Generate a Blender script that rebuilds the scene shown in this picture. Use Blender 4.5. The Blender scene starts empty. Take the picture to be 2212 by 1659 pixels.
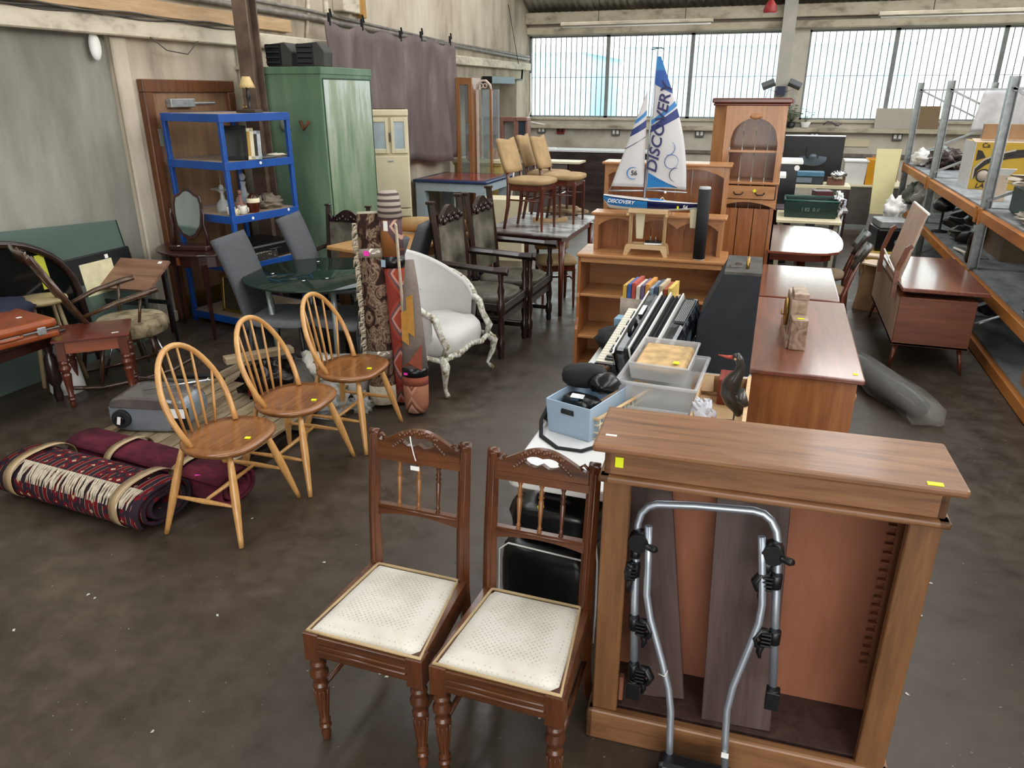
import bpy, math, random
from mathutils import Matrix, Vector, Euler, noise
C = bpy.context.scene.collection
R = math.radians
# ------------------------------------------------------------------ camera
H = 1.9; F = 1600.0; TH = math.atan(630/1600.); PSI = R(19)
cam = bpy.data.cameras.new('camera'); camo = bpy.data.objects.new('camera', cam); C.objects.link(camo)
camo.location = (0, 0, H); camo.rotation_euler = (math.pi/2-TH, 0, PSI)
cam.sensor_fit = 'HORIZONTAL'; cam.sensor_width = 36; cam.lens = 36*F/2212.0
cam.clip_start = .05; cam.clip_end = 200
bpy.context.scene.camera = camo
# ------------------------------------------------------------------ world, light, exposure
w = bpy.data.worlds.new('world'); bpy.context.scene.world = w; w.use_nodes = True
nt = w.node_tree; bg = nt.nodes['Background']
tc = nt.nodes.new('ShaderNodeTexCoord'); sx = nt.nodes.new('ShaderNodeSeparateXYZ'); rp = nt.nodes.new('ShaderNodeValToRGB')
nt.links.new(tc.outputs['Generated'], sx.inputs[0]); nt.links.new(sx.outputs['Z'], rp.inputs[0]); nt.links.new(rp.outputs[0], bg.inputs['Color'])
rp.color_ramp.elements[0].color = (1, .985, .96, 1); rp.color_ramp.elements[0].position = .0
rp.color_ramp.elements[1].color = (.96, .98, 1, 1); rp.color_ramp.elements[1].position = .8
bg.inputs['Strength'].default_value = 4.2
def portal(loc, rot, sx, sy):
    l = bpy.data.lights.new('daylight_portal', 'AREA'); l.shape = 'RECTANGLE'; l.size = sx; l.size_y = sy
    l.cycles.is_portal = True
    o = bpy.data.objects.new('daylight_portal', l); C.objects.link(o); o.location = loc; o.rotation_euler = rot
portal((-2.5, 15.50, 2.18), (-math.pi/2, 0, 0), 4.8, 1.46)
portal((2.45, 15.50, 2.18), (-math.pi/2, 0, 0), 4.2, 1.46)
sc = bpy.context.scene
sc.view_settings.view_transform = 'Standard'; sc.view_settings.look = 'None'; sc.view_settings.gamma = 1
sc.view_settings.use_curve_mapping = False; sc.view_settings.exposure = 0.52
sc.cycles.use_denoising = True; sc.cycles.max_bounces = 7; sc.cycles.diffuse_bounces = 4; sc.cycles.glossy_bounces = 3
sc.cycles.transparent_max_bounces = 12; sc.cycles.transmission_bounces = 6
sc.cycles.caustics_reflective = False; sc.cycles.caustics_refractive = False; sc.cycles.sample_clamp_indirect = 6
# ------------------------------------------------------------------ surveying helper: a sight line from the camera station met with a real plane
_c, _s, _cp, _sp = math.cos(TH), math.sin(TH), math.cos(PSI), math.sin(PSI)
def ray(px, py):
    a = (px-1106)/F; b = (829.5-py)/F
    X, Y, Z = a, _c+b*_s, -_s+b*_c
    return Vector((X*_cp-Y*_sp, X*_sp+Y*_cp, Z))
def at(px, py, z=None, x=None, y=None, pl=None):
    r = ray(px, py); o = Vector((0, 0, H))
    if x is not None: t = x/r.x
    elif y is not None: t = y/r.y
    elif pl is not None: p, n = Vector(pl[0]), Vector(pl[1]); t = (p-o).dot(n)/r.dot(n)
    else: t = ((z or 0)-H)/r.z
    return o+r*t
# ------------------------------------------------------------------ materials
def lin(h):
    if not isinstance(h, str): return tuple(h)+(1,)
    v = [int(h[i:i+2], 16)/255 for i in (0, 2, 4)]
    return tuple(((c+.055)/1.055)**2.4 if c > .04045 else c/12.92 for c in v)+(1,)
def newmat(name, rough=.5, metal=0, spec=.5):
    m = bpy.data.materials.new(name); m.use_nodes = True; b = m.node_tree.nodes['Principled BSDF']
    b.inputs['Roughness'].default_value = rough; b.inputs['Metallic'].default_value = metal
    b.inputs['Specular IOR Level'].default_value = spec
    return m, m.node_tree, b
def node(t, ty, **k):
    n = t.nodes.new(ty)
    for a, v in k.items():
        if a in n.inputs: n.inputs[a].default_value = v
        else: setattr(n, a, v)
    return n
def mapping(t, scale=(1, 1, 1), rot=(0, 0, 0), coord='Object'):
    tc = node(t, 'ShaderNodeTexCoord'); mp = node(t, 'ShaderNodeMapping')
    mp.inputs['Scale'].default_value = scale; mp.inputs['Rotation'].default_value = rot
    t.links.new(tc.outputs[coord], mp.inputs[0]); return mp.outputs[0]
def ramp(t, src, stops):
    r = node(t, 'ShaderNodeValToRGB'); e = r.color_ramp.elements
    while len(e) < len(stops): e.new(.5)
    for i, (p, c) in enumerate(stops): e[i].position = p; e[i].color = lin(c)
    t.links.new(src, r.inputs[0]); return r.outputs[0]
def bump(t, b, src, s, dist=.01):
    n = node(t, 'ShaderNodeBump', Strength=s, Distance=dist); t.links.new(src, n.inputs['Height']); t.links.new(n.outputs[0], b.inputs['Normal'])
def flat(name, col, rough=.5, metal=0, spec=.5, var=.12, scale=12, bmp=0, coat=0):
    m, t, b = newmat(name, rough, metal, spec); c = lin(col)
    if var:
        nz = node(t, 'ShaderNodeTexNoise', Scale=scale, Detail=4.0); t.links.new(mapping(t), nz.inputs['Vector'])
        lo = tuple(max(0, x*(1-var)) for x in c[:3]); hi = tuple(min(1, x*(1+var)) for x in c[:3])
        t.links.new(ramp(t, nz.outputs[0], [(.3, lo), (.7, hi)]), b.inputs['Base Color'])
        if bmp: bump(t, b, nz.outputs[0], bmp)
    else: b.inputs['Base Color'].default_value = c
    if coat: b.inputs['Coat Weight'].default_value = coat; b.inputs['Coat Roughness'].default_value = .1
    return m
def wood(name, c1, c2, axis='z', rough=.4, coat=.0, sc=1.0, c3=None, knots=0):
    m, t, b = newmat(name, rough)
    s = {'x': (1.2, 14, 14), 'y': (14, 1.2, 14), 'z': (14, 14, 1.2)}[axis]; s = tuple(v*sc for v in s)
    v = mapping(t, s)
    n1 = node(t, 'ShaderNodeTexNoise', Scale=1.6, Detail=6.0, Roughness=.6, Distortion=.6); t.links.new(v, n1.inputs['Vector'])
    n2 = node(t, 'ShaderNodeTexNoise', Scale=9.0, Detail=3.0); t.links.new(v, n2.inputs['Vector'])
    mx = node(t, 'ShaderNodeMath', operation='MULTIPLY_ADD'); t.links.new(n2.outputs[0], mx.inputs[0]); mx.inputs[1].default_value = .35
    t.links.new(n1.outputs[0], mx.inputs[2])
    stops = [(.42, c1), (.9, c2)] if c3 is None else [(.4, c1), (.68, c2), (.92, c3)]
    col = ramp(t, mx.outputs[0], stops)
    if knots:
        vo = node(t, 'ShaderNodeTexVoronoi', Scale=knots); t.links.new(mapping(t, (1.5, 1.5, .7)), vo.inputs['Vector'])
        k = ramp(t, vo.outputs['Distance'], [(.03, '3a1d10'), (.12, 'ffffff')])
        mm = node(t, 'ShaderNodeMixRGB', blend_type='MULTIPLY'); mm.inputs[0].default_value = .8
        t.links.new(col, mm.inputs[1]); t.links.new(k, mm.inputs[2]); col = mm.outputs[0]
    t.links.new(col, b.inputs['Base Color']); bump(t, b, mx.outputs[0], .12, .004)
    if coat: b.inputs['Coat Weight'].default_value = coat; b.inputs['Coat Roughness'].default_value = .12
    return m
def blotch(name, stops, scale=3, detail=8, rough=.8, stretch=(1, 1, 1), bmp=.3, dist=.01, fine=40, spec=.3, distortion=0.0):
    m, t, b = newmat(name, rough, 0, spec)
    n1 = node(t, 'ShaderNodeTexNoise', Scale=float(scale), Detail=float(detail), Roughness=.62, Distortion=distortion); t.links.new(mapping(t, stretch), n1.inputs['Vector'])
    t.links.new(ramp(t, n1.outputs[0], stops), b.inputs['Base Color'])
    n2 = node(t, 'ShaderNodeTexNoise', Scale=float(fine), Detail=4.0); t.links.new(mapping(t), n2.inputs['Vector'])
    bump(t, b, n2.outputs[0], bmp, dist); return m
def clear(name, tint='ffffff', alpha=.25, rough=.05):
    m = bpy.data.materials.new(name); m.use_nodes = True; t = m.node_tree; t.nodes.clear()
    out = node(t, 'ShaderNodeOutputMaterial'); tr = node(t, 'ShaderNodeBsdfTransparent'); pb = node(t, 'ShaderNodeBsdfPrincipled')
    tr.inputs[0].default_value = lin(tint); pb.inputs['Base Color'].default_value = lin(tint); pb.inputs['Roughness'].default_value = rough
    mx = node(t, 'ShaderNodeMixShader'); mx.inputs[0].default_value = alpha
    t.links.new(tr.outputs[0], mx.inputs[1]); t.links.new(pb.outputs[0], mx.inputs[2]); t.links.new(mx.outputs[0], out.inputs[0])
    return m
# ------------------------------------------------------------------ mesh accumulator
def TM(loc=(0, 0, 0), rot=(0, 0, 0), s=(1, 1, 1)):
    return Matrix.LocRotScale(Vector(loc), Euler(rot), Vector(s))
class MB:
    def __init__(s): s.v = []; s.f = []; s.sm = []
    def add(s, vs, fs, smooth=False, T=None):
        o = len(s.v)
        for p in vs:
            p = Vector(p); s.v.append(tuple(T @ p) if T else tuple(p))
        for f in fs: s.f.append([o+i for i in f]); s.sm.append(smooth)
        return s
    def box(s, a, b, T=None, taper=None):
        x0, y0, z0 = a; x1, y1, z1 = b; v = [(x0, y0, z0), (x1, y0, z0), (x1, y1, z0), (x0, y1, z0), (x0, y0, z1), (x1, y0, z1), (x1, y1, z1), (x0, y1, z1)]
        if taper:
            cx, cy = (x0+x1)/2, (y0+y1)/2
            v = [(cx+(p[0]-cx)*taper, cy+(p[1]-cy)*taper, p[2]) for p in v[:4]]+v[4:]
        return s.add(v, [(0, 3, 2, 1), (4, 5, 6, 7), (0, 1, 5, 4), (1, 2, 6, 5), (2, 3, 7, 6), (3, 0, 4, 7)], False, T)
    def cbox(s, c, d, rot=(0, 0, 0), taper=None):
        return s.box((-d[0]/2, -d[1]/2, -d[2]/2), (d[0]/2, d[1]/2, d[2]/2), TM(c, rot), taper)
    def tube(s, pts, r, n=8, T=None, closed=False, flat=1.0, up=None, smooth=True):
        P = [Vector(p) for p in pts]; k = len(P); rr = r if isinstance(r, (list, tuple)) else [r]*k
        vs = []; nrm = None
        for i, p in enumerate(P):
            if closed: d = P[(i+1) % k]-P[i-1]
            else: d = P[min(i+1, k-1)]-P[max(i-1, 0)]
            d.normalize()
            if nrm is None:
                u = Vector(up) if up else (Vector((0, 0, 1)) if abs(d.z) < .9 else Vector((1, 0, 0)))
                nrm = (u-d*u.dot(d)).normalized()
            else: nrm = (nrm-d*nrm.dot(d)).normalized()
            b = d.cross(nrm)
            for j in range(n):
                a = 2*math.pi*(j+.5)/n
                vs.append(p+nrm*math.cos(a)*rr[i]+b*math.sin(a)*rr[i]*flat)
        fs = []
        for i in range(k if closed else k-1):
            for j in range(n):
                a, b2 = i*n, ((i+1) % k)*n
                fs.append((a+j, a+(j+1) % n, b2+(j+1) % n, b2+j))
        o = len(fs)
        if not closed: fs += [tuple(range(n))[::-1], tuple((k-1)*n+j for j in range(n))]
        s.add(vs, fs, smooth and n > 4, T)
        if not closed: s.sm[-1] = s.sm[-2] = False
        return s
    def lathe(s, prof, n=16, T=None, cap=True):
        vs = []; fs = []
        for r, z in prof:
            for j in range(n): a = 2*math.pi*j/n; vs.append((r*math.cos(a), r*math.sin(a), z))
        k = len(prof)
        for i in range(k-1):
            for j in range(n): fs.append((i*n+j, i*n+(j+1) % n, (i+1)*n+(j+1) % n, (i+1)*n+j))
        s.add(vs, fs, True, T)
        if cap:
            s.add([vs[j] for j in range(n)], [tuple(range(n))[::-1]], False, T); s.add([vs[(k-1)*n+j] for j in range(n)], [tuple(range(n))], False, T)
        return s
    def prism(s, poly, t, T=None, smooth=False):      # polygon in local xz, thickness along y
        n = len(poly); vs = [(x, -t/2, z) for x, z in poly]+[(x, t/2, z) for x, z in poly]
        a = sum(poly[i][0]*poly[(i+1) % n][1]-poly[(i+1) % n][0]*poly[i][1] for i in range(n))
        f1, f2 = tuple(range(n)), tuple(range(2*n-1, n-1, -1))
        if a < 0: f1, f2 = f1[::-1], f2[::-1]
        s.add(vs, [f1, f2]+[((i+1) % n, i, n+i, n+(i+1) % n) if a > 0 else (i, (i+1) % n, n+(i+1) % n, n+i) for i in range(n)], False, T); return s
    def plate(s, poly, z0, z1, T=None):               # polygon in xy, thickness along z
        n = len(poly); vs = [(x, y, z0) for x, y in poly]+[(x, y, z1) for x, y in poly]
        return s.add(vs, [tuple(range(n))[::-1], tuple(range(n, 2*n))]+[(i, (i+1) % n, n+(i+1) % n, n+i) for i in range(n)], False, T)
    def grid(s, nu, nv, fn, T=None, smooth=True, wrap=False):
        vs = [fn(i/nu, j/nv) for i in range(nu+1) for j in range(nv+1)]
        return s.add(vs, [(i*(nv+1)+j, (i+1)*(nv+1)+j, (i+1)*(nv+1)+j+1, i*(nv+1)+j+1) for i in range(nu) for j in range(nv)], smooth, T)
    def blob(s, c, r, amp=.0, seed=0, n=20, fr=3.0, T=None, sq=1.0):
        vs = []; m = n//2
        for i in range(m+1):
            ph = math.pi*i/m
            for j in range(n):
                a = 2*math.pi*j/n
                d = Vector((math.sin(ph)*math.cos(a), math.sin(ph)*math.sin(a), math.cos(ph)))
                if sq != 1: d = Vector([math.copysign(abs(x)**sq, x) for x in d])
                k = 1+amp*noise.noise(d*fr+Vector((seed*7.3, seed*3.1, 0)))+amp*.5*noise.noise(d*fr*2.7+Vector((0, seed*5.3, 9)))
                vs.append((c[0]+d.x*r[0]*k, c[1]+d.y*r[1]*k, c[2]+d.z*r[2]*k))
        fs = [(i*n+j, (i+1)*n+j, (i+1)*n+(j+1) % n, i*n+(j+1) % n) for i in range(m) for j in range(n)]
        return s.add(vs, fs, True, T)
    def build(s, name, mat, parent=None, bev=0, seg=1, sub=0, loc=None, rz=0, solid=0):
        me = bpy.data.meshes.new(name); me.from_pydata(s.v, [], s.f); me.polygons.foreach_set('use_smooth', s.sm)
        me.validate(); me.update(); o = bpy.data.objects.new(name, me); C.objects.link(o)
        if isinstance(mat, (list, tuple)):
            for q in mat: me.materials.append(q)
        else: me.materials.append(mat)
        if parent: o.parent = parent
        if loc is not None: o.location = loc; o.rotation_euler = (0, 0, rz)
        if solid: md = o.modifiers.new('s', 'SOLIDIFY'); md.thickness = solid; md.offset = 0
        if bev: md = o.modifiers.new('b', 'BEVEL'); md.width = bev; md.segments = seg; md.limit_method = 'ANGLE'; md.angle_limit = R(40); md.use_clamp_overlap = True
        if sub: md = o.modifiers.new('d', 'SUBSURF'); md.levels = sub; md.render_levels = sub
        return o
def tag(o, label, cat, group=None, kind=None):
    o['label'] = label; o['category'] = cat
    if group: o['group'] = group
    if kind: o['kind'] = kind
    return o
def thing(name, label, cat, loc=(0, 0, 0), rz=0, group=None):
    o = bpy.data.objects.new(name, None); C.objects.link(o); o.empty_display_size = .05
    o.location = loc; o.rotation_euler = (0, 0, rz); return tag(o, label, cat, group)
def struct(o): o['kind'] = 'structure'; return o
def recentre(o):                                       # move a single-mesh thing's origin to its base
    me = o.data; xs = [v.co for v in me.vertices]
    c = Vector(((min(v.x for v in xs)+max(v.x for v in xs))/2, (min(v.y for v in xs)+max(v.y for v in xs))/2, min(v.z for v in xs)))
    me.transform(Matrix.Translation(-c)); o.location = Vector(o.location)+c; return o
def dup(root, loc=None, rz=None, label=None, group=None):
    r = root.copy(); C.objects.link(r)
    if loc is not None: r.location = loc
    if rz is not None: r.rotation_euler = (0, 0, rz)
    if label: r['label'] = label
    if group: r['group'] = group
    for ch in list(root.children):
        c = ch.copy(); C.objects.link(c); c.parent = r
        for g in list(ch.children): d = g.copy(); C.objects.link(d); d.parent = c
    return r
def words(name, s, size, mat, parent, T, extrude=.0008, align='CENTER', shear=0, xs=1.0):
    cu = bpy.data.curves.new('t', 'FONT'); cu.body = s; cu.size = size; cu.extrude = extrude; cu.align_x = align; cu.align_y = 'CENTER'; cu.shear = shear
    cu.offset = size*.018
    to = bpy.data.objects.new('t', cu); C.objects.link(to); bpy.context.view_layer.update()
    me = bpy.data.meshes.new_from_object(to.evaluated_get(bpy.context.evaluated_depsgraph_get()))
    bpy.data.objects.remove(to); bpy.data.curves.remove(cu)
    me.transform(T @ Matrix.Diagonal((xs, 1, 1, 1))); me.name = name; me.materials.clear(); me.materials.append(mat)
    o = bpy.data.objects.new(name, me); C.objects.link(o); o.parent = parent; return o
def sticker(parent, c, d, mat, rot=(0, 0, 0), name='price_sticker'):
    return MB().cbox(c, d, rot).build(name, mat, parent)
rnd = random.Random(5)
# ------------------------------------------------------------------ palette
YEL = flat('sticker_yellow', 'e8f018', .5, var=0); PINK = flat('sticker_pink', 'ff40c0', .5, var=0); WHT = flat('white_label', 'f2f2ee', .5, var=0)
BLACKP = flat('black_plastic', '101113', .35, var=.1); BLACKM = flat('black_matte', '17181a', .8, var=.2)
CHROME = flat('chrome', 'c8ccd0', .2, 1, var=0); ALU = flat('silver_tube', 'b4bdc8', .35, .75, var=.05); STEEL = flat('galvanised', 'a3a8a8', .45, .6, var=.2, scale=20)
BRASS = flat('brass', 'a98a4a', .35, .9, var=.1); MIRROR = flat('mirror_glass', 'b4c2c4', .06, 1, var=0)
MAHOG = wood('mahogany', '3d150c', '7a3320', 'x', .3, .5); MAHOGZ = wood('mahogany_upright', '3a170d', '6e3420', 'z', .3, .5)
VICW = wood('walnut_chair', '341a0c', '68391e', 'z', .32, .3); VICX = wood('walnut_chair_rails', '361b0c', '6e4022', 'x', .32, .3); SPIN = wood('turned_spindle', '6e4420', '9c6836', 'z', .35, .3)
OAK = wood('oak', '573820', '82593a', 'x', .42, .2, c3='946c46'); OAKZ = wood('oak_upright', '58381e', '845a34', 'z', .5, .1)
ERC = wood('pale_elm', 'b07c42', 'd6a566', 'z', .32, .35); ERCS = wood('elm_seat', '6c4220', '966236', 'y', .25, .6)
PINE = wood('pine', '9c6638', 'c08c5a', 'x', .4, .3, knots=3); PINEZ = wood('pine_upright', '98643a', 'bc8858', 'z', .4, .3, knots=3)
PINED = wood('pine_deep', '854c26', 'ac7040', 'z', .35, .4, knots=3)
DARKOAK = wood('dark_oak', '150c09', '33201a', 'z', .3, .4); DARKW = wood('dark_mahogany', '1c0c0a', '3c1c16', 'x', .3, .4)
TEAK = wood('teak', '552a18', '80492e', 'x', .4, .2); TEAKP = wood('pale_teak_ply', 'a08470', 'c4a890', 'z', .5)
PLY = blotch('red_ply', [(.25, '7e4e36'), (.55, '966048'), (.8, 'a6725a')], 1.6, 5, .6, (4, 4, 1), .1)
SHELFB = wood('dark_shelf_boards', '35221c', '54403a', 'z', .55); BEECH = wood('beech', 'c4a070', 'dec096', 'x', .5)
CARD = flat('cardboard', '9c7a58', .85, var=.12, bmp=.1); CARDP = flat('pale_board', 'c8b49e', .8, var=.08)
CREAM = flat('cream_paint', 'd9cfae', .45, var=.06, scale=5); WHITE = flat('white_plastic', 'dcdcda', .4, var=.04)
GREYF = flat('grey_fabric', '4e5054', .9, var=.12, scale=60, bmp=.2); GREYL = flat('grey_seat', '74767a', .75, var=.1, scale=30, bmp=.1)
GOLDF = flat('gold_velvet', 'a58a62', .85, var=.18, scale=9, bmp=.1); TAUPE = flat('taupe_velour', '8c765c', .85, var=.15, scale=9, bmp=.1)
BLUEST = flat('blue_enamel', '1c4f9e', .35, .1, var=.1, scale=9); CHIP = flat('chipboard', '9c8872', .8, var=.2, scale=50)
BAG = flat('black_vinyl', '0c0d10', .28, var=.2, scale=10); NAVY = flat('navy_cloth', '14182a', .85, var=.2)
CURT = blotch('brown_grey_cloth', [(.3, '564c4a'), (.55, '6e6260'), (.75, '867a76')], 2.2, 7, .95, (1, 1.5, .5), .15)
WCLOTH = flat('white_cloth', 'cfc9be', .9, var=.12, scale=15, bmp=.3); RED = flat('red_paint', '8c1a1a', .45)
GRN = blotch('green_paint', [(.25, '45604e'), (.48, '5e7860'), (.62, '748a72'), (.8, 'a0b0a0')], 1.8, 9, .5, (1.6, 1.6, .4), .05)
POLY = clear('polythene', 'eaeae6', .35, .15); PLASTC = clear('clear_plastic', 'f2f2f2', .32, .2)
GLASS = clear('thin_glass', 'f4fbfa', .08, .02); GLASSW = clear('ornament_glass', 'eef2f2', .2, .03)
GLASSG = clear('green_glass', '93a89e', .30, .05); GLASST = clear('smoked_glass', '2c4038', .55, .03)
# ================================================================== SETTING
def mat_floor():
    m, t, b = newmat('worn_concrete', .6, 0, .4)
    v = mapping(t); n1 = node(t, 'ShaderNodeTexNoise', Scale=.9, Detail=9.0, Roughness=.65, Distortion=.5); t.links.new(v, n1.inputs['Vector'])
    n2 = node(t, 'ShaderNodeTexNoise', Scale=7.0, Detail=8.0, Roughness=.7); t.links.new(v, n2.inputs['Vector'])
    c1 = ramp(t, n1.outputs[0], [(.3, '3c3228'), (.5, '4c4136'), (.72, '5c5144')]); c2 = ramp(t, n2.outputs[0], [(.35, '8c8680'), (.7, 'ffffff')])
    mx = node(t, 'ShaderNodeMixRGB', blend_type='MULTIPLY'); mx.inputs[0].default_value = .6; t.links.new(c1, mx.inputs[1]); t.links.new(c2, mx.inputs[2])
    n3 = node(t, 'ShaderNodeTexNoise', Scale=55.0, Detail=2.0); t.links.new(v, n3.inputs['Vector'])
    sp = ramp(t, n3.outputs[0], [(.74, '000000'), (.77, '8a8580')]); ad = node(t, 'ShaderNodeMixRGB', blend_type='ADD'); ad.inputs[0].default_value = 1
    t.links.new(mx.outputs[0], ad.inputs[1]); t.links.new(sp, ad.inputs[2]); t.links.new(ad.outputs[0], b.inputs['Base Color'])
    rr = ramp(t, n2.outputs[0], [(.3, '8a8a8a'), (.7, 'c4c4c4')]); t.links.new(rr, b.inputs['Roughness']); bump(t, b, n2.outputs[0], .05, .004); return m
FLOOR = mat_floor()
WALLC = blotch('stained_cream_plaster', [(.28, '6f665a'), (.45, 'b0a592'), (.62, 'c9c0ae'), (.8, 'dad4c6')], 1.3, 9, .85, (1, 1.2, .35), .25, spec=.2)
WALLG = blotch('mottled_grey_plaster', [(.3, '5a5a52'), (.5, '86857b'), (.68, 'a8a69a'), (.85, 'b8b6aa')], .9, 9, .85, (1, 1.2, .35), .25, spec=.2)  # mottled grey, darker than the cream plaster of the neighbouring section
WALLB = blotch('grubby_cream_paint', [(.3, 'a8a092'), (.5, 'ccc6b8'), (.7, 'dcd6ca')], 1.8, 7, .75, (1, 1, 1), .15, spec=.3)
BEAMC = blotch('flaking_cream_beam', [(.3, '8c8272'), (.5, 'c4bba6'), (.75, 'd4ccba')], 3, 6, .7, (1, 1, 2), .15)
TIMB = wood('bare_timber', 'a2805c', 'c2a47e', 'y', .7); PIPE = flat('dusty_pipe', '7d766e', .6, .3, var=.3)
ROOFM = blotch('corrugated_sheet', [(.3, 'b4b0a6'), (.7, 'dedad0')], 2, 6, .7, (1, .4, 1), .1)
struct(MB().box((-5.3, -6, -.12), (5, 15.36, 0)).build('floor', FLOOR))
# left wall: pieces round the alcove at y 11.3-14.6
XW = -4.935; YB = 15.36
lw = MB(); lw.box((XW-.35, 4.87, 0), (XW, 11.3, 2.12)); lw.box((XW-.35, 14.6, 0), (XW, YB+.3, 2.12)); lw.box((XW-.35, 4.87, 2.12), (XW, YB+.3, 3.33))
def roofz(y): return 3.34+.46*(15.36-y) if y > 6.5 else 3.34+.46*(15.36-6.5)-.46*(6.5-y)
lw.prism([(4.87, 3.33), (YB+.3, 3.33), (6.5, roofz(6.5)), (4.87, roofz(4.87))], .35, TM((XW-.175, 0, 0), (0, 0, R(90))))
struct(lw.build('wall_left', WALLC))
lf = MB(); lf.box((XW-.35, -4, 0), (XW-.03, 4.87, 3.33)); lf.prism([(-4, 3.33), (4.87, 3.33), (4.87, roofz(4.87)), (-3, roofz(-3)), (-4, 3.4)], .32, TM((XW-.19, 0, 0), (0, 0, R(90))))
struct(lf.build('wall_left_front', WALLG))
al = MB(); al.box((XW-1.4, 11.1, 0), (XW-1.3, 14.8, 2.3)); al.box((XW-1.4, 11.1, 0), (XW-.35, 11.3, 2.3)); al.box((XW-1.4, 14.6, 0), (XW-.35, 14.8, 2.3)); al.box((XW-1.4, 11.1, 2.2), (XW-.3, 14.8, 2.3)); al.box((XW-1.4, 11.1, -.1), (XW-.3, 14.8, 0))
struct(al.build('wall_alcove', WALLB))
aw = struct(MB().box((XW-1.3, 12.6, .95), (XW-1.26, 14.1, 1.95)).build('window_7', flat('dark_pane', '3a4448', .1)))
MB().tube([(XW-1.25, 12.55, .9), (XW-1.25, 14.15, .9), (XW-1.25, 14.15, 2.0), (XW-1.25, 12.55, 2.0)], .03, 4, closed=True).build('window_frame', BEAMC, aw)
struct(MB().box((-5.28, 15.6, 0), (5, 15.78, .5)).build('wall_back_outer', WALLB)) if False else None
# back (window) wall
bw = MB(); bw.box((XW, YB, 0), (4.95, YB+.25, 1.43)); bw.box((XW, YB, 2.93), (4.95, YB+.25, 3.5))
for a, b in ((-.16, .28), (4.55, 4.95)): bw.box((a, YB, 1.43), (b, YB+.25, 2.93))
struct(bw.build('wall_back', WALLB))
struct(MB().box((4.7, -4, 0), (4.95, YB, 3.5)).build('wall_right', WALLB))
struct(MB().box((XW, YB-.13, 1.22), (4.7, YB, 1.30)).build('trim_1', BEAMC, bev=.008))
struct(MB().box((XW, YB-.06, 1.39), (4.7, YB, 1.43)).build('trim_2', BEAMC))
t3 = MB(); t3.box((XW, YB-.16, 2.95), (4.7, YB, 3.07)); t3.box((XW, YB-.24, 3.12), (4.7, YB, 3.32)); struct(t3.build('trim_3', BEAMC, bev=.01))
struct(MB().box((XW, YB-.05, .80), (4.7, YB, .86)).build('trim_4', PIPE))
WBAR = flat('window_bar', '6f7478', .6, var=.05); WFR = flat('window_steel', '85898a', .6)
bays = [(-4.93, -3.35), (-3.35, -1.75), (-1.75, -.16), (.28, 1.70), (1.70, 3.33), (3.33, 4.55)]
for i, (a, b) in enumerate(bays):
    fr = MB(); z0, z1, yy = 1.43, 2.93, YB+.1
    fr.box((a, yy-.03, z0), (a+.035, yy+.03, z1)); fr.box((b-.035, yy-.03, z0), (b, yy+.03, z1)); fr.box((a, yy-.03, z0), (b, yy+.03, z0+.035)); fr.box((a, yy-.03, z1-.035), (b, yy+.03, z1))
    wn = struct(fr.build('window_%d' % (i+1), WFR))
    bm = MB(); n = round((b-a)/.107)
    for k in range(1, n): bm.box((a+(b-a)*k/n-.007, yy-.012, z0), (a+(b-a)*k/n+.007, yy+.012, z1))
    bm.box((a, yy-.008, z0+.74), (b, yy+.004, z0+.75)); bm.build('window_bars', WBAR, wn)
    MB().box((a, yy+.02, z0), (b, yy+.024, z1)).build('window_pane', GLASS, wn)
# roof: corrugated slopes with two rooflight strips left open
def roof(x0, x1, y0, y1, f):
    n = int((x1-x0)/.0325)
    def fn(u, v):
        x = x0+(x1-x0)*u; y = y0+(y1-y0)*v; return (x, y, f(y)+.02*math.sin(x*2*math.pi/.13))
    return MB().grid(n, 1, fn)
for x0, x1 in ((-5.3, -3.8), (-2.8, 1.0), (2.0, 5)): struct(roof(x0, x1, 6.5, 15.6, roofz).build('ceiling', ROOFM, solid=.01))
for x0, x1 in ((-3.8, -2.8), (1.0, 2.0)):
    struct(roof(x0, x1, 13.6, 15.6, roofz).build('ceiling_eaves', ROOFM, solid=.01))
for x0, x1 in ((-5.3, -3.8), (-2.8, 1.0), (2.0, 5)): struct(roof(x0, x1, -4, 6.5, roofz).build('ceiling_front', ROOFM, solid=.01))
for x0, x1 in ((-3.8, -2.8), (1.0, 2.0)):
    struct(roof(x0, x1, -4, -2.5, roofz).build('ceiling_front_eaves', ROOFM, solid=.01))
for x in (-3.3, 1.5):
    L = 7.1/math.cos(math.atan(.46)); portal((x, 10.05, roofz(10.05)+.1), (-math.atan(.46), 0, 0), 1.0, L)
    L = 9.0/math.cos(math.atan(.46)); portal((x, 2.0, roofz(2.0)+.1), (math.atan(.46), 0, 0), 1.0, L)
portal((1.65, -4.3, 2.0), (math.pi/2, 0, 0), 5.6, 3.8)
fw = MB(); fw.box((-5.28, -4.25, 0), (-1.2, -4.0, 3.5)); fw.prism([(-5.28, 3.5), (4.95, 3.5), (4.95, 3.45), (-5.28, 3.45)], .25, TM((0, -4.12, 0))); fw.box((4.5, -4.25, 0), (4.95, -4.0, 3.5)); struct(fw.build('wall_front_light_block', WALLB))  # unseen wall added behind the camera to keep light off the left side
for i, y in enumerate((14.4, 13.0, 11.6, 10.2)): struct(MB().box((XW, y-.05, roofz(y)-.20), (4.7, y+.05, roofz(y)-.04)).build('trim_%d' % (5+i), BEAMC))
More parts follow.
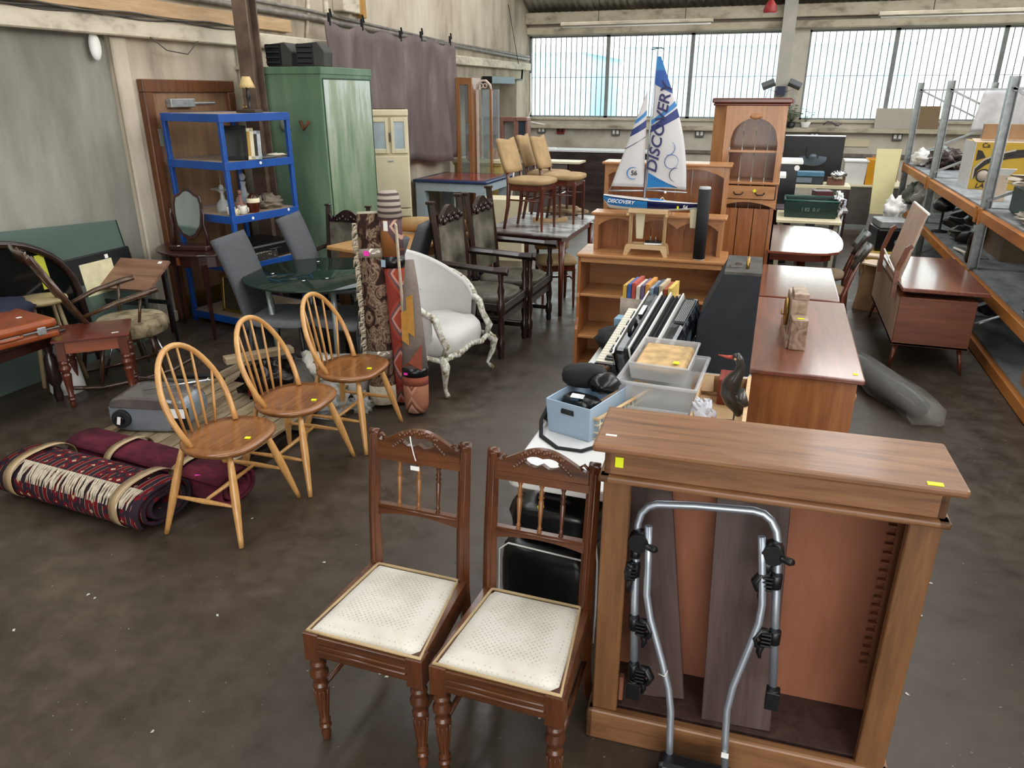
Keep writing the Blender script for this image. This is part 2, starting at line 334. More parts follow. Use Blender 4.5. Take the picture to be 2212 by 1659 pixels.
# left wall trunking, boards, pipes
struct(MB().box((XW, 2.4, 2.30), (XW+.10, 15.2, 2.43)).build('trim_10', BEAMC, bev=.01))
struct(MB().box((XW, 1.5, 2.47), (XW+.07, 7.2, 2.585)).build('trim_11', TIMB, bev=.004))
pp = MB(); pp.tube([(XW+.05, 2, 2.66), (XW+.05, 7.6, 2.64), (XW+.05, 15.2, 2.50)], .028, 10); pp.tube([(XW+.04, 2, 2.75), (XW+.04, 7.5, 2.71), (XW+.06, 11, 2.60)], .018, 8)
pp.tube([(XW+.06, 11, 2.60), (XW+.06, 15.2, 2.55)], .018, 8)
tag(recentre(pp.build('wall_pipe', PIPE)), 'long dusty horizontal pipes running along the left wall above the door', 'pipe')
cb = MB()
for k in range(3):
    cb.tube([(XW+.1+.01*k, 2+.1*i, 2.445+.012*k-.02*math.sin(i*.35+k)**2) for i in range(44)]+[(XW+.1, 6.45, 2.36), (XW+.05, 6.5, 2.2), (XW+.03, 6.52, 1.2)], .007, 6)
cb.tube([(XW+.1, 5.2, 2.31), (XW+.11, 5.35, 2.22), (XW+.1, 5.6, 2.20), (XW+.1, 5.75, 2.31)], .005, 5)
tag(recentre(cb.build('cable_bundle', flat('cable', '4a453f', .7))), 'sagging grey cables clipped on the left wall beam over the door', 'cable')
cd = MB(); cd.tube([(XW+.03, 6.35, 2.3), (XW+.03, 6.37, 1.0)], .014, 8)
for z in (2.1, 1.75): cd.box((XW, 6.32, z), (XW+.05, 6.40, z+.03))
tag(recentre(cd.build('conduit', BEAMC)), 'cream clipped conduit on the wall just right of the brown door frame', 'pipe')
tag(recentre(MB().tube([(XW+.03, 6.62, 2.3), (XW+.03, 6.64, .9)], .018, 8).build('conduit', BEAMC)), 'thicker cream conduit next to the rust-streaked steel column', 'pipe')
# door
DOORW = wood('brown_door', '7a5a42', '9c7c5e', 'z', .45, .1, sc=.6); DOORF = wood('door_frame_wood', '4a2a18', '74482c', 'z', .4, .2)
d = struct(MB().box((XW, 5.18, 0), (XW+.03, 6.10, 1.92)).build('door_1', DOORW)); 
f = MB(); f.box((XW, 5.08, 0), (XW+.06, 5.18, 1.90)); f.box((XW, 6.10, 0), (XW+.06, 6.20, 1.90)); f.box((XW, 5.08, 1.90), (XW+.06, 6.20, 2.0)); f.build('door_frame', DOORF, d, bev=.006)
MB().box((XW+.03, 5.33, 1.78), (XW+.09, 5.62, 1.85)).box((XW+.05, 5.62, 1.80), (XW+.07, 5.9, 1.82)).build('door_closer', STEEL, d, bev=.006)
MB().box((XW+.055, 5.17, 1.48), (XW+.067, 5.20, 1.62)).build('door_hinge', CHROME, d)
MB().box((XW+.03, 5.2, 0), (XW+.04, 6.08, .2)).build('kick_plate', BRASS, d)
tag(recentre(MB().blob((XW+.02, 4.72, 2.22), (.03, .05, .10)).build('wall_lamp', WHT)), 'small white oval fitting high on the grey wall beside the cream plaster', 'wall fitting')
# pilaster edge and skirting
struct(MB().box((XW, 4.87, 0), (XW+.03, 5.02, 2.3)).build('trim_12', WALLC, bev=.01))
struct(MB().box((XW-.02, 4.87, 0), (XW+.05, 5.06, .1)).build('baseboard_left', BEAMC, bev=.01))
# columns
STAN = flat('painted_column', 'b6b3aa', .5, .1, var=.1, scale=4)
p0 = at(1699, 0, y=14.9)
col = MB(); cx = -.12
for a, b in (((-.11, -.10, 0), (.11, -.085, 4.2)), ((-.11, .085, 0), (.11, .10, 4.2)), ((-.012, -.09, 0), (.012, .09, 4.2))): col.box(a, b)
for z in (4.2,): col.box((-.13, -.12, 0), (.13, .12, .02))
tag(col.build('steel_column', STAN, loc=(cx+.03, 15.05, 0)), 'pale painted steel column between the two banks of windows', 'column')
q = at(565, 110, y=6.1)
sc2 = MB(); h2 = roofz(6.1)
for a, b in (((-.07, -.075, 0), (.07, -.06, h2)), ((-.07, .06, 0), (.07, .075, h2)), ((-.01, -.06, 0), (.01, .06, h2))): sc2.box(a, b)
sc2.box((-.1, -.1, 0), (.1, .1, .015))
o = tag(sc2.build('steel_column', flat('rusty_column', '6e5c50', .5, .3, var=.4, scale=6), loc=(q.x, 5.93, 0)), 'brown rust-streaked steel column in front of the green locker', 'column')
# outside
struct(MB().box((-60, 15.7, -.3), (60, 70, -.05)).build('ground_outside', flat('yard', 'a8a8a4', .9)))
ob = thing('warehouse', 'pale blue clad building in the yard outside the barred windows', 'building', (0, 30, -.1))
MB().box((-26, 0, 0), (-7.5, 8, 3.4)).box((-6, 1, 0), (4, 8, 3.6)).build('cladding', flat('pale_blue_cladding', 'c4dfec', .6), ob)
MB().box((-26.3, -.3, 3.4), (-7.3, 8.3, 3.7)).box((-6.3, .7, 3.6), (4.3, 8.3, 3.9)).build('roof', WHT, ob)
# fluorescent fittings under the front purlins
def tube_light(x0, y0, z0, x1, y1, z1, label, cords):
    t = thing('fluorescent_light', label, 'light fitting', ((x0+x1)/2, (y0+y1)/2, z0)); L = math.hypot(x1-x0, y1-y0)
    t.rotation_euler = (0, 0, math.atan2(y1-y0, x1-x0))
    MB().box((-L/2, -.05, .01), (L/2, .05, .06)).build('housing', BEAMC, t, bev=.006)
    MB().tube([(-L/2+.03, 0, -.012), (L/2-.03, 0, -.012)], .013, 8).build('tube', WHT, t)
    for c in cords: MB().tube([(c, 0, .06), (c, 0, roofz(y0)-z0-.03)], .005, 5).build('hanger', BLACKM, t)
a = at(1212, 58, y=13.2); b = at(1540, 48, y=13.2)
tube_light(a.x, 13.2, (a.z+b.z)/2, b.x, 13.2, 0, 'long fluorescent fitting hung above the left bank of windows', (-.6, .8))
a = at(1898, 35, y=13.0); b = at(2300, 25, y=13.0)
tube_light(a.x, 13.0, (a.z+b.z)/2, b.x, 13.0, 0, 'dark fluorescent fitting hung above the right bank of windows', (-.45, .9))
# floodlights on the column
t = thing('floodlight', 'pair of tilted floodlights on a bracket at the column top of the tall pine cupboard', 'lamp', (cx+.03, 14.9, 1.9))
MB().box((-.07, -.1, -.05), (.07, .04, .1)).build('bracket_box', flat('navy_box', '28304a', .5), t)
for s, nm in ((-1, 'lamp_head'), (1, 'lamp_head')):
    MB().cbox((s*.22, -.1, .13), (.22, .16, .09), (R(-20), s*R(22), 0)).build(nm, flat('grey_head', '6c7074', .5), t, bev=.01)
    MB().tube([(s*.05, -.05, 0), (s*.2, -.08, .05), (s*.26, -.06, -.15), (s*.12, -.05, -.4)], .008, 6).build('arm', STEEL, t)
p = at(1665, 12, y=12.6)
t = thing('fire_bell', 'red bell hanging by the ceiling left of the pale column', 'bell', (p.x, 12.6, p.z))
MB().lathe([(.09, -.10), (.10, -.06), (.07, .02), (.03, .08)], 16).build('gong', RED, t); MB().tube([(0, 0, .08), (0, 0, roofz(12.6)-p.z-.03)], .012, 6).build('stem', BLACKM, t)
# sockets and alarm points on the back wall
SOCK = flat('grey_socket', '6b6a66', .5)
def socket(px, py, lab, red=False):
    p = at(px, py, y=YB); t = thing('wall_socket' if not red else 'alarm_point', lab, 'socket' if not red else 'alarm', (p.x, YB, p.z))
    MB().box((-.08, -.05, -.07), (.08, 0, .07)).build('box', RED if red else SOCK, t, bev=.008)
    for s in (-1, 1): MB().cbox((s*.038, -.053, 0), (.045, .01, .07)).build('plate', WHT if not red else BLACKP, t)
socket(1171, 280, 'double socket between the two red alarm boxes'); socket(1331, 285, 'double socket on the wall behind the left side of the sail'); socket(1512, 288, 'double socket on the wall left of the tall pine cupboard')
socket(1139, 280, 'red alarm box in the corner by the left wall', True); socket(1212, 281, 'red alarm box to the right of a double socket', True)
socket(1759, 293, 'socket under the sill above the television'); socket(1938, 295, 'dark round-cornered socket left of the racking uprights')
tag(MB().box((-.21, -.02, -.07), (.21, 0, .07)).build('wall_panel', CREAM, loc=at(1850, 309, y=YB), bev=.01), 'cream blank panel on the wall right of the television', 'panel')
wc = MB(); wc.tube([at(1146, 158, y=15.2), at(1146, 240, y=15.2), at(1139, 262, y=15.2), at(1180, 270, y=15.25)], .016, 8)
tag(recentre(wc.build('conduit', WHT)), 'white conduit bending under the left corner of the windows', 'pipe')
# things high on the left wall
p = at(735, 5, x=XW); tag(MB().box((0, -.18, -.11), (.15, .18, .35)).build('junction_box', BEAMC, loc=p, bev=.01), 'cream metal junction box high on the left wall', 'box')
p = at(780, 12, x=XW+.1); tag(MB().box((0, -.06, -.15), (.1, .03, .3)).box((.02, .04, -.18), (.1, .12, .3)).build('switch_gear', flat('ochre_enamel', 'a87c30', .5), loc=(XW, p.y, p.z+.05), bev=.008), 'ochre yellow switch unit high on the left wall above the cloth', 'switch')
cv = MB(); cv.tube([at(665, 0, x=XW+.02), at(664, 50, x=XW+.02), at(662, 100, x=XW+.02)], .02, 8); tag(recentre(cv.build('conduit', BEAMC)), 'thin cream conduit dropping behind the hanging cloth by its first clip', 'pipe')
tag(recentre(MB().tube([at(703, 0, x=XW+.02), at(705, 48, x=XW+.02)], .03, 8).build('conduit', BEAMC)), 'thick cream conduit left of the junction box above the hanging cloth', 'pipe')
pr = MB(); pr.tube([at(972, 96, x=XW+.12), at(976, 100, x=XW+.14), at(976, 140, x=XW+.12), at(968, 170, x=XW+.1), at(967, 300, x=XW+.1)], .02, 8)
tag(recentre(pr.build('pipe_rail', PIPE)), 'thin vertical pipe on the left wall just right of the hanging cloth', 'pipe')
rp2 = MB(); rp2.tube([at(1098, 10, x=XW+.05), at(1120, 138, x=XW+.12)], .006, 5); tag(recentre(rp2.build('pull_cord', BLACKM)), 'thin dark cord hanging diagonally down the left gable wall', 'cord')
ht = MB(); a = at(1060, 172, x=XW+.1); ht.box((XW+.02, a.y-.2, a.z-.06), (XW+.2, a.y+1.0, a.z+.05)); ht.tube([(XW+.1, a.y+1.0, a.z), (XW+.1, a.y+1.7, a.z+.02), (XW+.1, a.y+1.75, a.z+.2)], .02, 8)
tag(recentre(ht.build('radiant_heater', BLACKP)), 'black heater unit mounted under the beam in the wall opening', 'heater')
# hanging cloth with clips
def cloth(u, v):
    y = 7.55+3.45*u; z1 = 2.60-.06*math.sin(u*5*math.pi)**2-.02*u; zb = 1.0-.05*math.sin(u*9)
    z = z1+(zb-z1)*v; x = XW+.24+.05*math.sin(u*31)*(.25+v)+.05*math.sin(u*13+v*2)+.03*math.sin(u*57+1)*v; return (x, y, z)
t = thing('hanging_cloth', 'brown grey cloth hung from dark clips along the left wall', 'cloth', (0, 0, 0))
MB().grid(110, 16, cloth).build('cloth', CURT, t, solid=.01)
for u in (.02, .22, .5, .65, .97):
    x, y, z = cloth(u, 0); MB().cbox((x, y, z+.03), (.03, .02, .12)).cbox((x+.01, y+.02, z+.09), (.02, .01, .08), (.3, 0, 0)).build('clip', BLACKM, t)
# ================================================================== FRONT: bookcase, rack, chairs
BZ = R(2.6)
t = thing('oak_bookcase', 'open oak bookcase with moulded top and loose boards inside, nearest right', 'bookcase', (-.345, 1.772, 0), BZ)
W, D = .835, .24
MB().box((-.03, -.035, 1.012), (W+.03, D-.005, 1.036)).build('top', OAK, t, bev=.008, seg=2)
m = MB(); m.box((0, 0, .935), (W, .02, 1.012)); m.box((0, 0, .935), (.02, D-.01, 1.012)); m.box((W-.02, 0, .935), (W, D-.01, 1.012)); m.build('frieze', OAK, t, bev=.002)
m = MB(); prof = [(0, .895), (0, .93), (-.022, .945), (-.022, .938), (-.008, .922), (-.004, .905)]
MB().box((-.014, -.018, .915), (W+.014, .02, .935)).box((-.014, -.018, .915), (.02, D-.01, .935)).box((W-.02, -.018, .915), (W+.014, D-.01, .935)).build('cornice', OAK, t, bev=.007, seg=2)
for x in (0, W-.075):
    MB().box((x, 0, .10), (x+.075, .03, .916)).build('stile', OAKZ, t, bev=.003)
for x in (.004, W-.024): MB().box((x, .03, .05), (x+.02, D-.015, .93)).build('side_panel', OAKZ, t)
MB().box((.004, D-.02, .05), (W-.004, D-.012, .93)).build('back_panel', PLY, t)
MB().box((.024, .03, .10), (W-.024, D-.02, .115)).build('bottom_shelf', SHELFB, t)
MB().box((-.015, -.015, 0), (W+.015, .02, .115)).box((-.015, -.015, 0), (.01, D-.01, .115)).box((W-.01, -.015, 0), (W+.015, D-.01, .115)).build('plinth', OAK, t, bev=.008, seg=2)
m = MB(); m.box((W-.045, D-.03, .2), (W-.035, D-.022, .9))
for k in range(19): m.cbox((W-.055, D-.032, .30+.03*k), (.022, .01, .007))
m.build('shelf_strip', PLY, t)
MB().box((.076, .032, .13), (.088, .05, .22)).build('cleat', PLY, t)
for c, d in (((.04, -.002, .975), (.022, .003, .03)), ((.79, -.02, 1.037), (.035, .016, .002))): sticker(t, c, d, YEL)
sticker(t, (.01, .03, 1.037), (.03, .008, .002), WHT)
# loose shelves leaning inside (bottoms on the bottom shelf)
for i, (xb, xt, wd, yb, yt, h, lab) in enumerate(((.20, .085, .15, .10, .205, .80, 'dark stained loose shelf board leaning in the left of the bookcase'), (.43, .40, .20, .05, .185, .80, 'wide dark shelf board standing behind the silver frame in the bookcase'))):
    L = math.sqrt(h*h+(xb-xt)**2+(yt-yb)**2)
    ax = Vector((xt-xb, yt-yb, h)).normalized(); xx = Vector((1, 0, 0)); xx = (xx-ax*xx.dot(ax)).normalized(); yy = ax.cross(xx)
    M4 = Matrix((xx, yy, ax)).transposed().to_4x4(); M4.translation = Vector((xb, yb, .116))
    o = tag(MB().box((-wd/2, -.008, 0), (wd/2, .008, L)).build('shelf_board', SHELFB, bev=.002), lab, 'board', 'loose shelf boards in the bookcase')
    o.matrix_world = Matrix.Translation((-.345, 1.772, 0)) @ Matrix.Rotation(BZ, 4, 'Z') @ M4
# bike rack
pl = ((-.2, 1.70, 0), (0, -1, .17))
def rk(px, py): return at(px, py, pl=pl)
def off(v, d=-.018): return v+Vector((0, d, 0))
t = thing('bike_rack', 'silver tubular bicycle carrier with black clamps leaning against the oak bookcase', 'bike carrier', (0, 0, 0))
m = MB(); pts = [rk(*p) for p in ((1369, 1476), (1371, 1300), (1375, 1165), (1378, 1130), (1386, 1107), (1401, 1094), (1420, 1089), (1500, 1092), (1628, 1103), (1650, 1110), (1666, 1124), (1677, 1146), (1681, 1180), (1676, 1300), (1669, 1490))]
m.tube(pts, .0115, 12); m.build('outer_tube', ALU, t)
m = MB().tube([off(rk(*p), -.03) for p in ((1405, 1124), (1404, 1200), (1401, 1270), (1408, 1320), (1433, 1412), (1447, 1470), (1452, 1520), (1450, 1580), (1448, 1632))], .0105, 12); m.build('inner_tube', ALU, t)
m = MB().tube([off(rk(*p), -.03) for p in ((1646, 1146), (1647, 1200), (1647, 1290), (1640, 1330), (1618, 1385), (1585, 1465), (1572, 1515), (1568, 1580), (1567, 1650))], .0105, 12); m.build('inner_tube', ALU, t)
a, b = off(rk(1434, 1650), -.03), off(rk(1578, 1662), -.03)
m = MB(); cxx = (a+b)/2; L = (b-a).length+.03; m.cbox((cxx.x, 1.665, .05), (L, .07, .10)); m.build('foot', BLACKP, t, bev=.018, seg=2)
def clamp(px, py, s, kind):
    p = off(rk(px, py), -.01); m = MB()
    m.tube([p+Vector((0, 0, -.022)), p+Vector((0, 0, .022))], .0165, 10)
    if kind == 'hook':
        m.tube([p+Vector((s*.018, -.01, .02)), p+Vector((s*.04, -.015, .024)), p+Vector((s*.055, -.02, 0)), p+Vector((s*.045, -.02, -.024)), p+Vector((s*.022, -.01, -.028))], [.007, .009, .009, .008, .006], 8, flat=1.6)
        m.box(tuple(p+Vector((min(0, s*.04), -.014, -.012))), tuple(p+Vector((max(0, s*.04), .004, .012))))
        for k in range(4): m.box(tuple(p+Vector((s*.022-.014, -.03, -.02+k*.012))), tuple(p+Vector((s*.022+.014, -.012, -.014+k*.012))))
        m.tube([p+Vector((s*.03, -.012, -.02)), p+Vector((s*.035, -.015, -.05)), p+Vector((s*.03, -.015, -.07))], [.012, .009, .005], 6)
    elif kind == 'hub':
        m.tube([p+Vector((0, -.03, 0)), p+Vector((0, .012, 0))], .03, 12); m.tube([p+Vector((s*.02, -.03, .0)), p+Vector((s*.045, -.035, -.004)), p+Vector((s*.05, -.03, -.006))], [.009, .011, .009], 8)
        m.tube([p+Vector((-.008, -.01, -.03)), p+Vector((-.008, -.012, -.055))], .014, 8)
    else: m.box(tuple(p+Vector((-.018, -.02, -.04))), tuple(p+Vector((.018, .015, .02))))
    m.build('clamp', BLACKM if kind == 'x' else BLACKP, t, bev=.002)
clamp(1384, 1160, 1, 'hub'); clamp(1372, 1225, -.3, 'hook'); clamp(1371, 1340, 1, 'hook'); clamp(1370, 1440, 1, 'hook'); clamp(1370, 1474, 1, 'end')
clamp(1670, 1185, 1, 'hub'); clamp(1676, 1250, -1, 'hook'); clamp(1673, 1370, -1, 'hook'); clamp(1669, 1495, 1, 'end')
sticker(t, tuple(off(rk(1568, 1608), -.041)), (.02, .004, .016), WHT, name='label')
m = MB().tube([off(rk(1425, 1440), -.03), off(rk(1440, 1438), -.045), off(rk(1446, 1428), -.04), off(rk(1441, 1446), -.04)], .0016, 5); m.build('cable_tie', WHT, t)

SEATF = None
def seatmat():
    m, t, b = newmat('cream_damask', .7); v = mapping(t, (72, 72, 72), (0, 0, R(45)))
    ck = node(t, 'ShaderNodeTexVoronoi', Scale=1.2, Randomness=.15); t.links.new(v, ck.inputs['Vector'])
    c = ramp(t, ck.outputs['Distance'], [(.12, 'b8b0a0'), (.30, 'dedad0')])
    n = node(t, 'ShaderNodeTexNoise', Scale=5.0, Detail=3.0); t.links.new(mapping(t), n.inputs['Vector']); k = ramp(t, n.outputs[0], [(.3, 'dcd6c8'), (.6, 'ffffff')])
    mm = node(t, 'ShaderNodeMixRGB', blend_type='MULTIPLY'); mm.inputs[0].default_value = 1; t.links.new(c, mm.inputs[1]); t.links.new(k, mm.inputs[2])
    t.links.new(mm.outputs[0], b.inputs['Base Color']); bump(t, b, ck.outputs['Distance'], .15, .003); return m
SEATM = seatmat(); PIPING = flat('gold_piping', 'b8a078', .7)
def turned_leg(h, r, flute=True):
    m = MB(); k = h/.33
    prof = [(.0105, 0), (.014, .01), (.016, .028), (.011, .045), (.019, .055), (.019, .06), (.012, .068), (.018, .076), (.018, .082), (.0135, .09), (.0225, .215), (.0245, .225), (.017, .235), (.018, .243), (.028, .262), (.0285, .272), (.019, .29), (.025, .302), (.025, .31), (.019, .316), (.021, .33)]
    m.lathe([(a*r, z*k) for a, z in prof], 20)
    if flute:
        for j in range(10):
            a = 2*math.pi*j/10; m.tube([(.013*r*math.cos(a), .013*r*math.sin(a), .095*k), (.0222*r*math.cos(a), .0222*r*math.sin(a), .208*k)], [.0025, .0042], 5)
    return m
def baluster(r, z0, z1, x):
    m = MB(); L = z1-z0
    m.lathe([(a*r, z0+z*L) for a, z in [(.9, 0), (1.1, .02), (.6, .06), (1.1, .09), (.65, .13), (.7, .18), (1.15, .62), (.7, .66), (1.25, .70), (.7, .75), (1.2, .8), (.6, .86), (1.1, .93), (.9, 1)]], 12, TM((x, 0, 0))); return m
def vic_chair(label, loc, rz, w=.385):
    t = thing('spindle_back_chair', label, 'chair', loc, rz, 'carved spindle back chairs with cream seats')
    D = .385; hw = w/2; hb = hw-.035
    for s in (-1, 1):
        m = turned_leg(.325, 1.0)
        for q in range(len(m.v)): x, y, z = m.v[q]; m.v[q] = (x+s*(hw-.025), y-D/2+.025, z)
        m.box((s*(hw-.025)-.0255, -D/2-.0005, .325), (s*(hw-.025)+.0255, -D/2+.05, .425)); m.build('front_leg', VICW, t, bev=.003)
        m = MB(); P = [(s*hb, D/2+.09, 0), (s*hb, D/2+.03, .2), (s*hb, D/2, .40), (s*hb, D/2+.015, .62), (s*hb, D/2+.052, .885)]
        m.tube(P, [.019, .021, .0245, .023, .021], 4, up=(1, 1, 0)); 
        for dx in (-.007, .007): m.tube([(s*hb+dx, D/2-.013, .44), (s*hb+dx, D/2+.001, .62), (s*hb+dx, D/2+.036, .87)], .0028, 6)
        m.tube([(s*hb-.017, D/2+.053, .887), (s*hb+.017, D/2+.053, .887)], .012, 10); m.build('back_post', VICW, t, bev=.002)
    m = MB()
    m.box((-hw+.03, -D/2, .345), (hw-.03, -D/2+.02, .42)); m.tube([(-hw+.05, -D/2-.001, .372), (hw-.05, -D/2-.001, .372)], .006, 8); m.tube([(-hw+.05, -D/2-.001, .392), (hw-.05, -D/2-.001, .392)], .004, 8)
    for s in (-1, 1):
        m.add([(s*(hw-.003), -D/2+.04, .35), (s*(hw-.022), -D/2+.04, .35), (s*(hb-.006), D/2, .35), (s*(hb+.016), D/2, .35), (s*(hw-.003), -D/2+.04, .428), (s*(hw-.022), -D/2+.04, .428), (s*(hb-.006), D/2, .428), (s*(hb+.016), D/2, .428)],
              [(0, 1, 2, 3), (4, 7, 6, 5), (0, 4, 5, 1), (1, 5, 6, 2), (2, 6, 7, 3), (3, 7, 4, 0)])
    m.box((-hb, D/2-.02, .35), (hb, D/2, .42)); m.build('seat_rail', VICX, t, bev=.003)
    m = MB(); n = 12
    def sf(u, v):
        y = -D/2+.012+(D-.02)*v; h = (hw-.010)+(hb-.012-hw+.010)*v; x = -h+2*h*u
        e = min(u, 1-u, v, 1-v); return (x, y, .418+.036*(1-math.exp(-e*14)))
    m.grid(n, n, sf).build('seat', SEATM, t)
    m = MB(); bd = [sf(0, 0), sf(1, 0), sf(1, 1), sf(0, 1)]; m.tube([(p[0], p[1], .426) for p in bd], .006, 6, closed=True); m.build('seat_piping', PIPING, t)
    # crest, tilted with the posts
    K = R(-7.5); T = TM((0, D/2+.047, .825), (K, 0, 0))
    top = lambda x: .035+.055*max(0, math.cos(min(1, abs(x)/(hb*.92))*math.pi/2))**1.3+(.012 if abs(x) > hb*.86 else 0)
    xs = [-hb+.015+(2*hb-.03)*i/28 for i in range(29)]
    ho = lambda x: .030*math.sqrt(max(0, 1-(x/.052)**2))**.6 if abs(x) < .052 else 0
    m = MB()
    up_, lo_ = [], []
    for i in range(28):
        a, b = xs[i], xs[i+1]; ha, hb2 = ho(a), ho(b); notch = lambda x: .012*max(0, 1-abs(x)/.02)
        if ha <= 0 and hb2 <= 0: m.prism([(a, 0), (b, 0), (b, top(b)), (a, top(a))], .02, T)
        else:
            c = .048; m.prism([(a, 0), (b, 0), (b, c-hb2*.6+notch(b)), (a, c-ha*.6+notch(a))], .02, T); m.prism([(a, c+ha*.6-notch(a)*.4), (b, c+hb2*.6-notch(b)*.4), (b, top(b)), (a, top(a))], .02, T)
    m.box((-hb, -.014, -.022), (hb, .014, .003), T)
    for i in range(16):
        x = (i-7.5)*.0085; m.blob((x, -.011, top(x)-.008+.004*math.sin(i*2.1)), (.007, .005, .006), .2, i, 8, T=T)
    for s in (-1, 1):
        for q in range(5): m.blob((s*(.056+.008*q), -.010, .052-.007*q), (.008, .004, .006), .2, q, 8, T=T)
        m.tube([(s*(hb-.018), -.008, .05), (s*(hb-.03), -.01, .064), (s*(hb-.042), -.01, .055), (s*(hb-.034), -.01, .046)], .005, 6, T)
    m.build('crest_rail', VICX, t)
    T2 = TM((0, D/2+.02, .62), (R(-6), 0, 0)); m = MB()
    ar = [(-hb+.01+(2*hb-.02)*i/12, -.012+.018*(1-((i-6)/6)**2)) for i in range(13)]
    m.prism(ar+[(hb-.01, .028), (-hb+.01, .028)], .022, T2); m.tube([(-hb+.02, -.012, .02), (hb-.02, -.012, .02)], .004, 6, T2); m.build('lower_rail', VICX, t)
    T3 = TM((0, D/2+.022, .645), (R(-8), 0, 0)); 
    for x in (-.068, 0, .068): 
        m = baluster(.0075, 0, .165, x); m.v = [tuple(T3 @ Vector(p)) for p in m.v]; m.build('spindle', SPIN if x < .05 else VICW, t)
    for s in (-1, 1): MB().tube([(s*(hw-.025), -D/2+.03, .2), (s*hb, D/2+.025, .2)], .009, 8).build('stretcher', VICW, t)
    return t
v1 = vic_chair('carved spindle back chair with white ticket on string, the left of the front pair', (-.962, 1.652, 0), R(0))
v2 = dup(v1, (-.553, 1.648, 0), R(0), 'carved spindle back chair with pierced crest beside the oak bookcase, right of the front pair')
m = MB().tube([(-.02, .222, .90), (-.018, .223, .875), (-.012, .224, .84), (.0, .213, .822)], .002, 5); m.build('ticket_string', WHT, v1); MB().cbox((0, .205, .80), (.03, .003, .014)).build('ticket', WHT, v1)

# ---------------------------------------------------------------- hoop-back chairs
def hoop_chair(label, loc, rz):
    t = thing('hoop_back_chair', label, 'chair', loc, rz, 'pale hoop back chairs in a row')
    # local: faces +x ; seat centre at origin
    out = []
    for i in range(40):
        a = 2*math.pi*i/40; c, s = math.cos(a), math.sin(a)
        rx = .205 if c > 0 else .185; w = .215*(1-.16*max(0, -c)) ; e = .78
        x = rx*math.copysign(abs(c)**e, c); y = w*math.copysign(abs(s)**e, s)
        if c < -.2: x *= 1-.06*abs(s)
        out.append((x, y))
    m = MB(); vs = []; n = len(out)
    for k, z in ((.86, .398), (.95, .405), (1.0, .420), (1.0, .428), (.97, .434), (.75, .428), (.4, .424)): vs += [(x*k, y*k, z) for x, y in out]
    vs += [(0, 0, .424), (0, 0, .398)]
    fs = [(r*n+i, r*n+(i+1) % n, (r+1)*n+(i+1) % n, (r+1)*n+i) for r in range(6) for i in range(n)]
    fs += [(6*n+i, 6*n+(i+1) % n, 7*n) for i in range(n)]+[((i+1) % n, i, 7*n+1) for i in range(n)]
    m.add(vs, fs, True); m.build('seat', ERCS, t)
    hp = []; T = 30
    for i in range(T+1):
        a = math.pi*i/T; ca, sa = math.cos(a), math.sin(a); h = .405*(max(0, sa))**.92
        wd = .158+.052*math.sin(min(1, h/.26)*math.pi/2); hp.append((-.06-.165*h/.405, -wd*math.copysign(abs(ca)**.92, ca), .43+h))
    m = MB().tube(hp, .0135, 12, up=(1, 0, 0)); m.build('hoop', ERC, t)
    for k in range(6):
        f = (k-2.5)/2.5; yb = f*.115; xb = -.06-.105*math.sqrt(1-(f*.62)**2)
        yt = f*.168; ht = .400*math.sqrt(max(.02, 1-(abs(yt)/.212)**2.15)); P0 = Vector((xb, yb, .428)); P1 = Vector((-.06-.165*ht/.405, yt, .43+ht))
        MB().tube([P0, P0.lerp(P1, .35), P0.lerp(P1, .65), P1], [.0065, .0075, .0068, .0055], 8).build('spindle', ERC, t)
    feet = {}
    for sx, sy in ((1, -1), (1, 1), (-1, -1), (-1, 1)):
        a = Vector((sx*.125-.01, sy*.13, .405)); b = Vector((sx*.20-.01 if sx > 0 else -.215, sy*.235, 0)); feet[(sx, sy)] = (a, b)
        MB().tube([a, a.lerp(b, .15), a.lerp(b, .4), a.lerp(b, .55), a.lerp(b, .9), b], [.012, .0155, .0195, .019, .0125, .011], 12).build('leg', ERC, t)
    mid = []
    for sy in (-1, 1):
        p = feet[(1, sy)][0].lerp(feet[(1, sy)][1], .56); q = feet[(-1, sy)][0].lerp(feet[(-1, sy)][1], .56); mid.append(p.lerp(q, .5))
        MB().tube([p, p.lerp(q, .2), p.lerp(q, .5), p.lerp(q, .8), q], [.007, .009, .013, .009, .007], 10).build('side_stretcher', ERC, t)
    MB().tube([mid[0], mid[0].lerp(mid[1], .5), mid[1]], [.008, .011, .008], 10).build('cross_stretcher', ERC, t)
    MB().plate([(.11, -.012), (.135, -.006), (.13, .012), (.106, .006)], .4275, .4305).build('price_sticker', YEL, t)
    return t
e1 = hoop_chair('pale hoop back chair nearest the rolled rugs, first of the row of three', (-2.262, 2.50, 0), R(2))
e2 = dup(e1, (-2.228, 2.985, 0), R(3), 'pale hoop back chair between the two others in the row of three')
e3 = dup(e1, (-2.19, 3.495, 0), R(2), 'pale hoop back chair nearest the upright rugs, last of the row of three')

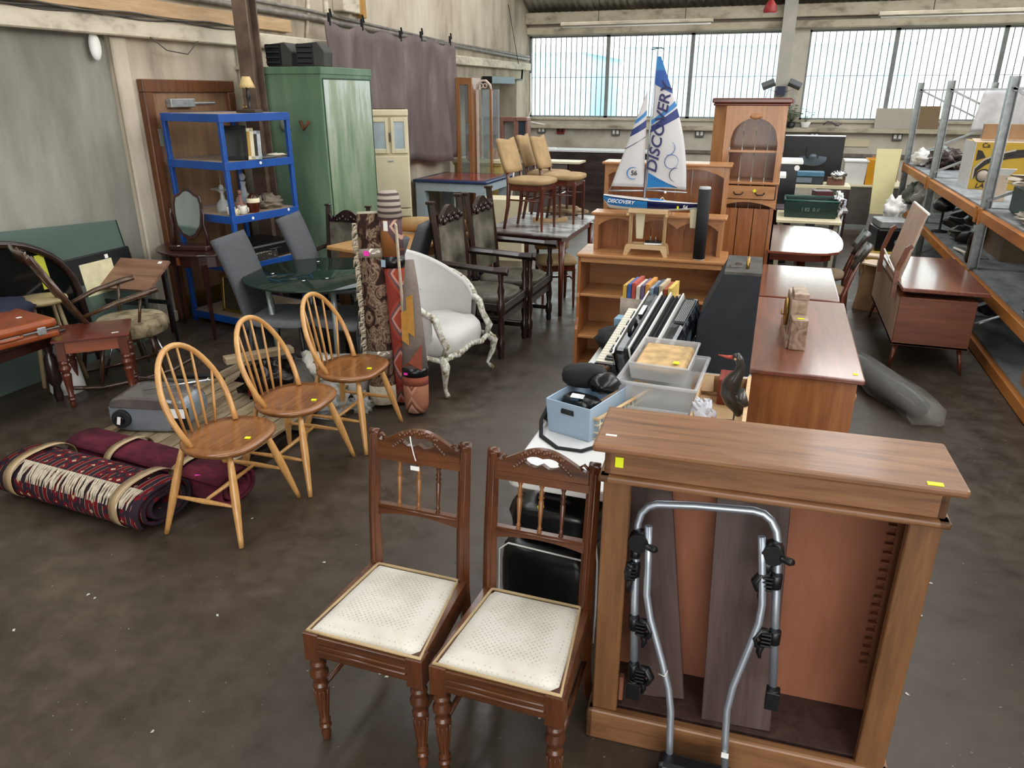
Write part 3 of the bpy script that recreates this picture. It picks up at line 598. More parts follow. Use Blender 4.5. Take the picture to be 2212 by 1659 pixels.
# ---------------------------------------------------------------- black bag
t = thing('black_bag', 'shiny black vinyl bag with white piping under the white folding table', 'bag', (-.60, 2.28, 0), R(-4))
m = MB().grid(28, 28, lambda u, v: (0, 0, 0)) if False else MB()
m.blob((0, 0, .20), (.185, .17, .21), .05, 3, 36, 2, sq=.42); m.build('body', BAG, t)
m = MB().blob((0, .02, .47), (.175, .15, .09), .12, 8, 28, 2, sq=.5); m.build('flap', BAG, t)
m = MB()
for y in (-.163,):
    m.tube([(-.165, y, .03), (-.172, y, .2), (-.168, y, .37), (-.14, y+.01, .395), (.14, y+.01, .395), (.168, y, .37), (.172, y, .2), (.165, y, .03)], .0035, 6)
m.tube([(.183, -.12, .03), (.188, -.13, .2), (.183, -.12, .38), (.15, -.07, .5), (.12, 0, .55)], .0035, 6); m.build('piping', WHT, t)
MB().tube([(-.06, -.06, .55), (-.05, -.09, .58), (.05, -.09, .58), (.06, -.06, .55)], .008, 8).build('handle', BLACKM, t)
MB().cbox((-.03, -.11, .545), (.03, .012, .004), (R(30), 0, .6)).build('price_sticker', YEL, t)
tag(recentre(MB().blob((-.40, 2.62, .61), (.13, .10, .05), .5, 4, 20, 3).build('blue_carrier_bag', flat('blue_plastic', '3c6a98', .4, var=.3), None)), 'crumpled blue plastic bag lying on the black bag under the table', 'bag').location.z -= .0
# ---------------------------------------------------------------- folding table
t = thing('folding_table', 'white plastic topped folding table carrying boxes, tubs and the accordion', 'table', (-.36, 2.965, 0))
m = MB(); rr = []
for cx_, cy_, a0 in ((.32, .875, 0), (-.325, .875, 90), (-.325, -.875, 180), (.32, -.875, 270)):
    for k in range(5): a = R(a0+k*22.5); rr.append((cx_+.045*math.cos(a), cy_+.045*math.sin(a)))
m.plate(rr, .68, .72); m.build('tabletop', WHITE, t, bev=.008, seg=2)
for y in (-.72, .72): MB().tube([(-.30, y, 0), (-.30, y, .68), (.30, y, .68), (.30, y, 0)], .014, 8).build('leg_frame', STEEL, t)
# ================================================================== THINGS ON THE FOLDING TABLE
ZT = .72
t = thing('storage_box', 'pale blue open plastic box full of black camera gear', 'box', (-.565, 2.545, ZT), R(-17))
w2, d2, h = .095, .16, .135; m = MB(); SB = flat('pale_blue_plastic', '9fb4c8', .45, var=.03)
def tray(m, w, d, h, th=.005, T=None, k=.93):
    v = []
    for a, b, z in ((w*k, d*k, 0), (w, d, h), (w-th, d-th, h), (w*k-th, d*k-th, th)): v += [(-a, -b, z), (a, -b, z), (a, b, z), (-a, b, z)]
    f = [(3, 2, 1, 0), (12, 13, 14, 15)]
    for r in range(3): f += [(r*4+i, r*4+(i+1) % 4, (r+1)*4+(i+1) % 4, (r+1)*4+i) for i in range(4)]
    return m.add(v, f, False, T)
tray(m, w2, d2, h).build('body', SB, t, bev=.004)
m = MB(); m.tube([(-.025, -.1545, .10), (.025, -.1545, .10)], .011, 10); m.build('hand_hole', BLACKM, t)
o = thing('camera', 'black camera with silver trim lying in the pale blue box', 'camera', (-.585, 2.50, ZT+.10), R(-17))
MB().blob((0, 0, .0), (.075, .04, .03), .08, 2, 24, 2, sq=.6).build('body', BLACKP, o); MB().tube([(.03, -.035, .0), (.03, -.075, .005)], .026, 14).build('lens', BLACKP, o); MB().cbox((0, -.03, .03), (.05, .025, .015), (.3, 0, .2)).build('trim_plate', CHROME, o)
o = thing('binocular_case', 'rounded black leather case propped open on top of the pale blue box', 'case', (-.60, 2.60, ZT+.12), R(10))
MB().blob((0, 0, .05), (.085, .05, .045), .1, 5, 24, 2, sq=.7).build('body', BLACKM, o); MB().blob((.075, -.045, .04), (.06, .055, .04), .15, 6, 20, 2).build('flap', BAG, o)
st = MB().tube([(-.66, 2.62, .84), (-.715, 2.55, .80), (-.73, 2.46, .745), (-.70, 2.36, .728), (-.62, 2.29, .725), (-.53, 2.29, .727), (-.46, 2.37, .73), (-.45, 2.46, .76)], .004, 6, flat=2)
tag(recentre(st.build('camera_strap', BLACKM)), 'thin black strap looping out of the pale blue box onto the table', 'strap')
m = MB()
for k in range(5):
    a = [(.04*math.cos(i*.7+k)*(.7+.1*k), .035*math.sin(i*.7+k*1.3), .03+.018*math.sin(i*1.1+k)) for i in range(9)]; m.tube(a, .011, 8, closed=True)
tag(m.build('leather_strap_coil', flat('tan_leather', '5c4024', .5, var=.3), loc=(-.64, 3.02, ZT)), 'coiled brown knotted leather strap behind the pale blue box', 'strap')
# wicker basket next to box
t = thing('wicker_basket', 'cream open-weave basket tray squeezed between the blue box and the tub', 'basket', (-.465, 2.60, ZT), R(-20))
m = MB()
for z in (.004, .03, .06, .085): m.tube([(-.035, -.20, z), (.035, -.20, z), (.04, .20, z), (-.04, .20, z)], .004, 6, closed=True)
for k in range(14): y = -.19+.38*k/13; m.tube([(-.038, y, 0), (-.038, y, .09)], .003, 5); m.tube([(.038, y, 0), (.038, y, .09)], .003, 5)
m.build('weave', CREAM, t); MB().tube([(-.04, -.21, .09), (.04, -.21, .09), (.045, .21, .09), (-.045, .21, .09)], .007, 8, closed=True).build('rim', BEECH, t)
tag(MB().cbox((0, 0, .008), (.07, .035, .015)).build('soap_box', CREAM, loc=(-.53, 2.93, ZT), rz=.4, bev=.003), 'small cream oval box beside the clear tub', 'box')
# clear tubs
t = thing('clear_tub', 'large clear plastic tub holding cups and crockery on the folding table', 'tub', (-.325, 2.80, ZT), R(-2))
m = MB(); tray(m, .145, .19, .16, .004, None, .86); m.build('body', PLASTC, t, bev=.012, seg=2); MB().tube([(-.15, -.195, .158), (.15, -.195, .158), (.15, .195, .158), (-.15, .195, .158)], .008, 8, closed=True).build('rim', PLASTC, t)
tag(MB().lathe([(.02, 0), (.045, .03), (.05, .07), (.048, .07), (.043, .032), (.0, .005)], 20).build('glass_cup', GLASSW, loc=(-.37, 2.74, ZT+.01)), 'glass cup seen through the left wall of the clear tub', 'cup')
tag(MB().lathe([(.02, 0), (.045, .03), (.05, .07), (.048, .07), (.043, .032), (.0, .005)], 20).build('glass_cup', GLASSW, loc=(-.27, 2.74, ZT+.01)), 'glass cup seen through the right wall of the clear tub', 'cup')
t = thing('lidded_tray', 'small clear box with tan contents stacked on the large clear tub', 'tub', (-.335, 2.87, ZT+.135), R(-3)); t.rotation_euler = (R(4), 0, R(-3))
m = MB(); tray(m, .115, .14, .07, .003, None, .92); m.build('body', PLASTC, t, bev=.01, seg=2); MB().cbox((0, 0, .045), (.20, .25, .03)).build('contents', flat('tan_sand', 'c0a070', .8, var=.3, scale=20), t, bev=.01)
MB().tube([(-.115, -.14, .07), (.115, -.14, .07), (.115, .14, .07), (-.115, .14, .07)], .006, 8, closed=True).build('rim', PLASTC, t)
MB().cbox((.06, -.08, .068), (.022, .022, .003)).build('price_sticker', YEL, t)
t = thing('sewing_tub', 'low clear tub of buttons with an orange loop handle at the table front', 'tub', (-.325, 2.535, ZT), 0)
m = MB(); tray(m, .125, .055, .075, .003, None, .92); m.build('body', PLASTC, t, bev=.012, seg=2)
for x in (-.055, .05): MB().lathe([(.045, 0), (.048, .02), (.042, .035), (.0, .03)], 20, TM((x, 0, .01))).build('button_tin', GLASSW, t)
MB().tube([(-.125, -.045, .02), (-.12, -.05, .075), (-.09, -.055, .092), (.08, -.055, .094), (.125, -.05, .075), (.15, -.045, .03), (.165, -.04, .0)], .006, 8, flat=1.8).build('handle', flat('orange_cane', 'b87840', .5), t)
# wooden tray with crystal, bird, stones
t = thing('wooden_crate', 'pale wooden tray with thin sides at the right edge of the folding table', 'tray', (-.095, 2.78, ZT))
m = MB(); m.box((-.10, -.24, 0), (.10, .24, .008)); m.build('base', BEECH, t)
for a, b in (((-.10, -.24, 0), (-.09, .24, .07)), ((.085, -.24, 0), (.10, .24, .09)), ((-.10, .23, 0), (.10, .24, .08))): MB().box(a, b).build('side', BEECH, t, bev=.001)
t = thing('crystal_cluster', 'rough translucent white crystal rock in the wooden tray', 'crystal', (-.155, 2.64, ZT+.008))
m = MB(); m.blob((0, 0, .045), (.045, .04, .05), .35, 4, 22, 4)
for k in range(26):
    a = rnd.random()*6.28; r = .035*rnd.random()**.5; z = .055+.035*rnd.random(); T = TM((r*math.cos(a), r*math.sin(a), z), (rnd.uniform(-.8, .8), rnd.uniform(-.8, .8), a)); m.lathe([(.007, -.01), (.008, .012), (.0015, .024)], 6, T)
m.build('rock', clear('quartz', 'f0f2f8', .75, .15), t)
t = thing('bird_figure', 'carved dark bird with long red beak standing in the wooden tray', 'ornament', (-.06, 2.70, ZT+.008), R(180))
# local: faces +x after rz=180 -> looks to world -x
BIRD = wood('dark_carved_wood', '17140f', '3a3229', 'z', .35, .3)
m = MB().tube([(-.035, 0, .035), (-.03, 0, .06), (-.012, 0, .09), (.004, 0, .125), (.004, 0, .155), (-.008, 0, .185), (-.02, 0, .21), (-.022, 0, .235), (-.016, 0, .255), (-.004, 0, .268), (.008, 0, .266)], [.010, .022, .034, .038, .036, .028, .019, .0155, .0155, .0165, .010], 16); m.build('body', BIRD, t)
MB().tube([(-.02, 0, .13), (-.045, .0, .08), (-.05, 0, .045)], [.03, .024, .008], 12, flat=1.2).build('wing', BIRD, t)
MB().tube([(.008, 0, .264), (.03, 0, .263), (.062, 0, .268)], [.008, .006, .0015], 10).build('beak', flat('red_beak', 'b04434', .4), t)
for s in (-1, 1): MB().blob((-.001, s*.0145, .262), (.005, .003, .005)).build('eye', flat('amber_eye', 'c8a070', .3, var=0), t)
for s in (-1, 1): MB().tube([(-.02, s*.012, .05), (-.018, s*.013, .008), (.01, s*.016, .003)], .004, 6).build('leg', BIRD, t)
tag(MB().blob((0, 0, .03), (.022, .018, .03), .3, 7, 16).build('sea_shell', flat('pink_shell', 'b0705c', .5, var=.3), loc=(-.11, 2.59, ZT+.008)), 'pink and red tipped shell at the foot of the dark bird', 'shell')
tag(MB().blob((0, 0, .025), (.035, .02, .022), .3, 9, 16).build('pebble', flat('grey_stone', '5c5650', .7, var=.3), loc=(-.075, 2.60, ZT+.008)), 'dark grey stone beside the pink shell in the wooden tray', 'stone')
tag(MB().blob((0, 0, .02), (.02, .016, .02), .1, 2, 14).build('pebble', CREAM, loc=(-.165, 2.76, ZT+.008)), 'small cream pebble behind the crystal in the wooden tray', 'stone')
tag(MB().cbox((0, 0, .055), (.085, .12, .11)).build('hardwood_block', wood('red_hardwood', '5c2014', '944034', 'y', .6), loc=(-.075, 2.93, ZT+.008), bev=.003), 'red-brown hardwood block standing behind the carved bird', 'wood block')
tag(MB().cbox((0, 0, .01), (.09, .07, .012), (R(50), 0, 0)).build('picture_holder', BEECH, loc=(-.185, 2.98, ZT+.04), rz=.1), 'tiny empty pale wooden frame leaning behind the clear tub', 'frame')
# accordion case
t = thing('accordion_case', 'tall black fibre instrument case with sloping side at the table corner', 'case', (-.005, 3.235, ZT), R(1))
m = MB(); xs0, xs1 = -.255, -.15; m.prism([(xs0, 0), (0, 0), (0, .465), (xs1, .465), (xs0+.01, .24)], .36, TM((0, .20, 0))); m.build('body', flat('black_fibreboard', '1b2026', .75, var=.25, scale=14, bmp=.15), t, bev=.006, seg=2)
MB().prism([(xs1-.002, .455), (.001, .455), (.001, .467), (xs1-.002, .467)], .362, TM((0, .20, 0))).build('scuffed_top', flat('scuffed_grey', '47453f', .8, var=.4, scale=9), t)
MB().tube([(-.06, .1, .467), (-.06, .1, .50), (-.06, .18, .50), (-.06, .18, .467)], .008, 8).build('handle', BRASS, t); MB().cbox((-.11, .12, .472), (.05, .02, .008), (0, 0, .3)).cbox((-.1, .18, .472), (.03, .02, .008)).build('latch', CHROME, t)
# accordion
t = thing('accordion', 'black piano accordion with white trimmed bellows and ivory keys', 'accordion', (-.455, 3.27, ZT), R(-16)); t.location = (-.47, 3.26, ZT+.085); t.rotation_euler = (R(22), R(-3), R(-12))
PEARL = blotch('black_pearloid', [(.35, '08090b'), (.5, '14171a'), (.62, '4a5258')], 18, 3, .15, (1, 1, 1), 0, spec=.8); IVORY = flat('ivory', 'e2dcc6', .3, var=.03)
MB().box((-.055, -.22, .0), (.015, .22, .155)).build('treble_box', PEARL, t, bev=.02, seg=2)
m = MB()
for k in range(6): m.box((.018+k*.018, -.205, .01), (.029+k*.018, .205, .160))
m.box((.015, -.198, .01), (.125, .198, .152)); m.build('bellows', BLACKM, t, bev=.003)
m = MB()
for x in (.018, .062, .122): m.box((x, -.212, .004), (x+.006, .212, .170))
for x in (-.05,): m.box((x, -.223, .157), (x+.006, .223, .161))
m.build('white_trim', WHT, t)
MB().box((.128, -.21, .0), (.20, .21, .158)).build('bass_box', PEARL, t, bev=.02, seg=2)
m = MB(); m.box((.150, .0, .158), (.195, .18, .162)); m.build('bass_grille_frame', BLACKP, t)
m = MB()
for k in range(6): m.box((.151+k*.0075, .01, .160), (.155+k*.0075, .17, .166))
m.build('bass_grille', CHROME, t)
MB().box((-.062, -.215, .03), (-.055, .215, .13)).build('treble_grille', CHROME, t)
MB().box((-.16, -.215, .0), (-.055, .215, .055)).build('keyboard_base', BLACKP, t, bev=.006)
m = MB()
for k in range(22): m.box((-.155, -.205+k*.0186, .055), (-.06, -.205+k*.0186+.0174, .064))
m.build('white_keys', IVORY, t, bev=.001)
m = MB()
for k in range(21):
    if k % 7 in (2, 6): continue
    m.box((-.115, -.205+k*.0186+.0125, .064), (-.06, -.205+k*.0186+.0235, .073))
m.build('black_keys', BLACKP, t, bev=.001)
MB().box((-.158, -.225, .0), (-.055, -.207, .066)).build('keyboard_end', PEARL, t, bev=.008)
MB().tube([(-.02, -.02, .158), (-.02, -.03, .18), (-.02, -.08, .18), (-.02, -.1, .158)], .009, 6, flat=1.5).build('strap', BLACKM, t); MB().cbox((-.015, .06, .165), (.02, .07, .012)).build('register_switch', CHROME, t)
# magazines box and others at the back of the table
t = thing('records_box', 'open box packed with colourful paperbacks at the far end of the folding table', 'box', (-.535, 3.76, ZT), R(-5))
MB().cbox((0, 0, .10), (.27, .19, .20)).build('body', flat('faded_print', 'b8a898', .6, var=.4, scale=20), t)
cols = ['c8a040', '3a5a9a', 'b04838', 'd8d0c0', '6a5878', 'd09040', '8898a8', '40506a', 'c0b090', '984830', 'e0c060']
for k, c in enumerate(cols): MB().box((-.125+k*.023, -.09, .12), (-.125+k*.023+.019, .09, .265+.008*(k % 3))).build('book', flat('book_%d' % k, c, .5, var=.25, scale=25), t)
t = thing('blue_box', 'small printed light blue box in front of the open box of paperbacks', 'box', (-.63, 3.60, ZT), R(-5))
MB().cbox((0, 0, .06), (.10, .08, .12)).build('body', flat('printed_blue', '8fb4cc', .5, var=.1), t); 
for z in (.085, .06, .04): MB().cbox((-.01, -.041, z), (.05, .002, .01)).build('print', flat('print_navy', '28344c', .5, var=0), t)
tag(MB().blob((0, 0, .05), (.09, .13, .05), .3, 3, 24).build('black_pouch', BLACKM, loc=(-.66, 3.47, ZT)), 'soft black pouch lying left of the accordion keys', 'bag')
for k, (x, y, a, lab) in enumerate(((-.345, 3.66, .35, 'grey metallic wrapped roll leaning on the box of paperbacks'), (-.275, 3.70, .45, 'second grey wrapped roll beside the tall black case'))):
    m = MB(); P = [(0, -.12, .03), (0, -.10, .035), (0, .0, .06), (0, .10, .09), (0, .13, .10)]; m.tube(P, [.02, .032, .036, .036, .02], 14)
    for q in range(6): m.tube([(.036*math.cos(z), -.09+.036*q, .04+.011*q+.036*math.sin(z)) for z in [i*.55 for i in range(12)]], .003, 5, closed=True)
    o = m.build('wrapped_roll', flat('pewter_foil%d' % k, '6a6460', .3, .4, var=.3, scale=20), loc=(x, y, ZT+.01), rz=a); tag(o, lab, 'roll')
tag(MB().lathe([(.02, 0), (.022, .01), (.022, .10), (.012, .12), (.012, .15), (.0, .15)], 16).build('clear_bottle', PLASTC, loc=(-.20, 3.76, ZT)), 'clear plastic bottle standing behind the tall black case', 'bottle')
# small black thing beside table end
tag(MB().blob((0, 0, .02), (.02, .04, .02), .2, 2, 12).build('dark_bottle', BLACKP, loc=(-.715, 2.52, ZT)), 'tiny black object on the edge of the folding table left of the blue box', 'case')
# ================================================================== PINE DRESSERS, BOAT, RIGHT-HAND ROW
t = thing('pine_shelf_unit', 'low open pine bookcase with stepped sides carrying the model yacht', 'shelf unit', (-1.235, 5.0, 0), R(2))
W = .99
MB().box((-.01, -.015, .835), (W+.01, .37, .86)).build('top', PINE, t, bev=.008, seg=2)
MB().box((.01, .0, .80), (W-.01, .02, .835)).build('top_rail', PINE, t)
for x in (0, W-.022):
    m = MB(); m.prism([(-.05, 0), (.36, 0), (.36, .835), (.0, .835), (.0, .58), (-.012, .55), (-.012, .40), (-.03, .345), (-.05, .32)], .022, TM((x+.011, 0, 0), (0, 0, R(90))))
    m.build('side_panel', PINED, t, bev=.002)
MB().box((.02, .34, .02), (W-.02, .352, .835)).build('back_panel', PINE, t)
for z, y0 in ((.555, 0), (.26, -.045), (.03, -.045)): MB().box((.022, y0, z), (W-.022, .34, z+.02)).build('shelf', PINE, t, bev=.003)
def valance(m, x0, x1, z1, dep, arches, t_=.02, y=0, n=14):
    L = (x1-x0)/arches
    for a in range(arches):
        for i in range(n):
            u0, u1 = i/n, (i+1)/n; f = lambda u: z1-dep*(1-.75*math.sin(math.pi*u)**.8)
            m.prism([(x0+L*(a+u0), f(u0)), (x0+L*(a+u1), f(u1)), (x0+L*(a+u1), z1), (x0+L*(a+u0), z1)], t_, TM((0, y, 0)))
    return m
def rackunit(label, loc, w, h, d, arches, rz=0, planks=7, grp='pine plate racks', z0=0):
    t = thing('pine_plate_rack', label, 'plate rack', loc, rz)
    MB().box((-.02, -.025, h-.02), (w+.02, d, h)).build('top', PINE, t, bev=.007, seg=2)
    for x in (0, w-.03): MB().box((x, 0, 0), (x+.03, d-.005, h-.02)).build('side_panel', PINEZ, t, bev=.002)
    valance(MB(), .03, w-.03, h-.02, .075, arches, .02, .012).build('valance', PINE, t)
    m = MB()
    for k in range(planks): a = .03+(w-.06)*k/planks; m.box((a+.002, d-.02, 0), (a+(w-.06)/planks-.002, d-.008, h-.03))
    m.build('back_boards', PINED, t); return t
p1 = rackunit('short pine rack with three arches standing on the low pine bookcase', (-1.165, 5.16, .86), .875, .265, .15, 3, R(1))
p2 = rackunit('taller pine dresser with two arches behind the short arched rack', (-1.205, 5.62, 0), .89, 1.425, .22, 2, R(1))
MB().box((.03, .0, .95), (.86, .2, .97)).build('shelf', PINE, p2); MB().box((.03, 0, 0), (.86, .02, .90)).build('lower_front', PINED, p2)
tag(MB().blob((0, 0, .006), (.025, .015, .008), .2, 3, 12).build('white_ornament', WHT, loc=(-.70, 5.70, 1.425)), 'tiny white ornament on top of the taller pine dresser', 'ornament')
# tall corner cupboard
t = thing('pine_cupboard', 'tall pine cupboard with an arched open front and drawer, right of the sail', 'cupboard', (-.50, 6.2, 0), 0)
w, d, h = .53, .36, 1.86; xL = .09
MB().box((-.02, -.03, h-.035), (w+.03, d+.01, h)).box((-.01, -.015, h-.055), (w+.015, d, h-.035)).build('cornice', MAHOG, t, bev=.008, seg=2)
MB().add([(0, .10, 0), (xL, 0, 0), (xL, 0, h-.05), (0, .10, h-.05), (0, d, 0), (0, d, h-.05)], [(0, 1, 2, 3), (4, 0, 3, 5)]).build('side_panel', PINEZ, t, solid=.015)
MB().box((w-.012, 0, 0), (w, d, h-.05)).build('side_panel', PINEZ, t)
m = MB(); a0, a1, zt, n = xL+.045, w-.045, h-.14, 16; cx_ = (a0+a1)/2; ra = (a1-a0)/2; zs = zt-ra*1.02
m.box((xL, -.01, 1.24), (a0, .012, h-.05)); m.box((a1, -.01, 1.24), (w, .012, h-.05))
for i in range(n):
    x0_, x1_ = a0+(a1-a0)*i/n, a0+(a1-a0)*(i+1)/n; g = lambda x: zs+ra*1.02*math.sqrt(max(0, 1-((x-cx_)/ra)**2))
    m.prism([(x0_, g(x0_)), (x1_, g(x1_)), (x1_, h-.05), (x0_, h-.05)], .022, TM((0, .001, 0)))
m.blob((cx_, -.012, zt+.012), (.045, .01, .022), .1, 1, 14)
m.build('arched_front', PINEZ, t)
m = MB()
for k in range(4): a = xL+.03+(w-xL-.05)*k/4; m.box((a+.003, d-.03, .1), (a+(w-xL-.05)/4-.003, d-.015, h-.06))
m.build('back_boards', PINED, t)
MB().box((xL, .02, 1.47), (w-.015, d-.03, 1.487)).build('shelf', PINE, t); MB().box((xL-.01, -.02, 1.235), (w+.005, d-.03, 1.255)).build('counter', PINE, t, bev=.004)
dr = MB().box((xL+.02, -.018, 1.125), (w-.02, .0, 1.225)).build('drawer', PINE, t, bev=.004)
for x in (.24, .40): MB().tube([(x-.035, -.02, 1.175), (x-.02, -.04, 1.16), (x+.02, -.04, 1.16), (x+.035, -.02, 1.175)], .005, 8).build('drawer_handle', flat('iron', '2a2624', .5, .6), dr)
MB().cbox((.36, -.022, 1.19), (.022, .004, .022), (0, R(40), 0)).build('price_sticker', YEL, t)
m = valance(MB(), xL, w, 1.12, .07, 1, .02, .0); m.build('apron', PINE, t)
m = MB(); m.box((xL, -.004, 0), (w, .004, .1)); m.box((xL, 0, .1), (xL+.04, .015, 1.06)); m.box((w-.04, 0, .1), (w, .015, 1.06))
for k in range(3): a = xL+.04+(w-xL-.08)*k/3; m.box((a+.003, .012, .1), (a+(w-xL-.08)/3-.003, .02, 1.05))
m.build('door', PINED, t)
# ---------------------------------------------------------------- model yacht
ys = 5.10
t = thing('yacht_stand', 'pale plywood cradle holding the model yacht', 'stand', (-.78, ys, .86), R(1))
m = MB()
for y in (-.055, .055):
    m.prism([(-.15, 0), (-.125, 0), (-.10, .045), (.10, .045), (.125, 0), (.15, 0), (.14, .06), (.13, .075), (-.13, .075), (-.14, .06)], .007, TM((0, y, 0)))
m.build('foot', BEECH, t)
for x in (-.115, .115):
    MB().box((x-.006, -.05, .07), (x+.006, -.035, .31)).build('post', flat('cloudy_ply', 'a8875c', .5), t); MB().box((x-.006, .035, .07), (x+.006, .05, .31)).build('post', BEECH, t)
MB().box((-.13, -.062, .285), (.135, -.05, .315)).box((-.13, .05, .285), (.135, .062, .315)).build('cradle_rail', BEECH, t, bev=.003)
for x in (-.13, .128): MB().box((x-.008, -.07, .27), (x+.008, .07, .285)).build('cross_piece', BEECH, t)
t = thing('model_yacht', 'blue and white model sailing yacht lettered DISCOVERY on its sail, number 56', 'model boat', (-.78, ys, 1.165), R(1))
HB = flat('hull_light_blue', '2f7fc0', .2, var=0, coat=.5); HN = flat('hull_navy', '171c48', .2, var=0, coat=.5); HW = flat('hull_white', 'dcdcd8', .25, var=0)
L = .645
def hw_(u): return .062*math.sin(math.pi*min(1, .04+u*.98)**.75)**.7 if u < .97 else .028
def sh(u): return .082-.036*u+.02*(u-.5)**2     # sheer
def ke(u): return -.012+.075*abs(u-.42)**2.3*1.6+(.045*(1-u/.06) if u < .06 else 0)
def hull(v0, v1, e=0):
    def fn(u, v):
        vv = v0+(v1-v0)*v; a = (vv)*math.pi/2; zz = ke(u)+(sh(u)-ke(u))*(1-math.cos(a))**.8; yy = hw_(u)*math.sin(a)**.7
        return (-.31+L*u, yy, zz)
    return fn
for s in (-1, 1):
    for v0, v1, mt, nm in ((0, .46, HW, 'hull_bottom'), (.46, .93, None, 'hull_side'), (.93, 1.0, HN, 'hull_rim')):
        f0 = hull(v0, v1)
        if mt: MB().grid(34, 6, lambda u, v: (f0(u, v)[0], s*f0(u, v)[1], f0(u, v)[2])).build(nm, mt, t)
        else:
            MB().grid(20, 5, lambda u, v: (f0(u*.47, v)[0], s*f0(u*.47, v)[1], f0(u*.47, v)[2])).build('hull_side', HB, t)
            MB().grid(20, 5, lambda u, v: (f0(.47+u*.53, v)[0], s*f0(.47+u*.53, v)[1], f0(.47+u*.53, v)[2])).build('hull_side', HN, t)
MB().grid(30, 4, lambda u, v: (-.31+L*u, hw_(u)*(2*v-1), sh(u)+.004*math.sin(math.pi*v))).build('deck', HW, t)
MB().blob((.03, 0, .062), (.07, .03, .014), 0, 1, 20).build('hatch', HB, t)
MB().tube([(.06, -.02, .06), (.085, 0, .085), (.10, .02, .058)], .003, 6).build('deck_loop', CREAM, t)
MB().prism([(-.09, .0), (-.02, .0), (-.028, -.20), (-.075, -.20)], .012).build('keel', CREAM, t, bev=.004)
MB().prism([(.268, .035), (.322, .035), (.318, -.11), (.28, -.11)], .008).build('rudder', CREAM, t, bev=.003)
MB().tube([(-.035, 0, .06), (-.03, 0, .5), (-.012, 0, .98)], [.006, .005, .003], 8).build('mast', ALU, t)
MB().tube([(-.05, 0, .985), (.01, 0, .995), (.03, 0, .985)], .003, 6).tube([(-.045, 0, .998), (.02, 0, .992)], .0025, 5).build('masthead', BLACKP, t)
SAIL = flat('sailcloth', 'd4d2d2', .6, var=.03)
def belly(u, v): return -.018*math.sin(math.pi*u)*math.sin(math.pi*min(1, v+.1))
# main sail: luff x from -.03 (foot) to -.012 (head); leech x from .235 to .012
z0s, z1s = .135, .945
def ms(u, v, dy=0):
    xl = -.028+.016*v; xr = .235-.223*v+.055*math.sin(math.pi*v)**1.0*(1-v*.3); x = xl+(xr-xl)*u; return (x, belly(u, v)+dy, z0s+(z1s-z0s)*v+.008*math.sin(math.pi*u)*(1-v))
MB().grid(10, 30, ms).build('main_sail', SAIL, t, solid=.0012)
def jb(u, v, dy=0):
    xl = -.265+.205*v; xr = -.045+.005*v*0-.012*v; x = xl+(xr-xl)*u; return (x, belly(u, v)*.8+dy, .145+.60*v)
MB().grid(8, 20, jb).build('jib_sail', SAIL, t, solid=.0012)
def patch(fn, name, col, pts, n=8):   # band between two poly-lines in sail coordinates, laid on the camera side face
    for dy in (-.0016,):
        m = MB(); (a, b) = pts
        def g(u, v):
            ua = a[0][0]+(a[1][0]-a[0][0])*u; va = a[0][1]+(a[1][1]-a[0][1])*u; ub = b[0][0]+(b[1][0]-b[0][0])*u; vb = b[0][1]+(b[1][1]-b[0][1])*u
            return fn(ua+(ub-ua)*v, va+(vb-va)*v, dy)
        m.grid(12, n, g).build(name, col, t)
patch(ms, 'sail_stripe', HB, (((0, .90), (1, .90)), ((0, 1), (1, 1)))); patch(ms, 'sail_stripe', flat('mid_blue', '2a55a0', .5, var=0), (((0, .80), (1, .73)), ((0, .90), (1, .90))))
patch(ms, 'sail_stripe', flat('stripe_navy', '2a3a78', .5, var=0), (((0, .44), (1, .56)), ((0, .49), (1, .625)))); patch(ms, 'sail_stripe', flat('stripe_blue', '3c82c4', .5, var=0), (((0, .50), (1, .64)), ((0, .535), (1, .68))))
patch(ms, 'sail_stripe', HB, (((0.02, .01), (.75, .01)), ((0.02, .13), (.35, .07)))); patch(ms, 'sail_stripe', HN, (((0.02, .085), (.72, .01)), ((0.02, .105), (.8, .01))))
patch(jb, 'sail_stripe', flat('stripe_navy', '2a3a78', .5, var=0), (((0, .53), (1, .63)), ((0, .61), (1, .71)))); patch(jb, 'sail_stripe', flat('stripe_blue', '3c82c4', .5, var=0), (((0, .66), (1, .76)), ((0, .71), (1, .81))))
patch(jb, 'sail_stripe', HN, (((0, .40), (1, .53)), ((0, .41), (1, .538))), 2)
FX = R(90)
words('lettering', 'DISCOVERY', .096, flat('letter_navy', '26265a', .5, var=0), t, TM((.036, -.021, .515), (FX, R(-83), 0)), .0006, shear=.2, xs=1.08)
words('lettering', '56', .042, BLACKP, t, TM((-.112, -.0165, .235), (FX, 0, 0)), .0006)
def ringarc(cx_, cz, r, a0, a1, y, mt, th=.0028):
    n = 20; MB().tube([(cx_+r*math.cos(R(a0+(a1-a0)*i/n)), y, cz+r*math.sin(R(a0+(a1-a0)*i/n))) for i in range(n+1)], [th*(.35+.65*math.sin(math.pi*i/n)) for i in range(n+1)], 6).build('ring_emblem', mt, t)
ringarc(-.12, .235, .038, 60, 300, -.016, HB, .004)
ringarc(.10, .40, .044, -100, 60, -.024, HB); ringarc(.128, .315, .044, 0, 360, -.024, flat('ring_mid', '44639c', .5, var=0)); ringarc(.165, .232, .044, 80, 260, -.022, HN)
words('lettering', 'DISCOVERY', .034, WHT, t, TM((-.185, -.062, .052), (R(96), R(3), 0)), .0006, shear=.3)
words('lettering', '56', .034, WHT, t, TM((.24, -.050, .03), (R(96), R(3), 0)), .0006, shear=.2); MB().cbox((.195, -.056, .028), (.012, .003, .02)).build('price_sticker', YEL, t)
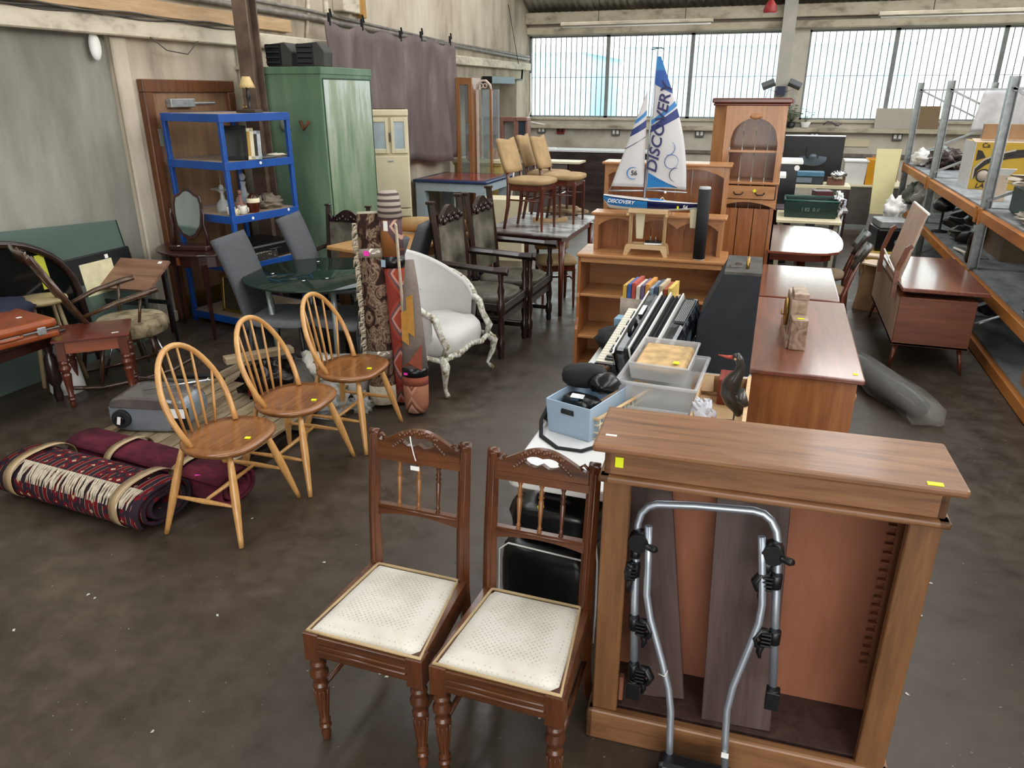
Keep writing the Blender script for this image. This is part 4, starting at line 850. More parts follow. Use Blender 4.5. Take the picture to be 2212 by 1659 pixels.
MB().tube([(-.03, 0, .128), (.24, 0, .12)], .004, 8).build('boom', ALU, t); MB().tube([(-.275, 0, .115), (-.045, 0, .122)], .004, 8).build('jib_boom', ALU, t); MB().blob((.10, 0, .118), (.009, .009, .009)).build('boom_fitting', WHT, t)
MB().tube([(-.31, 0, .07), (-.26, 0, .145), (-.055, 0, .76), (-.012, 0, .95)], .0012, 4).build('forestay', STEEL, t)
t = thing('bolt_plate', 'small black and white base plate with two pins inside the yacht cradle', 'model part', (-.735, ys-.005, .935), R(8))
MB().box((-.06, -.035, 0), (.06, .035, .012)).build('base', WHT, t, bev=.002); MB().box((-.055, -.03, .012), (.055, .03, .02)).build('plate', BLACKP, t); 
for x in (-.02, .015): MB().lathe([(.004, .02), (.006, .03), (.004, .05)], 8, TM((x, .005, 0))).build('pin', CHROME, t)
t = thing('black_cylinder', 'tall black tube with white ends standing right of the yacht', 'tube', (-.42, 5.05, .86)); MB().lathe([(.0, .008), (.040, .008), (.040, .46), (.0, .46)], 24, cap=False).build('sleeve', BLACKM, t)
MB().lathe([(.0, 0), (.036, 0), (.038, .01)], 24, cap=False).build('foot_cap', WHT, t); MB().lathe([(.038, .458), (.036, .474), (.0, .474)], 24, cap=False).build('top_cap', flat('pale_cap', 'a8aaa8', .4), t)
# ---------------------------------------------------------------- chest with marble clock
CH = thing('chest_of_drawers', 'long low pine chest with polished red-brown top carrying the marble clock', 'chest', (-.015, 3.30, 0))
w, d = .47, 1.31
GLOSS = wood('polished_mahogany_top', '5c2c1c', '8c5038', 'y', .34, .8)
MB().box((-.0, -.01, .725), (w+.015, d+.01, .75)).build('top', GLOSS, CH, bev=.006, seg=2)
MB().box((.012, .01, .05), (w-.012, .03, .725)).build('end_panel', PINED, CH); MB().box((.012, d-.03, .05), (w-.012, d-.01, .725)).build('end_panel', PINED, CH)
MB().box((.012, .03, .05), (.03, d-.03, .725)).build('back_panel', PINED, CH); MB().box((w-.045, .03, .05), (w-.03, d-.03, .725)).build('carcass_front', PINED, CH)
MB().box((0, -.01, 0), (w, d+.01, .06)).build('plinth', PINED, CH, bev=.01)
for i in range(2):
    for k, (z0, z1) in enumerate(((.08, .27), (.29, .48), (.50, .70))):
        dd = MB().box((w-.03, .03+i*(d-.05)/2, z0), (w-.008, .02+(i+1)*(d-.05)/2, z1)).build('drawer', PINED, CH, bev=.004)
        for y in (.15, .48): MB().lathe([(.008, 0), (.016, .014), (.017, .02), (.0, .026)], 12, TM((w-.008, .03+i*.63+y, (z0+z1)/2), (0, R(90), 0))).build('knob', PINE, dd)
MB().cbox((w-.02, .06, .751), (.02, .025, .002)).build('price_sticker', YEL, CH)
MARB = blotch('pink_marble', [(.35, '7c6252'), (.5, 'a8907c'), (.7, 'c8b4a0')], 14, 8, .3, (1, 1, 1), .05, distortion=1.5)
t = thing('marble_clock', 'stepped pink marble mantel clock turned sideways on the long chest', 'clock', (.185, 3.62, .75), R(3))
MB().box((-.045, .02, 0), (.05, .42, .045)).build('base', MARB, t, bev=.003); MB().box((-.035, .10, .045), (.042, .34, .22)).build('case', MARB, t, bev=.004)
MB().box((-.03, .0, .0), (.045, .10, .15)).build('side_block', MARB, t, bev=.003); MB().box((-.03, .34, 0), (.045, .44, .12)).build('side_block', MARB, t, bev=.003); MB().cbox((.01, .18, .235), (.07, .16, .03)).build('cap', MARB, t, bev=.003)
MB().tube([(-.036, .22, .13), (-.05, .22, .13)], .07, 20).build('dial', BRASS, t); MB().tube([(-.05, .2, .12), (-.065, .2, .12), (-.065, .21, .14)], .004, 6).build('winding_key', BRASS, t); MB().cbox((.01, .02, .152), (.03, .015, .003)).build('price_sticker', YEL, t)
# tables behind
t = thing('gloss_table', 'brightly reflecting polished table directly behind the marble clock chest', 'table', (.225, 5.22, 0))
GLOSS.node_tree.nodes['Principled BSDF'].inputs['Specular IOR Level'].default_value = .9
GL2 = wood('polished_table', '5c2c1c', '8a4c38', 'x', .16, 1.0)
MB().box((-.235, -.45, .70), (.235, .50, .722)).build('tabletop', GL2, t, bev=.005, seg=2); MB().box((-.21, -.42, .62), (.21, .47, .70)).build('apron', MAHOG, t)
for x in (-.2, .2):
    for y in (-.41, .45): MB().tube([(x, y, 0), (x, y, .62)], [.016, .024], 8).build('leg', MAHOGZ, t)
t = thing('oval_table', 'polished D-ended dining table reflecting the window bars', 'table', (.03, 6.80, 0))
pl_ = [(-.02, -.66), (.30, -.66)]+[(.30+.24*math.sin(R(a)), -.66*math.cos(R(a))*1.0 if False else -.42-.24*math.cos(R(a))) for a in (30, 60, 90)]+[(.54+.03*math.sin(math.pi*k/6), -.42+.84*k/6) for k in range(1, 6)]+[(.30+.24*math.sin(R(a)), .42-.24*math.cos(R(a))) for a in (90, 120, 150)]+[(.30, .66), (-.02, .66)]
MB().plate(pl_, .722, .742).build('tabletop', GL2, t, bev=.004, seg=2); MB().plate([(x*.9, y*.9) for x, y in pl_], .66, .722).build('apron', MAHOG, t)
for y in (-.35, .35): MB().tube([(.25, y, 0), (.25, y, .66)], [.03, .035], 10).build('pedestal', MAHOGZ, t); MB().tube([(-.02, y, .03), (.25, y, .10), (.50, y, .03)], [.018, .03, .018], 8).build('foot', MAHOGZ, t)
def hoop_rail(label, pts, r):
    pass
def curved_chair(label, loc, rz):
    t = thing('curved_back_chair', label, 'chair', loc, rz, 'dark curved chairs beside the polished tables')
    # faces -x, back towards +x
    MB().blob((0, 0, .44), (.20, .20, .03), .03, 1, 24, sq=.6).build('seat', TAUPE, t)
    def bk(u, v): a = R(-50+100*u); return (.17+.09*math.cos(a)+.08*v, .22*math.sin(a)*1.05, .66+.15*v)
    MB().grid(12, 4, bk).build('backrest', flat('dark_leatherette', '34302a', .35, var=.2), t, solid=.03)
    for s in (-1, 1):
        MB().tube([(.28, s*.19, .0), (.21, s*.18, .25), (.20, s*.17, .44), (.28, s*.15, .74)], [.014, .02, .02, .014], 8).build('back_leg', MAHOGZ, t)
        MB().tube([(-.18, s*.17, 0), (-.16, s*.16, .42)], [.012, .018], 8).build('front_leg', MAHOGZ, t)
    return t
c1 = curved_chair('dark curved-back chair tucked against the D-ended table, the farther of two', (.46, 6.85, 0), R(-4))
dup(c1, (.42, 6.25, 0), R(-8), 'dark curved-back chair against the D-ended table, the nearer of two')
t = thing('carver_chair', 'dark hooped chair back showing below the edge of the D-ended table', 'chair', (.22, 6.0, 0), R(90))
MB().blob((0, 0, .44), (.13, .2, .03), .03, 1, 24, sq=.6).build('seat', TAUPE, t)
MB().tube([(-.05, -.22, .64), (-.13, -.15, .665), (-.155, 0, .67), (-.13, .15, .665), (-.05, .22, .64)], .02, 8, flat=1.5).build('back_hoop', flat('dark_rail', '2c241c', .35), t)
for s in (-1, 1): MB().tube([(-.11, s*.15, 0), (-.11, s*.15, .66)], .014, 8).build('back_leg', MAHOGZ, t); MB().tube([(.1, s*.15, 0), (.1, s*.15, .43)], .014, 8).build('front_leg', MAHOGZ, t)
# wrapped roll
t = thing('polythene_roll', 'black mat rolled in clear polythene lying on the floor right of the chest', 'roll', (.86, 5.15, 0), 0)
m = MB(); P = [Vector((-.18, .62, .07)), Vector((-.10, .3, .075)), Vector((0, .0, .08)), Vector((.10, -.2, .08)), Vector((.17, -.33, .07))]
m.tube(P, [.06, .07, .075, .07, .05], 16, flat=1.2); m.build('mat', BLACKM, t)
m = MB(); m.tube([P[0]+Vector((-.01, .06, 0)), P[0], P[1], P[2], P[3], P[4], P[4]+Vector((.04, -.08, -.01)), P[4]+Vector((.07, -.15, -.03))], [.05, .075, .082, .090, .098, .092, .075, .03], 14, flat=1.35)
for i, v in enumerate(m.v): k = noise.noise(Vector(v)*18)*.03; m.v[i] = (v[0]+k, v[1]+k, max(.003, v[2]+k))
m.build('polythene_wrap', clear('crinkled_polythene', 'f0f0ec', .13, .08), t)
# teak desk
t = thing('teak_dressing_table', 'teak dressing table with floating top and splayed legs in front of the racking', 'dressing table', (.945, 5.76, 0), R(0))
w, d, z0, z1 = .49, 1.45, .19, .53
MB().box((0, 0, z0), (w, d*.0+.018, z1)).build('end_panel', TEAK, t, bev=.002); MB().box((0, 1.43, z0), (w, 1.45, z1)).build('end_panel', TEAK, t)
MB().box((0, 0, z1), (w, 1.45, z1+.015)).build('carcass_top', TEAK, t); MB().box((0, 0, z0), (w, 1.45, z0+.015)).build('carcass_base', TEAK, t)
MB().box((0, .018, z0), (.012, 1.43, z1)).build('back_board', TEAKP, t); MB().box((w-.02, .02, z0+.01), (w, 1.43, z1)).build('drawer_front', TEAK, t)
TG = wood('teak_top', '5c2c22', '88503c', 'y', .22, .5)
MB().box((.0, -.02, z1+.055), (w+.06, 1.2, z1+.085)).build('top', TG, t, bev=.006, seg=2)
for y in (.15, 1.0): MB().box((.08, y, z1+.015), (w-.1, y+.03, z1+.055)).build('spacer', BLACKM, t)
for x, dx in ((.04, -.03), (w-.04, .03)):
    for y, dy in ((.06, -.05), (1.38, .05)): MB().tube([(x, y, z0), (x+dx, y+dy, 0)], [.018, .010], 10).build('leg', MAHOGZ, t)
# panels leaning on its back edge
def slab(name, lab, cat, quad, th, mat, n=None):
    q = [Vector(p) for p in quad]; nn = (q[1]-q[0]).cross(q[3]-q[0]).normalized()*th; m = MB(); v = [tuple(p) for p in q]+[tuple(p+nn) for p in q]
    m.add(v, [(3, 2, 1, 0), (4, 5, 6, 7), (0, 1, 5, 4), (1, 2, 6, 5), (2, 3, 7, 6), (3, 0, 4, 7)]); o = m.build(name, mat, bev=.001); return tag(recentre(o), lab, cat)
x_ = .93
a = at(1962, 414, x=1.0); b = at(2010, 458, x=1.0)
t = thing('mirror_frame', 'teak dressing table mirror board propped upright against the table edge, seen from behind', 'mirror', (.93, 5.95, 0))
MB().add([(0.02, .10, .56), (0.02, .75, .56), (.13, .75, 1.09), (.13, .10, 1.09)], [(0, 1, 2, 3)]).build('back_board', TEAKP, t, solid=.012)
MB().tube([(.138, .09, 1.09), (.138, .76, 1.09)], .009, 8).build('top_edge', WHT, t); MB().add([(.035, .12, .57), (.035, .73, .57), (.14, .73, 1.08), (.14, .12, 1.08)], [(3, 2, 1, 0)]).build('mirror_face', MIRROR, t, solid=.004)
for y in (-.02, .86): MB().tube([(-.012, y, .50), (-.012, y+.01, .70), (.03, y, .86), (.055, y, .88)], .022, 4).build('support_post', TEAK, t)
MB().tube([(-.01, .04, .66), (-.01, .8, .70)], .007, 6).build('rail', WHT, t)
# folded pale-topped table beyond
t = thing('octagonal_table', 'small flat-packed pale table with clipped corners behind the teak dressing table', 'table', (.93, 7.45, 0), R(-8))
MB().plate([(-.15, .02), (.08, -.14), (.28, -.10), (.28, .12), (.0, .16)], .43, .445).build('tabletop', CARDP, t); MB().plate([(-.12, .22), (.2, .16), (.3, .2), (.3, .34), (-.06, .34)], .455, .47).build('second_leaf', CARDP, t)
MB().add([(-.10, 0, 0), (.14, -.05, 0), (.14, -.05, .43), (-.04, .0, .43)], [(0, 1, 2, 3)]).build('side_panel', CARD, t, solid=.015); MB().box((-.08, 0, 0), (-.06, .3, .45)).build('end_panel', CARD, t); MB().box((.13, -.05, 0), (.15, .3, .45)).build('end_panel', CARD, t)
# ================================================================== MIDDLE GROUP
# rolled rugs on the floor
def rugmat(name, a, b, c, d, sc=6):
    m, t, bs = newmat(name, .95, 0, .1); v = mapping(t, (sc, sc, sc))
    ch = node(t, 'ShaderNodeTexVoronoi', Scale=1.6, Randomness=.35); ch.distance = 'MANHATTAN'; t.links.new(v, ch.inputs['Vector'])
    wv = node(t, 'ShaderNodeTexWave', Scale=.55, Distortion=1.2); wv.inputs['Detail'].default_value = 3; t.links.new(v, wv.inputs['Vector'])
    c1 = ramp(t, ch.outputs['Distance'], [(.14, d), (.24, a), (.46, a), (.55, b)]); c1.node.color_ramp.interpolation = 'CONSTANT'
    c2 = ramp(t, wv.outputs[0], [(.0, a), (.35, c), (.42, d), (.5, b)]); c2.node.color_ramp.interpolation = 'CONSTANT'
    nz = node(t, 'ShaderNodeTexNoise', Scale=1.1, Detail=2.0); t.links.new(v, nz.inputs['Vector'])
    th = ramp(t, nz.outputs[0], [(.48, '000000'), (.52, 'ffffff')])
    mx = node(t, 'ShaderNodeMixRGB'); t.links.new(th, mx.inputs[0]); t.links.new(c1, mx.inputs[1]); t.links.new(c2, mx.inputs[2])
    n2 = node(t, 'ShaderNodeTexNoise', Scale=90.0); t.links.new(mapping(t), n2.inputs['Vector']); bump(t, bs, n2.outputs[0], .4, .006)
    t.links.new(mx.outputs[0], bs.inputs['Base Color']); return m
RUGR = rugmat('oriental_red_rug', '6a1a22', '30262e', '7c5644', 'bca888', 10); RUGD = blotch('plum_rug', [(.35, '2e0e18'), (.5, '521828'), (.65, '6a2434'), (.72, '7a6468')], 5, 8, .95, (1, 2, 2), .4)
RUGI = flat('rug_back', '4a1620', .95, var=.3, scale=30); FR = flat('fringe_wool', 'c2b6a0', .95, var=.2, scale=40); TAPE = flat('brown_tape', 'a8906c', .25, var=.08, coat=.6)
def rolled(L, a, b, turns=3.0, wob=0):    # flattened spiral roll along local x
    m = MB(); n = int(turns*28)
    def sp(i):
        th = 2*math.pi*turns*i/n; k = .42+.58*i/n; c, s = math.cos(th), math.sin(th)
        return (a*k*math.copysign(abs(c)**.8, c), b*k*math.copysign(abs(s)**.8, s)+b)
    def fn(u, v):
        y, z = sp(v*n); return (-L/2+L*u, y, z+wob*math.sin(u*9+v*3))
    return m.grid(10, n, fn), sp, n
def fring(m, x0, x1, y, z, n, ln, ax='x', dz=-1):
    for k in range(n):
        x = x0+(x1-x0)*k/n; j = rnd.uniform(-.012, .012); m.tube([(x, y, z), (x+j, y-.012*1, z+dz*ln*.5), (x+j*2, y-.02, z+dz*ln)], [.004, .004, .002], 4)
    return m
t = thing('rolled_rug', 'rolled red oriental rug with cream fringe and tape bands, front left on the floor', 'rug', (-3.01, 2.38, 0), R(-4), 'rolled rugs on the floor')
m, sp, n_ = rolled(.97, .17, .10, 2.6); m.build('rug', RUGR, t, solid=.012)
m = MB(); 
for k in range(80):
    x = -.38+.84*k/80; j = rnd.uniform(-.02, .02); m.tube([(x, -.085, .204), (x+j, -.12, .192), (x+j*1.6, -.155, .168), (x+j*2, -.170, .14)], [.004, .0045, .004, .0015], 4)
m.build('fringe', FR, t)
def band(m, x, w_, a, b, n=36):
    def fn(u, v): th = 2*math.pi*v; c, s = math.cos(th), math.sin(th); return (x-w_/2+w_*u, a*math.copysign(abs(c)**.8, c), b*math.copysign(abs(s)**.8, s)+b-.006)
    return m.grid(1, n, fn)
for x in (-.36, .35): band(MB(), x, .055, .183, .113).build('tape_band', TAPE, t, solid=.002)
t2 = thing('rolled_rug', 'rolled plain plum red rug with two tape bands behind the fringed one', 'rug', (-2.88, 2.66, 0), R(-6), 'rolled rugs on the floor')
m, sp, n_ = rolled(1.1, .13, .085, 2.4); m.build('rug', RUGD, t2, solid=.014)
for x in (-.2, .26): band(MB(), x, .05, .142, .097).build('tape_band', TAPE, t2, solid=.002)
MB().cbox((.27, -.095, .155), (.03, .02, .003), (R(40), 0, .3)).build('price_sticker', PINK, t2); MB().cbox((.40, -.095, .155), (.03, .02, .003), (R(40), 0, .2)).build('price_sticker', PINK, t2)
# pallet
t = thing('pallet', 'weathered wooden pallet under the silver machine and loose stuff behind the hoop chairs', 'pallet', (-3.44, 2.80, 0), R(0))
PAL = blotch('weathered_pine_plank', [(.3, '5c4c3a'), (.5, '8c7a60'), (.7, 'aa9a80')], 3, 8, .85, (4, 1, 4), .3)
for k in range(9): MB().box((.0+.108*k, 0, .10), (.098+.108*k, 1.25, .12)).build('plank', PAL, t, bev=.002)
for y in (0, .58, 1.15): MB().box((0, y, .02), (.96, y+.08, .10)).build('bearer', PAL, t)
MB().box((0, -.012, .085), (.96, .0, .122)).build('front_board', flat('whitewashed_edge', 'a8a294', .8, var=.3), t)
# silver machine
t = thing('silver_machine', 'silver grey outboard-shaped appliance with black knob lying on the pallet', 'appliance', (-3.17, 3.02, .122), R(14))
SILV = flat('silver_grey_shell', '8a939c', .3, .35, var=.04, coat=.3)
pr_ = []
for i in range(36):
    a = 2*math.pi*i/36; c, s = math.cos(a), math.sin(a); pr_.append((.235*math.copysign(abs(c)**.55, c), .105+.105*math.copysign(abs(s)**.7, s)*(1-.12*c)))
MB().prism(pr_, .24, TM((0, 0, 0))).build('shell', SILV, t, bev=.02, seg=3)
MB().prism([(x*.96, z*1.0+.004) for x, z in pr_ if z > .12], .26, TM((0, 0, .0))).build('top_cover', flat('smoked_cover', '5a5452', .2, var=.2, coat=.5), t, bev=.012)
MB().tube([(-.15, -.118, .085), (-.15, -.145, .085)], .052, 24).build('knob_disc', BLACKM, t); MB().tube([(-.15, -.145, .085), (-.15, -.158, .085)], .026, 18).build('knob', BLACKP, t); MB().cbox((-.15, -.16, .085), (.018, .004, .045), (0, R(15), 0)).build('knob_pointer', WHT, t)
MB().box((.13, -.128, .03), (.24, -.119, .16)).build('label_frame', BLACKP, t); MB().box((.14, -.131, .10), (.22, -.128, .155)).build('label', WHT, t)
MB().tube([(-.05, -.05, .23), (.25, .12, .235), (.27, .13, .225)], .006, 6).build('carry_rod', CHROME, t)
t = thing('wheel_brace', 'long chrome bar and black lever lying on the silver machine', 'tool', (-3.17, 3.16, .335), R(12))
MB().tube([(-.22, 0, .01), (.2, 0, .01), (.22, 0, .03)], .008, 8).build('bar', CHROME, t); MB().tube([(.0, .02, .02), (.24, .06, .02), (.28, .05, 0)], .014, 8).build('lever', BLACKP, t)
# loose stuff on pallet
t = thing('engine_part', 'dark oily engine block with red patches on the pallet behind the first hoop chair', 'engine', (-2.86, 3.62, .12), R(20))
m = MB(); m.blob((0, 0, .10), (.16, .14, .11), .6, 3, 30, 4)
for k in range(26): a = rnd.random()*6.3; m.cbox((.12*math.cos(a)*rnd.random(), .11*math.sin(a)*rnd.random(), .05+.15*rnd.random()), (.03+.05*rnd.random(), .03+.04*rnd.random(), .03+.05*rnd.random()), (rnd.random(), rnd.random(), rnd.random()))
m.build('block', flat('oily_metal', '1a1512', .25, .5, var=.4, scale=20), t); m = MB()
for k in range(5): m.cbox((rnd.uniform(-.12, .12), rnd.uniform(-.12, .0), .05+.1*rnd.random()), (.05, .04, .04), (rnd.random(), rnd.random(), 0))
m.build('red_casting', flat('dull_red', '5c1410', .4, var=.3), t)
tag(MB().cbox((0, 0, .02), (.09, .42, .035)).build('timber_offcut', PAL, loc=(-2.95, 3.66, .34), rz=R(-38)), 'pale timber offcut resting across the oily engine block', 'wood')
t = thing('rolled_tarpaulin', 'long grey bundle of rolled tarpaulin lying on the pallet', 'tarpaulin', (-2.72, 3.72, .12), R(-52))
m = MB().tube([(-.4, 0, .07), (-.2, 0, .08), (.1, .02, .075), (.4, 0, .08)], [.05, .07, .075, .06], 14)
m.v = [(x+noise.noise(Vector((x, y, z))*15)*.02, y+noise.noise(Vector((x+5, y, z))*15)*.02, z+noise.noise(Vector((x, y+5, z))*15)*.015) for x, y, z in m.v]; m.build('bundle', flat('grey_tarp', '58544e', .6, var=.35), t)
def clothpile(name, lab, loc, r, seed, mat, cat='cloth', rz=0, amp=.55, fr=2.6): return tag(MB().blob((0, 0, r[2]*.8), r, amp, seed, 34, fr).build(name, mat, loc=loc, rz=rz), lab, cat)
clothpile('crumpled_dust_sheet', 'crumpled cream dust sheet on the floor behind the second hoop chair', (-2.72, 3.95, .12), (.15, .12, .09), 4, WCLOTH)
clothpile('crumpled_dust_sheet', 'crumpled cream cloth bundle low behind the second hoop chair seat', (-2.80, 3.72, .12), (.10, .13, .07), 9, WCLOTH)
t = thing('white_bag', 'white canvas holdall with tan piping behind the third hoop chair', 'bag', (-2.62, 4.0, 0), R(15))
MB().blob((0, 0, .14), (.24, .13, .13), .1, 5, 32, 2, sq=.6).build('body', flat('white_canvas', 'd4cfc6', .7, var=.06), t); MB().tube([(-.22, -.05, .2), (-.1, -.08, .265), (.1, -.08, .265), (.22, -.05, .2)], .008, 8).build('piping', flat('tan_piping', '8c7458', .6), t); MB().tube([(-.08, -.1, .22), (-.04, -.12, .29), (.06, -.12, .29), (.10, -.1, .22)], .007, 8).build('handle', WHT, t)
clothpile('clear_plastic_wrap', 'crumpled clear plastic wrapping between the second and third hoop chairs', (-2.52, 3.72, .0), (.14, .12, .09), 6, POLY, 'packaging', 0, .8, 4)
clothpile('clear_plastic_wrap', 'scrap of clear plastic wrapping at the foot of the upright brown rug', (-2.33, 3.80, .0), (.06, .06, .06), 16, POLY, 'packaging', 0, .8, 4)
tag(recentre(MB().tube([(-2.62, 3.60, .03), (-2.42, 3.62, .03)], .012, 8).build('white_rod', WHT)), 'short white rod on the floor between the hoop chairs', 'rod').location.z = 0
# upright rugs
def carved(name, stops, sc=9):
    m, t, b = newmat(name, .95, 0, .1); n = node(t, 'ShaderNodeTexNoise', Scale=float(sc), Detail=2.0, Distortion=2.6); t.links.new(mapping(t), n.inputs['Vector'])
    v = node(t, 'ShaderNodeTexVoronoi', Scale=float(sc)*1.3); v.feature = 'DISTANCE_TO_EDGE'; t.links.new(n.outputs['Color'], v.inputs['Vector'])
    c = ramp(t, n.outputs[0], stops); t.links.new(c, b.inputs['Base Color']); bump(t, b, n.outputs[0], .6, .02); return m
RB = carved('floral_brown_rug', [(.38, '30221c'), (.46, '5a4238'), (.5, '94806c'), (.54, '4e382e'), (.62, '8c7862'), (.68, '2e201a')], 7)
def kilim(name, cols):
    m, t, b = newmat(name, .95, 0, .1); tc = node(t, 'ShaderNodeTexCoord'); s_ = node(t, 'ShaderNodeSeparateXYZ'); t.links.new(tc.outputs['Object'], s_.inputs[0])
    def tri(src, f, ph=0.):
        a = node(t, 'ShaderNodeMath', operation='MULTIPLY'); a.inputs[1].default_value = f; t.links.new(src, a.inputs[0]); c = node(t, 'ShaderNodeMath', operation='PINGPONG'); c.inputs[1].default_value = 1
        d = node(t, 'ShaderNodeMath', operation='ADD'); d.inputs[1].default_value = ph; t.links.new(a.outputs[0], d.inputs[0]); t.links.new(d.outputs[0], c.inputs[0]); return c.outputs[0]
    x = tri(s_.outputs['X'], 11.); z = tri(s_.outputs['Z'], 7.); sm = node(t, 'ShaderNodeMath', operation='ADD'); t.links.new(x, sm.inputs[0]); t.links.new(z, sm.inputs[1])
    c = ramp(t, sm.outputs[0], [(0., cols[0]), (.45, cols[1]), (.62, cols[2]), (.8, cols[0]), (.98, cols[3])]); c.node.color_ramp.interpolation = 'CONSTANT'; t.links.new(c, b.inputs['Base Color'])
    n2 = node(t, 'ShaderNodeTexNoise', Scale=80.0); t.links.new(tc.outputs['Object'], n2.inputs['Vector']); bump(t, b, n2.outputs[0], .3, .005); return m
RK1 = kilim('kilim_red', ('a44c3c', 'c89080', '6a5258', '8c3c34')); RK2 = flat('kilim_grey', '7c7068', .95, var=.1, scale=40, bmp=.2); RK3 = kilim('kilim_pale', ('b08070', 'c49c88', '7a4c34', '94644c')); RST = flat('kilim_rust', '8c4834', .95, var=.1, scale=40, bmp=.2)
KPUR = kilim('kilim_plum', ('5e484c', 'c09a88', '5e484c', '8c5c34')); OCH = flat('kilim_ochre', 'b08038', .95, var=.1, scale=40)
def roll_seg(m, P, r, n=24, fl=.8): return m.tube(P, r, n, flat=fl)
t = thing('upright_rug', 'rolled brown floral rug with cream fringe standing upright left of the patterned pair', 'rug', (-2.235, 3.93, 0), 0, 'rolled rugs standing upright')
B0 = Vector((0, 0, 0)); top = at(797, 462, y=4.10)-Vector((-2.235, 3.93, 0)); ln = lambda a, b, u: a.lerp(b, u)
A = Vector((0, 0, .02))
MB().tube([ln(A, top, k/8) for k in range(9)], [.085]+[.083]*7+[.08], 24, flat=.8).build('rug', RB, t)
MB().tube([ln(A, top, -.0), ln(A, top, .10)], .090, 24, flat=.8).build('rolled_end', FR, t)
m = MB(); dirv = (top-A).normalized()
for k in range(110):
    u = .16+.80*k/110; p = ln(A, top, u)+Vector((-.070+rnd.uniform(-.004, .004), -.03+rnd.uniform(-.015, .012), 0)); j = rnd.uniform(-.012, .012); q2 = rnd.uniform(.6, 1.3); m.tube([p, p+Vector((-.020*q2, -.012, -.006+j)), p+Vector((-.028*q2, -.01, -.04*q2+j))], [.006, .007, .002], 5)
m.build('fringe', FR, t)
for u in (.245, .78): MB().tube([ln(A, top, u), ln(A, top, u+.045)], .0865, 24, flat=.8).build('tape_band', flat('clear_tape', 'a39a8c', .15, .3, var=.05), t)
q_ = ln(A, top, .81); MB().cbox((q_.x+.0, q_.y-.073, q_.z), (.035, .003, .03)).build('price_sticker', PINK, t)
MB().tube([ln(A, top, .99), ln(A, top, 1.012)], .078, 24, flat=.8).build('backing_edge', flat('canvas_backing', 'b4ab98', .9), t)
t = thing('upright_rug', 'tall slim red zigzag kilim roll standing behind the brown rug with striped top', 'rug', (-2.125, 4.02, 0), 0, 'rolled rugs standing upright')
A = Vector((.0, 0, .02)); top = at(838, 418, y=4.12)-Vector((-2.125, 4.02, 0))
MB().tube([ln(A, top, k/6*.86) for k in range(7)], .068, 24, flat=.9).build('rug', RK1, t); MB().tube([ln(A, top, .72), ln(A, top, .90)], .071, 24, flat=.9).build('upper_panel', KPUR, t)
STR = newmat('striped_end', .95); mm_ = STR[1]; wv = node(mm_, 'ShaderNodeTexWave', Scale=9.0, Distortion=.8); wv.bands_direction = 'Z'; mm_.links.new(mapping(mm_), wv.inputs['Vector']); mm_.links.new(ramp(mm_, wv.outputs[0], [(.3, '4e4440'), (.5, 'a89c90')]), STR[2].inputs['Base Color'])
MB().tube([ln(A, top, .885), ln(A, top, .95), ln(A, top, 1.0), ln(A, top, 1.015)], [.077, .073, .066, .045], 24, flat=.9).build('striped_top', STR[0], t)
MB().tube([ln(A, top, .66), ln(A, top, .715)], .0735, 24, flat=.9).build('black_tape', BAG, t)
m = MB()
for k in range(70):
    u = .30+.58*k/70; p = ln(A, top, u)+Vector((.055, -.045, 0)); m.tube([p, p+Vector((.014, -.01, -.012)), p+Vector((.012, -.012, -.05))], [.007, .007, .004], 4)
m.build('fringe', FR, t); q_ = ln(A, top, .86); MB().cbox((q_.x-.0, q_.y-.066, q_.z), (.028, .003, .06)).build('ticket', WHT, t); q_ = ln(A, top, .685); MB().cbox((q_.x-.04, q_.y-.062, q_.z), (.03, .003, .045)).build('printed_tape', SB, t)
t = thing('upright_rug', 'stout grey and ochre kilim roll with black tape standing next to the white tub chair', 'rug', (-1.975, 3.885, 0), 0, 'rolled rugs standing upright')
A = Vector((.0, 0, .02)); top = Vector((-.03, .06, .97))
MB().tube([ln(A, top, .30), ln(A, top, .6), ln(A, top, .85), ln(A, top, 1.0)], [.082, .062, .044, .026], 24, flat=.9).build('rug', RK2, t)
MB().tube([A+Vector((0, 0, 0)), ln(A, top, .05), ln(A, top, .2)], [.066, .078, .082], 24, flat=.9).build('lower_panel', RK3, t); MB().tube([ln(A, top, .19), ln(A, top, .25)], .0825, 24, flat=.9).build('rust_panel', RST, t)
MB().tube([ln(A, top, .25), ln(A, top, .31)], .0845, 24, flat=.9).build('black_tape', BAG, t); m = MB()
for a, b in ((.50, .70), (.56, .80)):
    p = ln(A, top, a); q = ln(A, top, b); x = -.02 if a < .52 else .02; m.add([(p.x+x-.02, p.y-.073, p.z), (p.x+x+.025, p.y-.07, p.z-.03), (q.x+x+.02, q.y-.064, q.z), (q.x+x-.022, q.y-.066, q.z-.02)], [(0, 1, 2, 3)])
m.build('ochre_motif', OCH, t, solid=.004); p = ln(A, top, .36); m = MB().add([(p.x-.07, p.y-.055, p.z-.05), (p.x+.075, p.y-.055, p.z-.05), (p.x+.08, p.y-.05, p.z+.12), (p.x, p.y-.082, p.z)], [(0, 1, 3), (1, 2, 3)]); m.build('rust_panel', RST, t, solid=.006)
q_ = ln(A, top, .28); MB().cbox((q_.x-.025, q_.y-.081, q_.z), (.025, .003, .014)).build('price_sticker', PINK, t)
# ---------------------------------------------------------------- white tub chair
t = thing('tub_chair', 'white buttoned French tub chair with silvered carved frame', 'armchair', (-2.14, 4.52, 0), R(83))
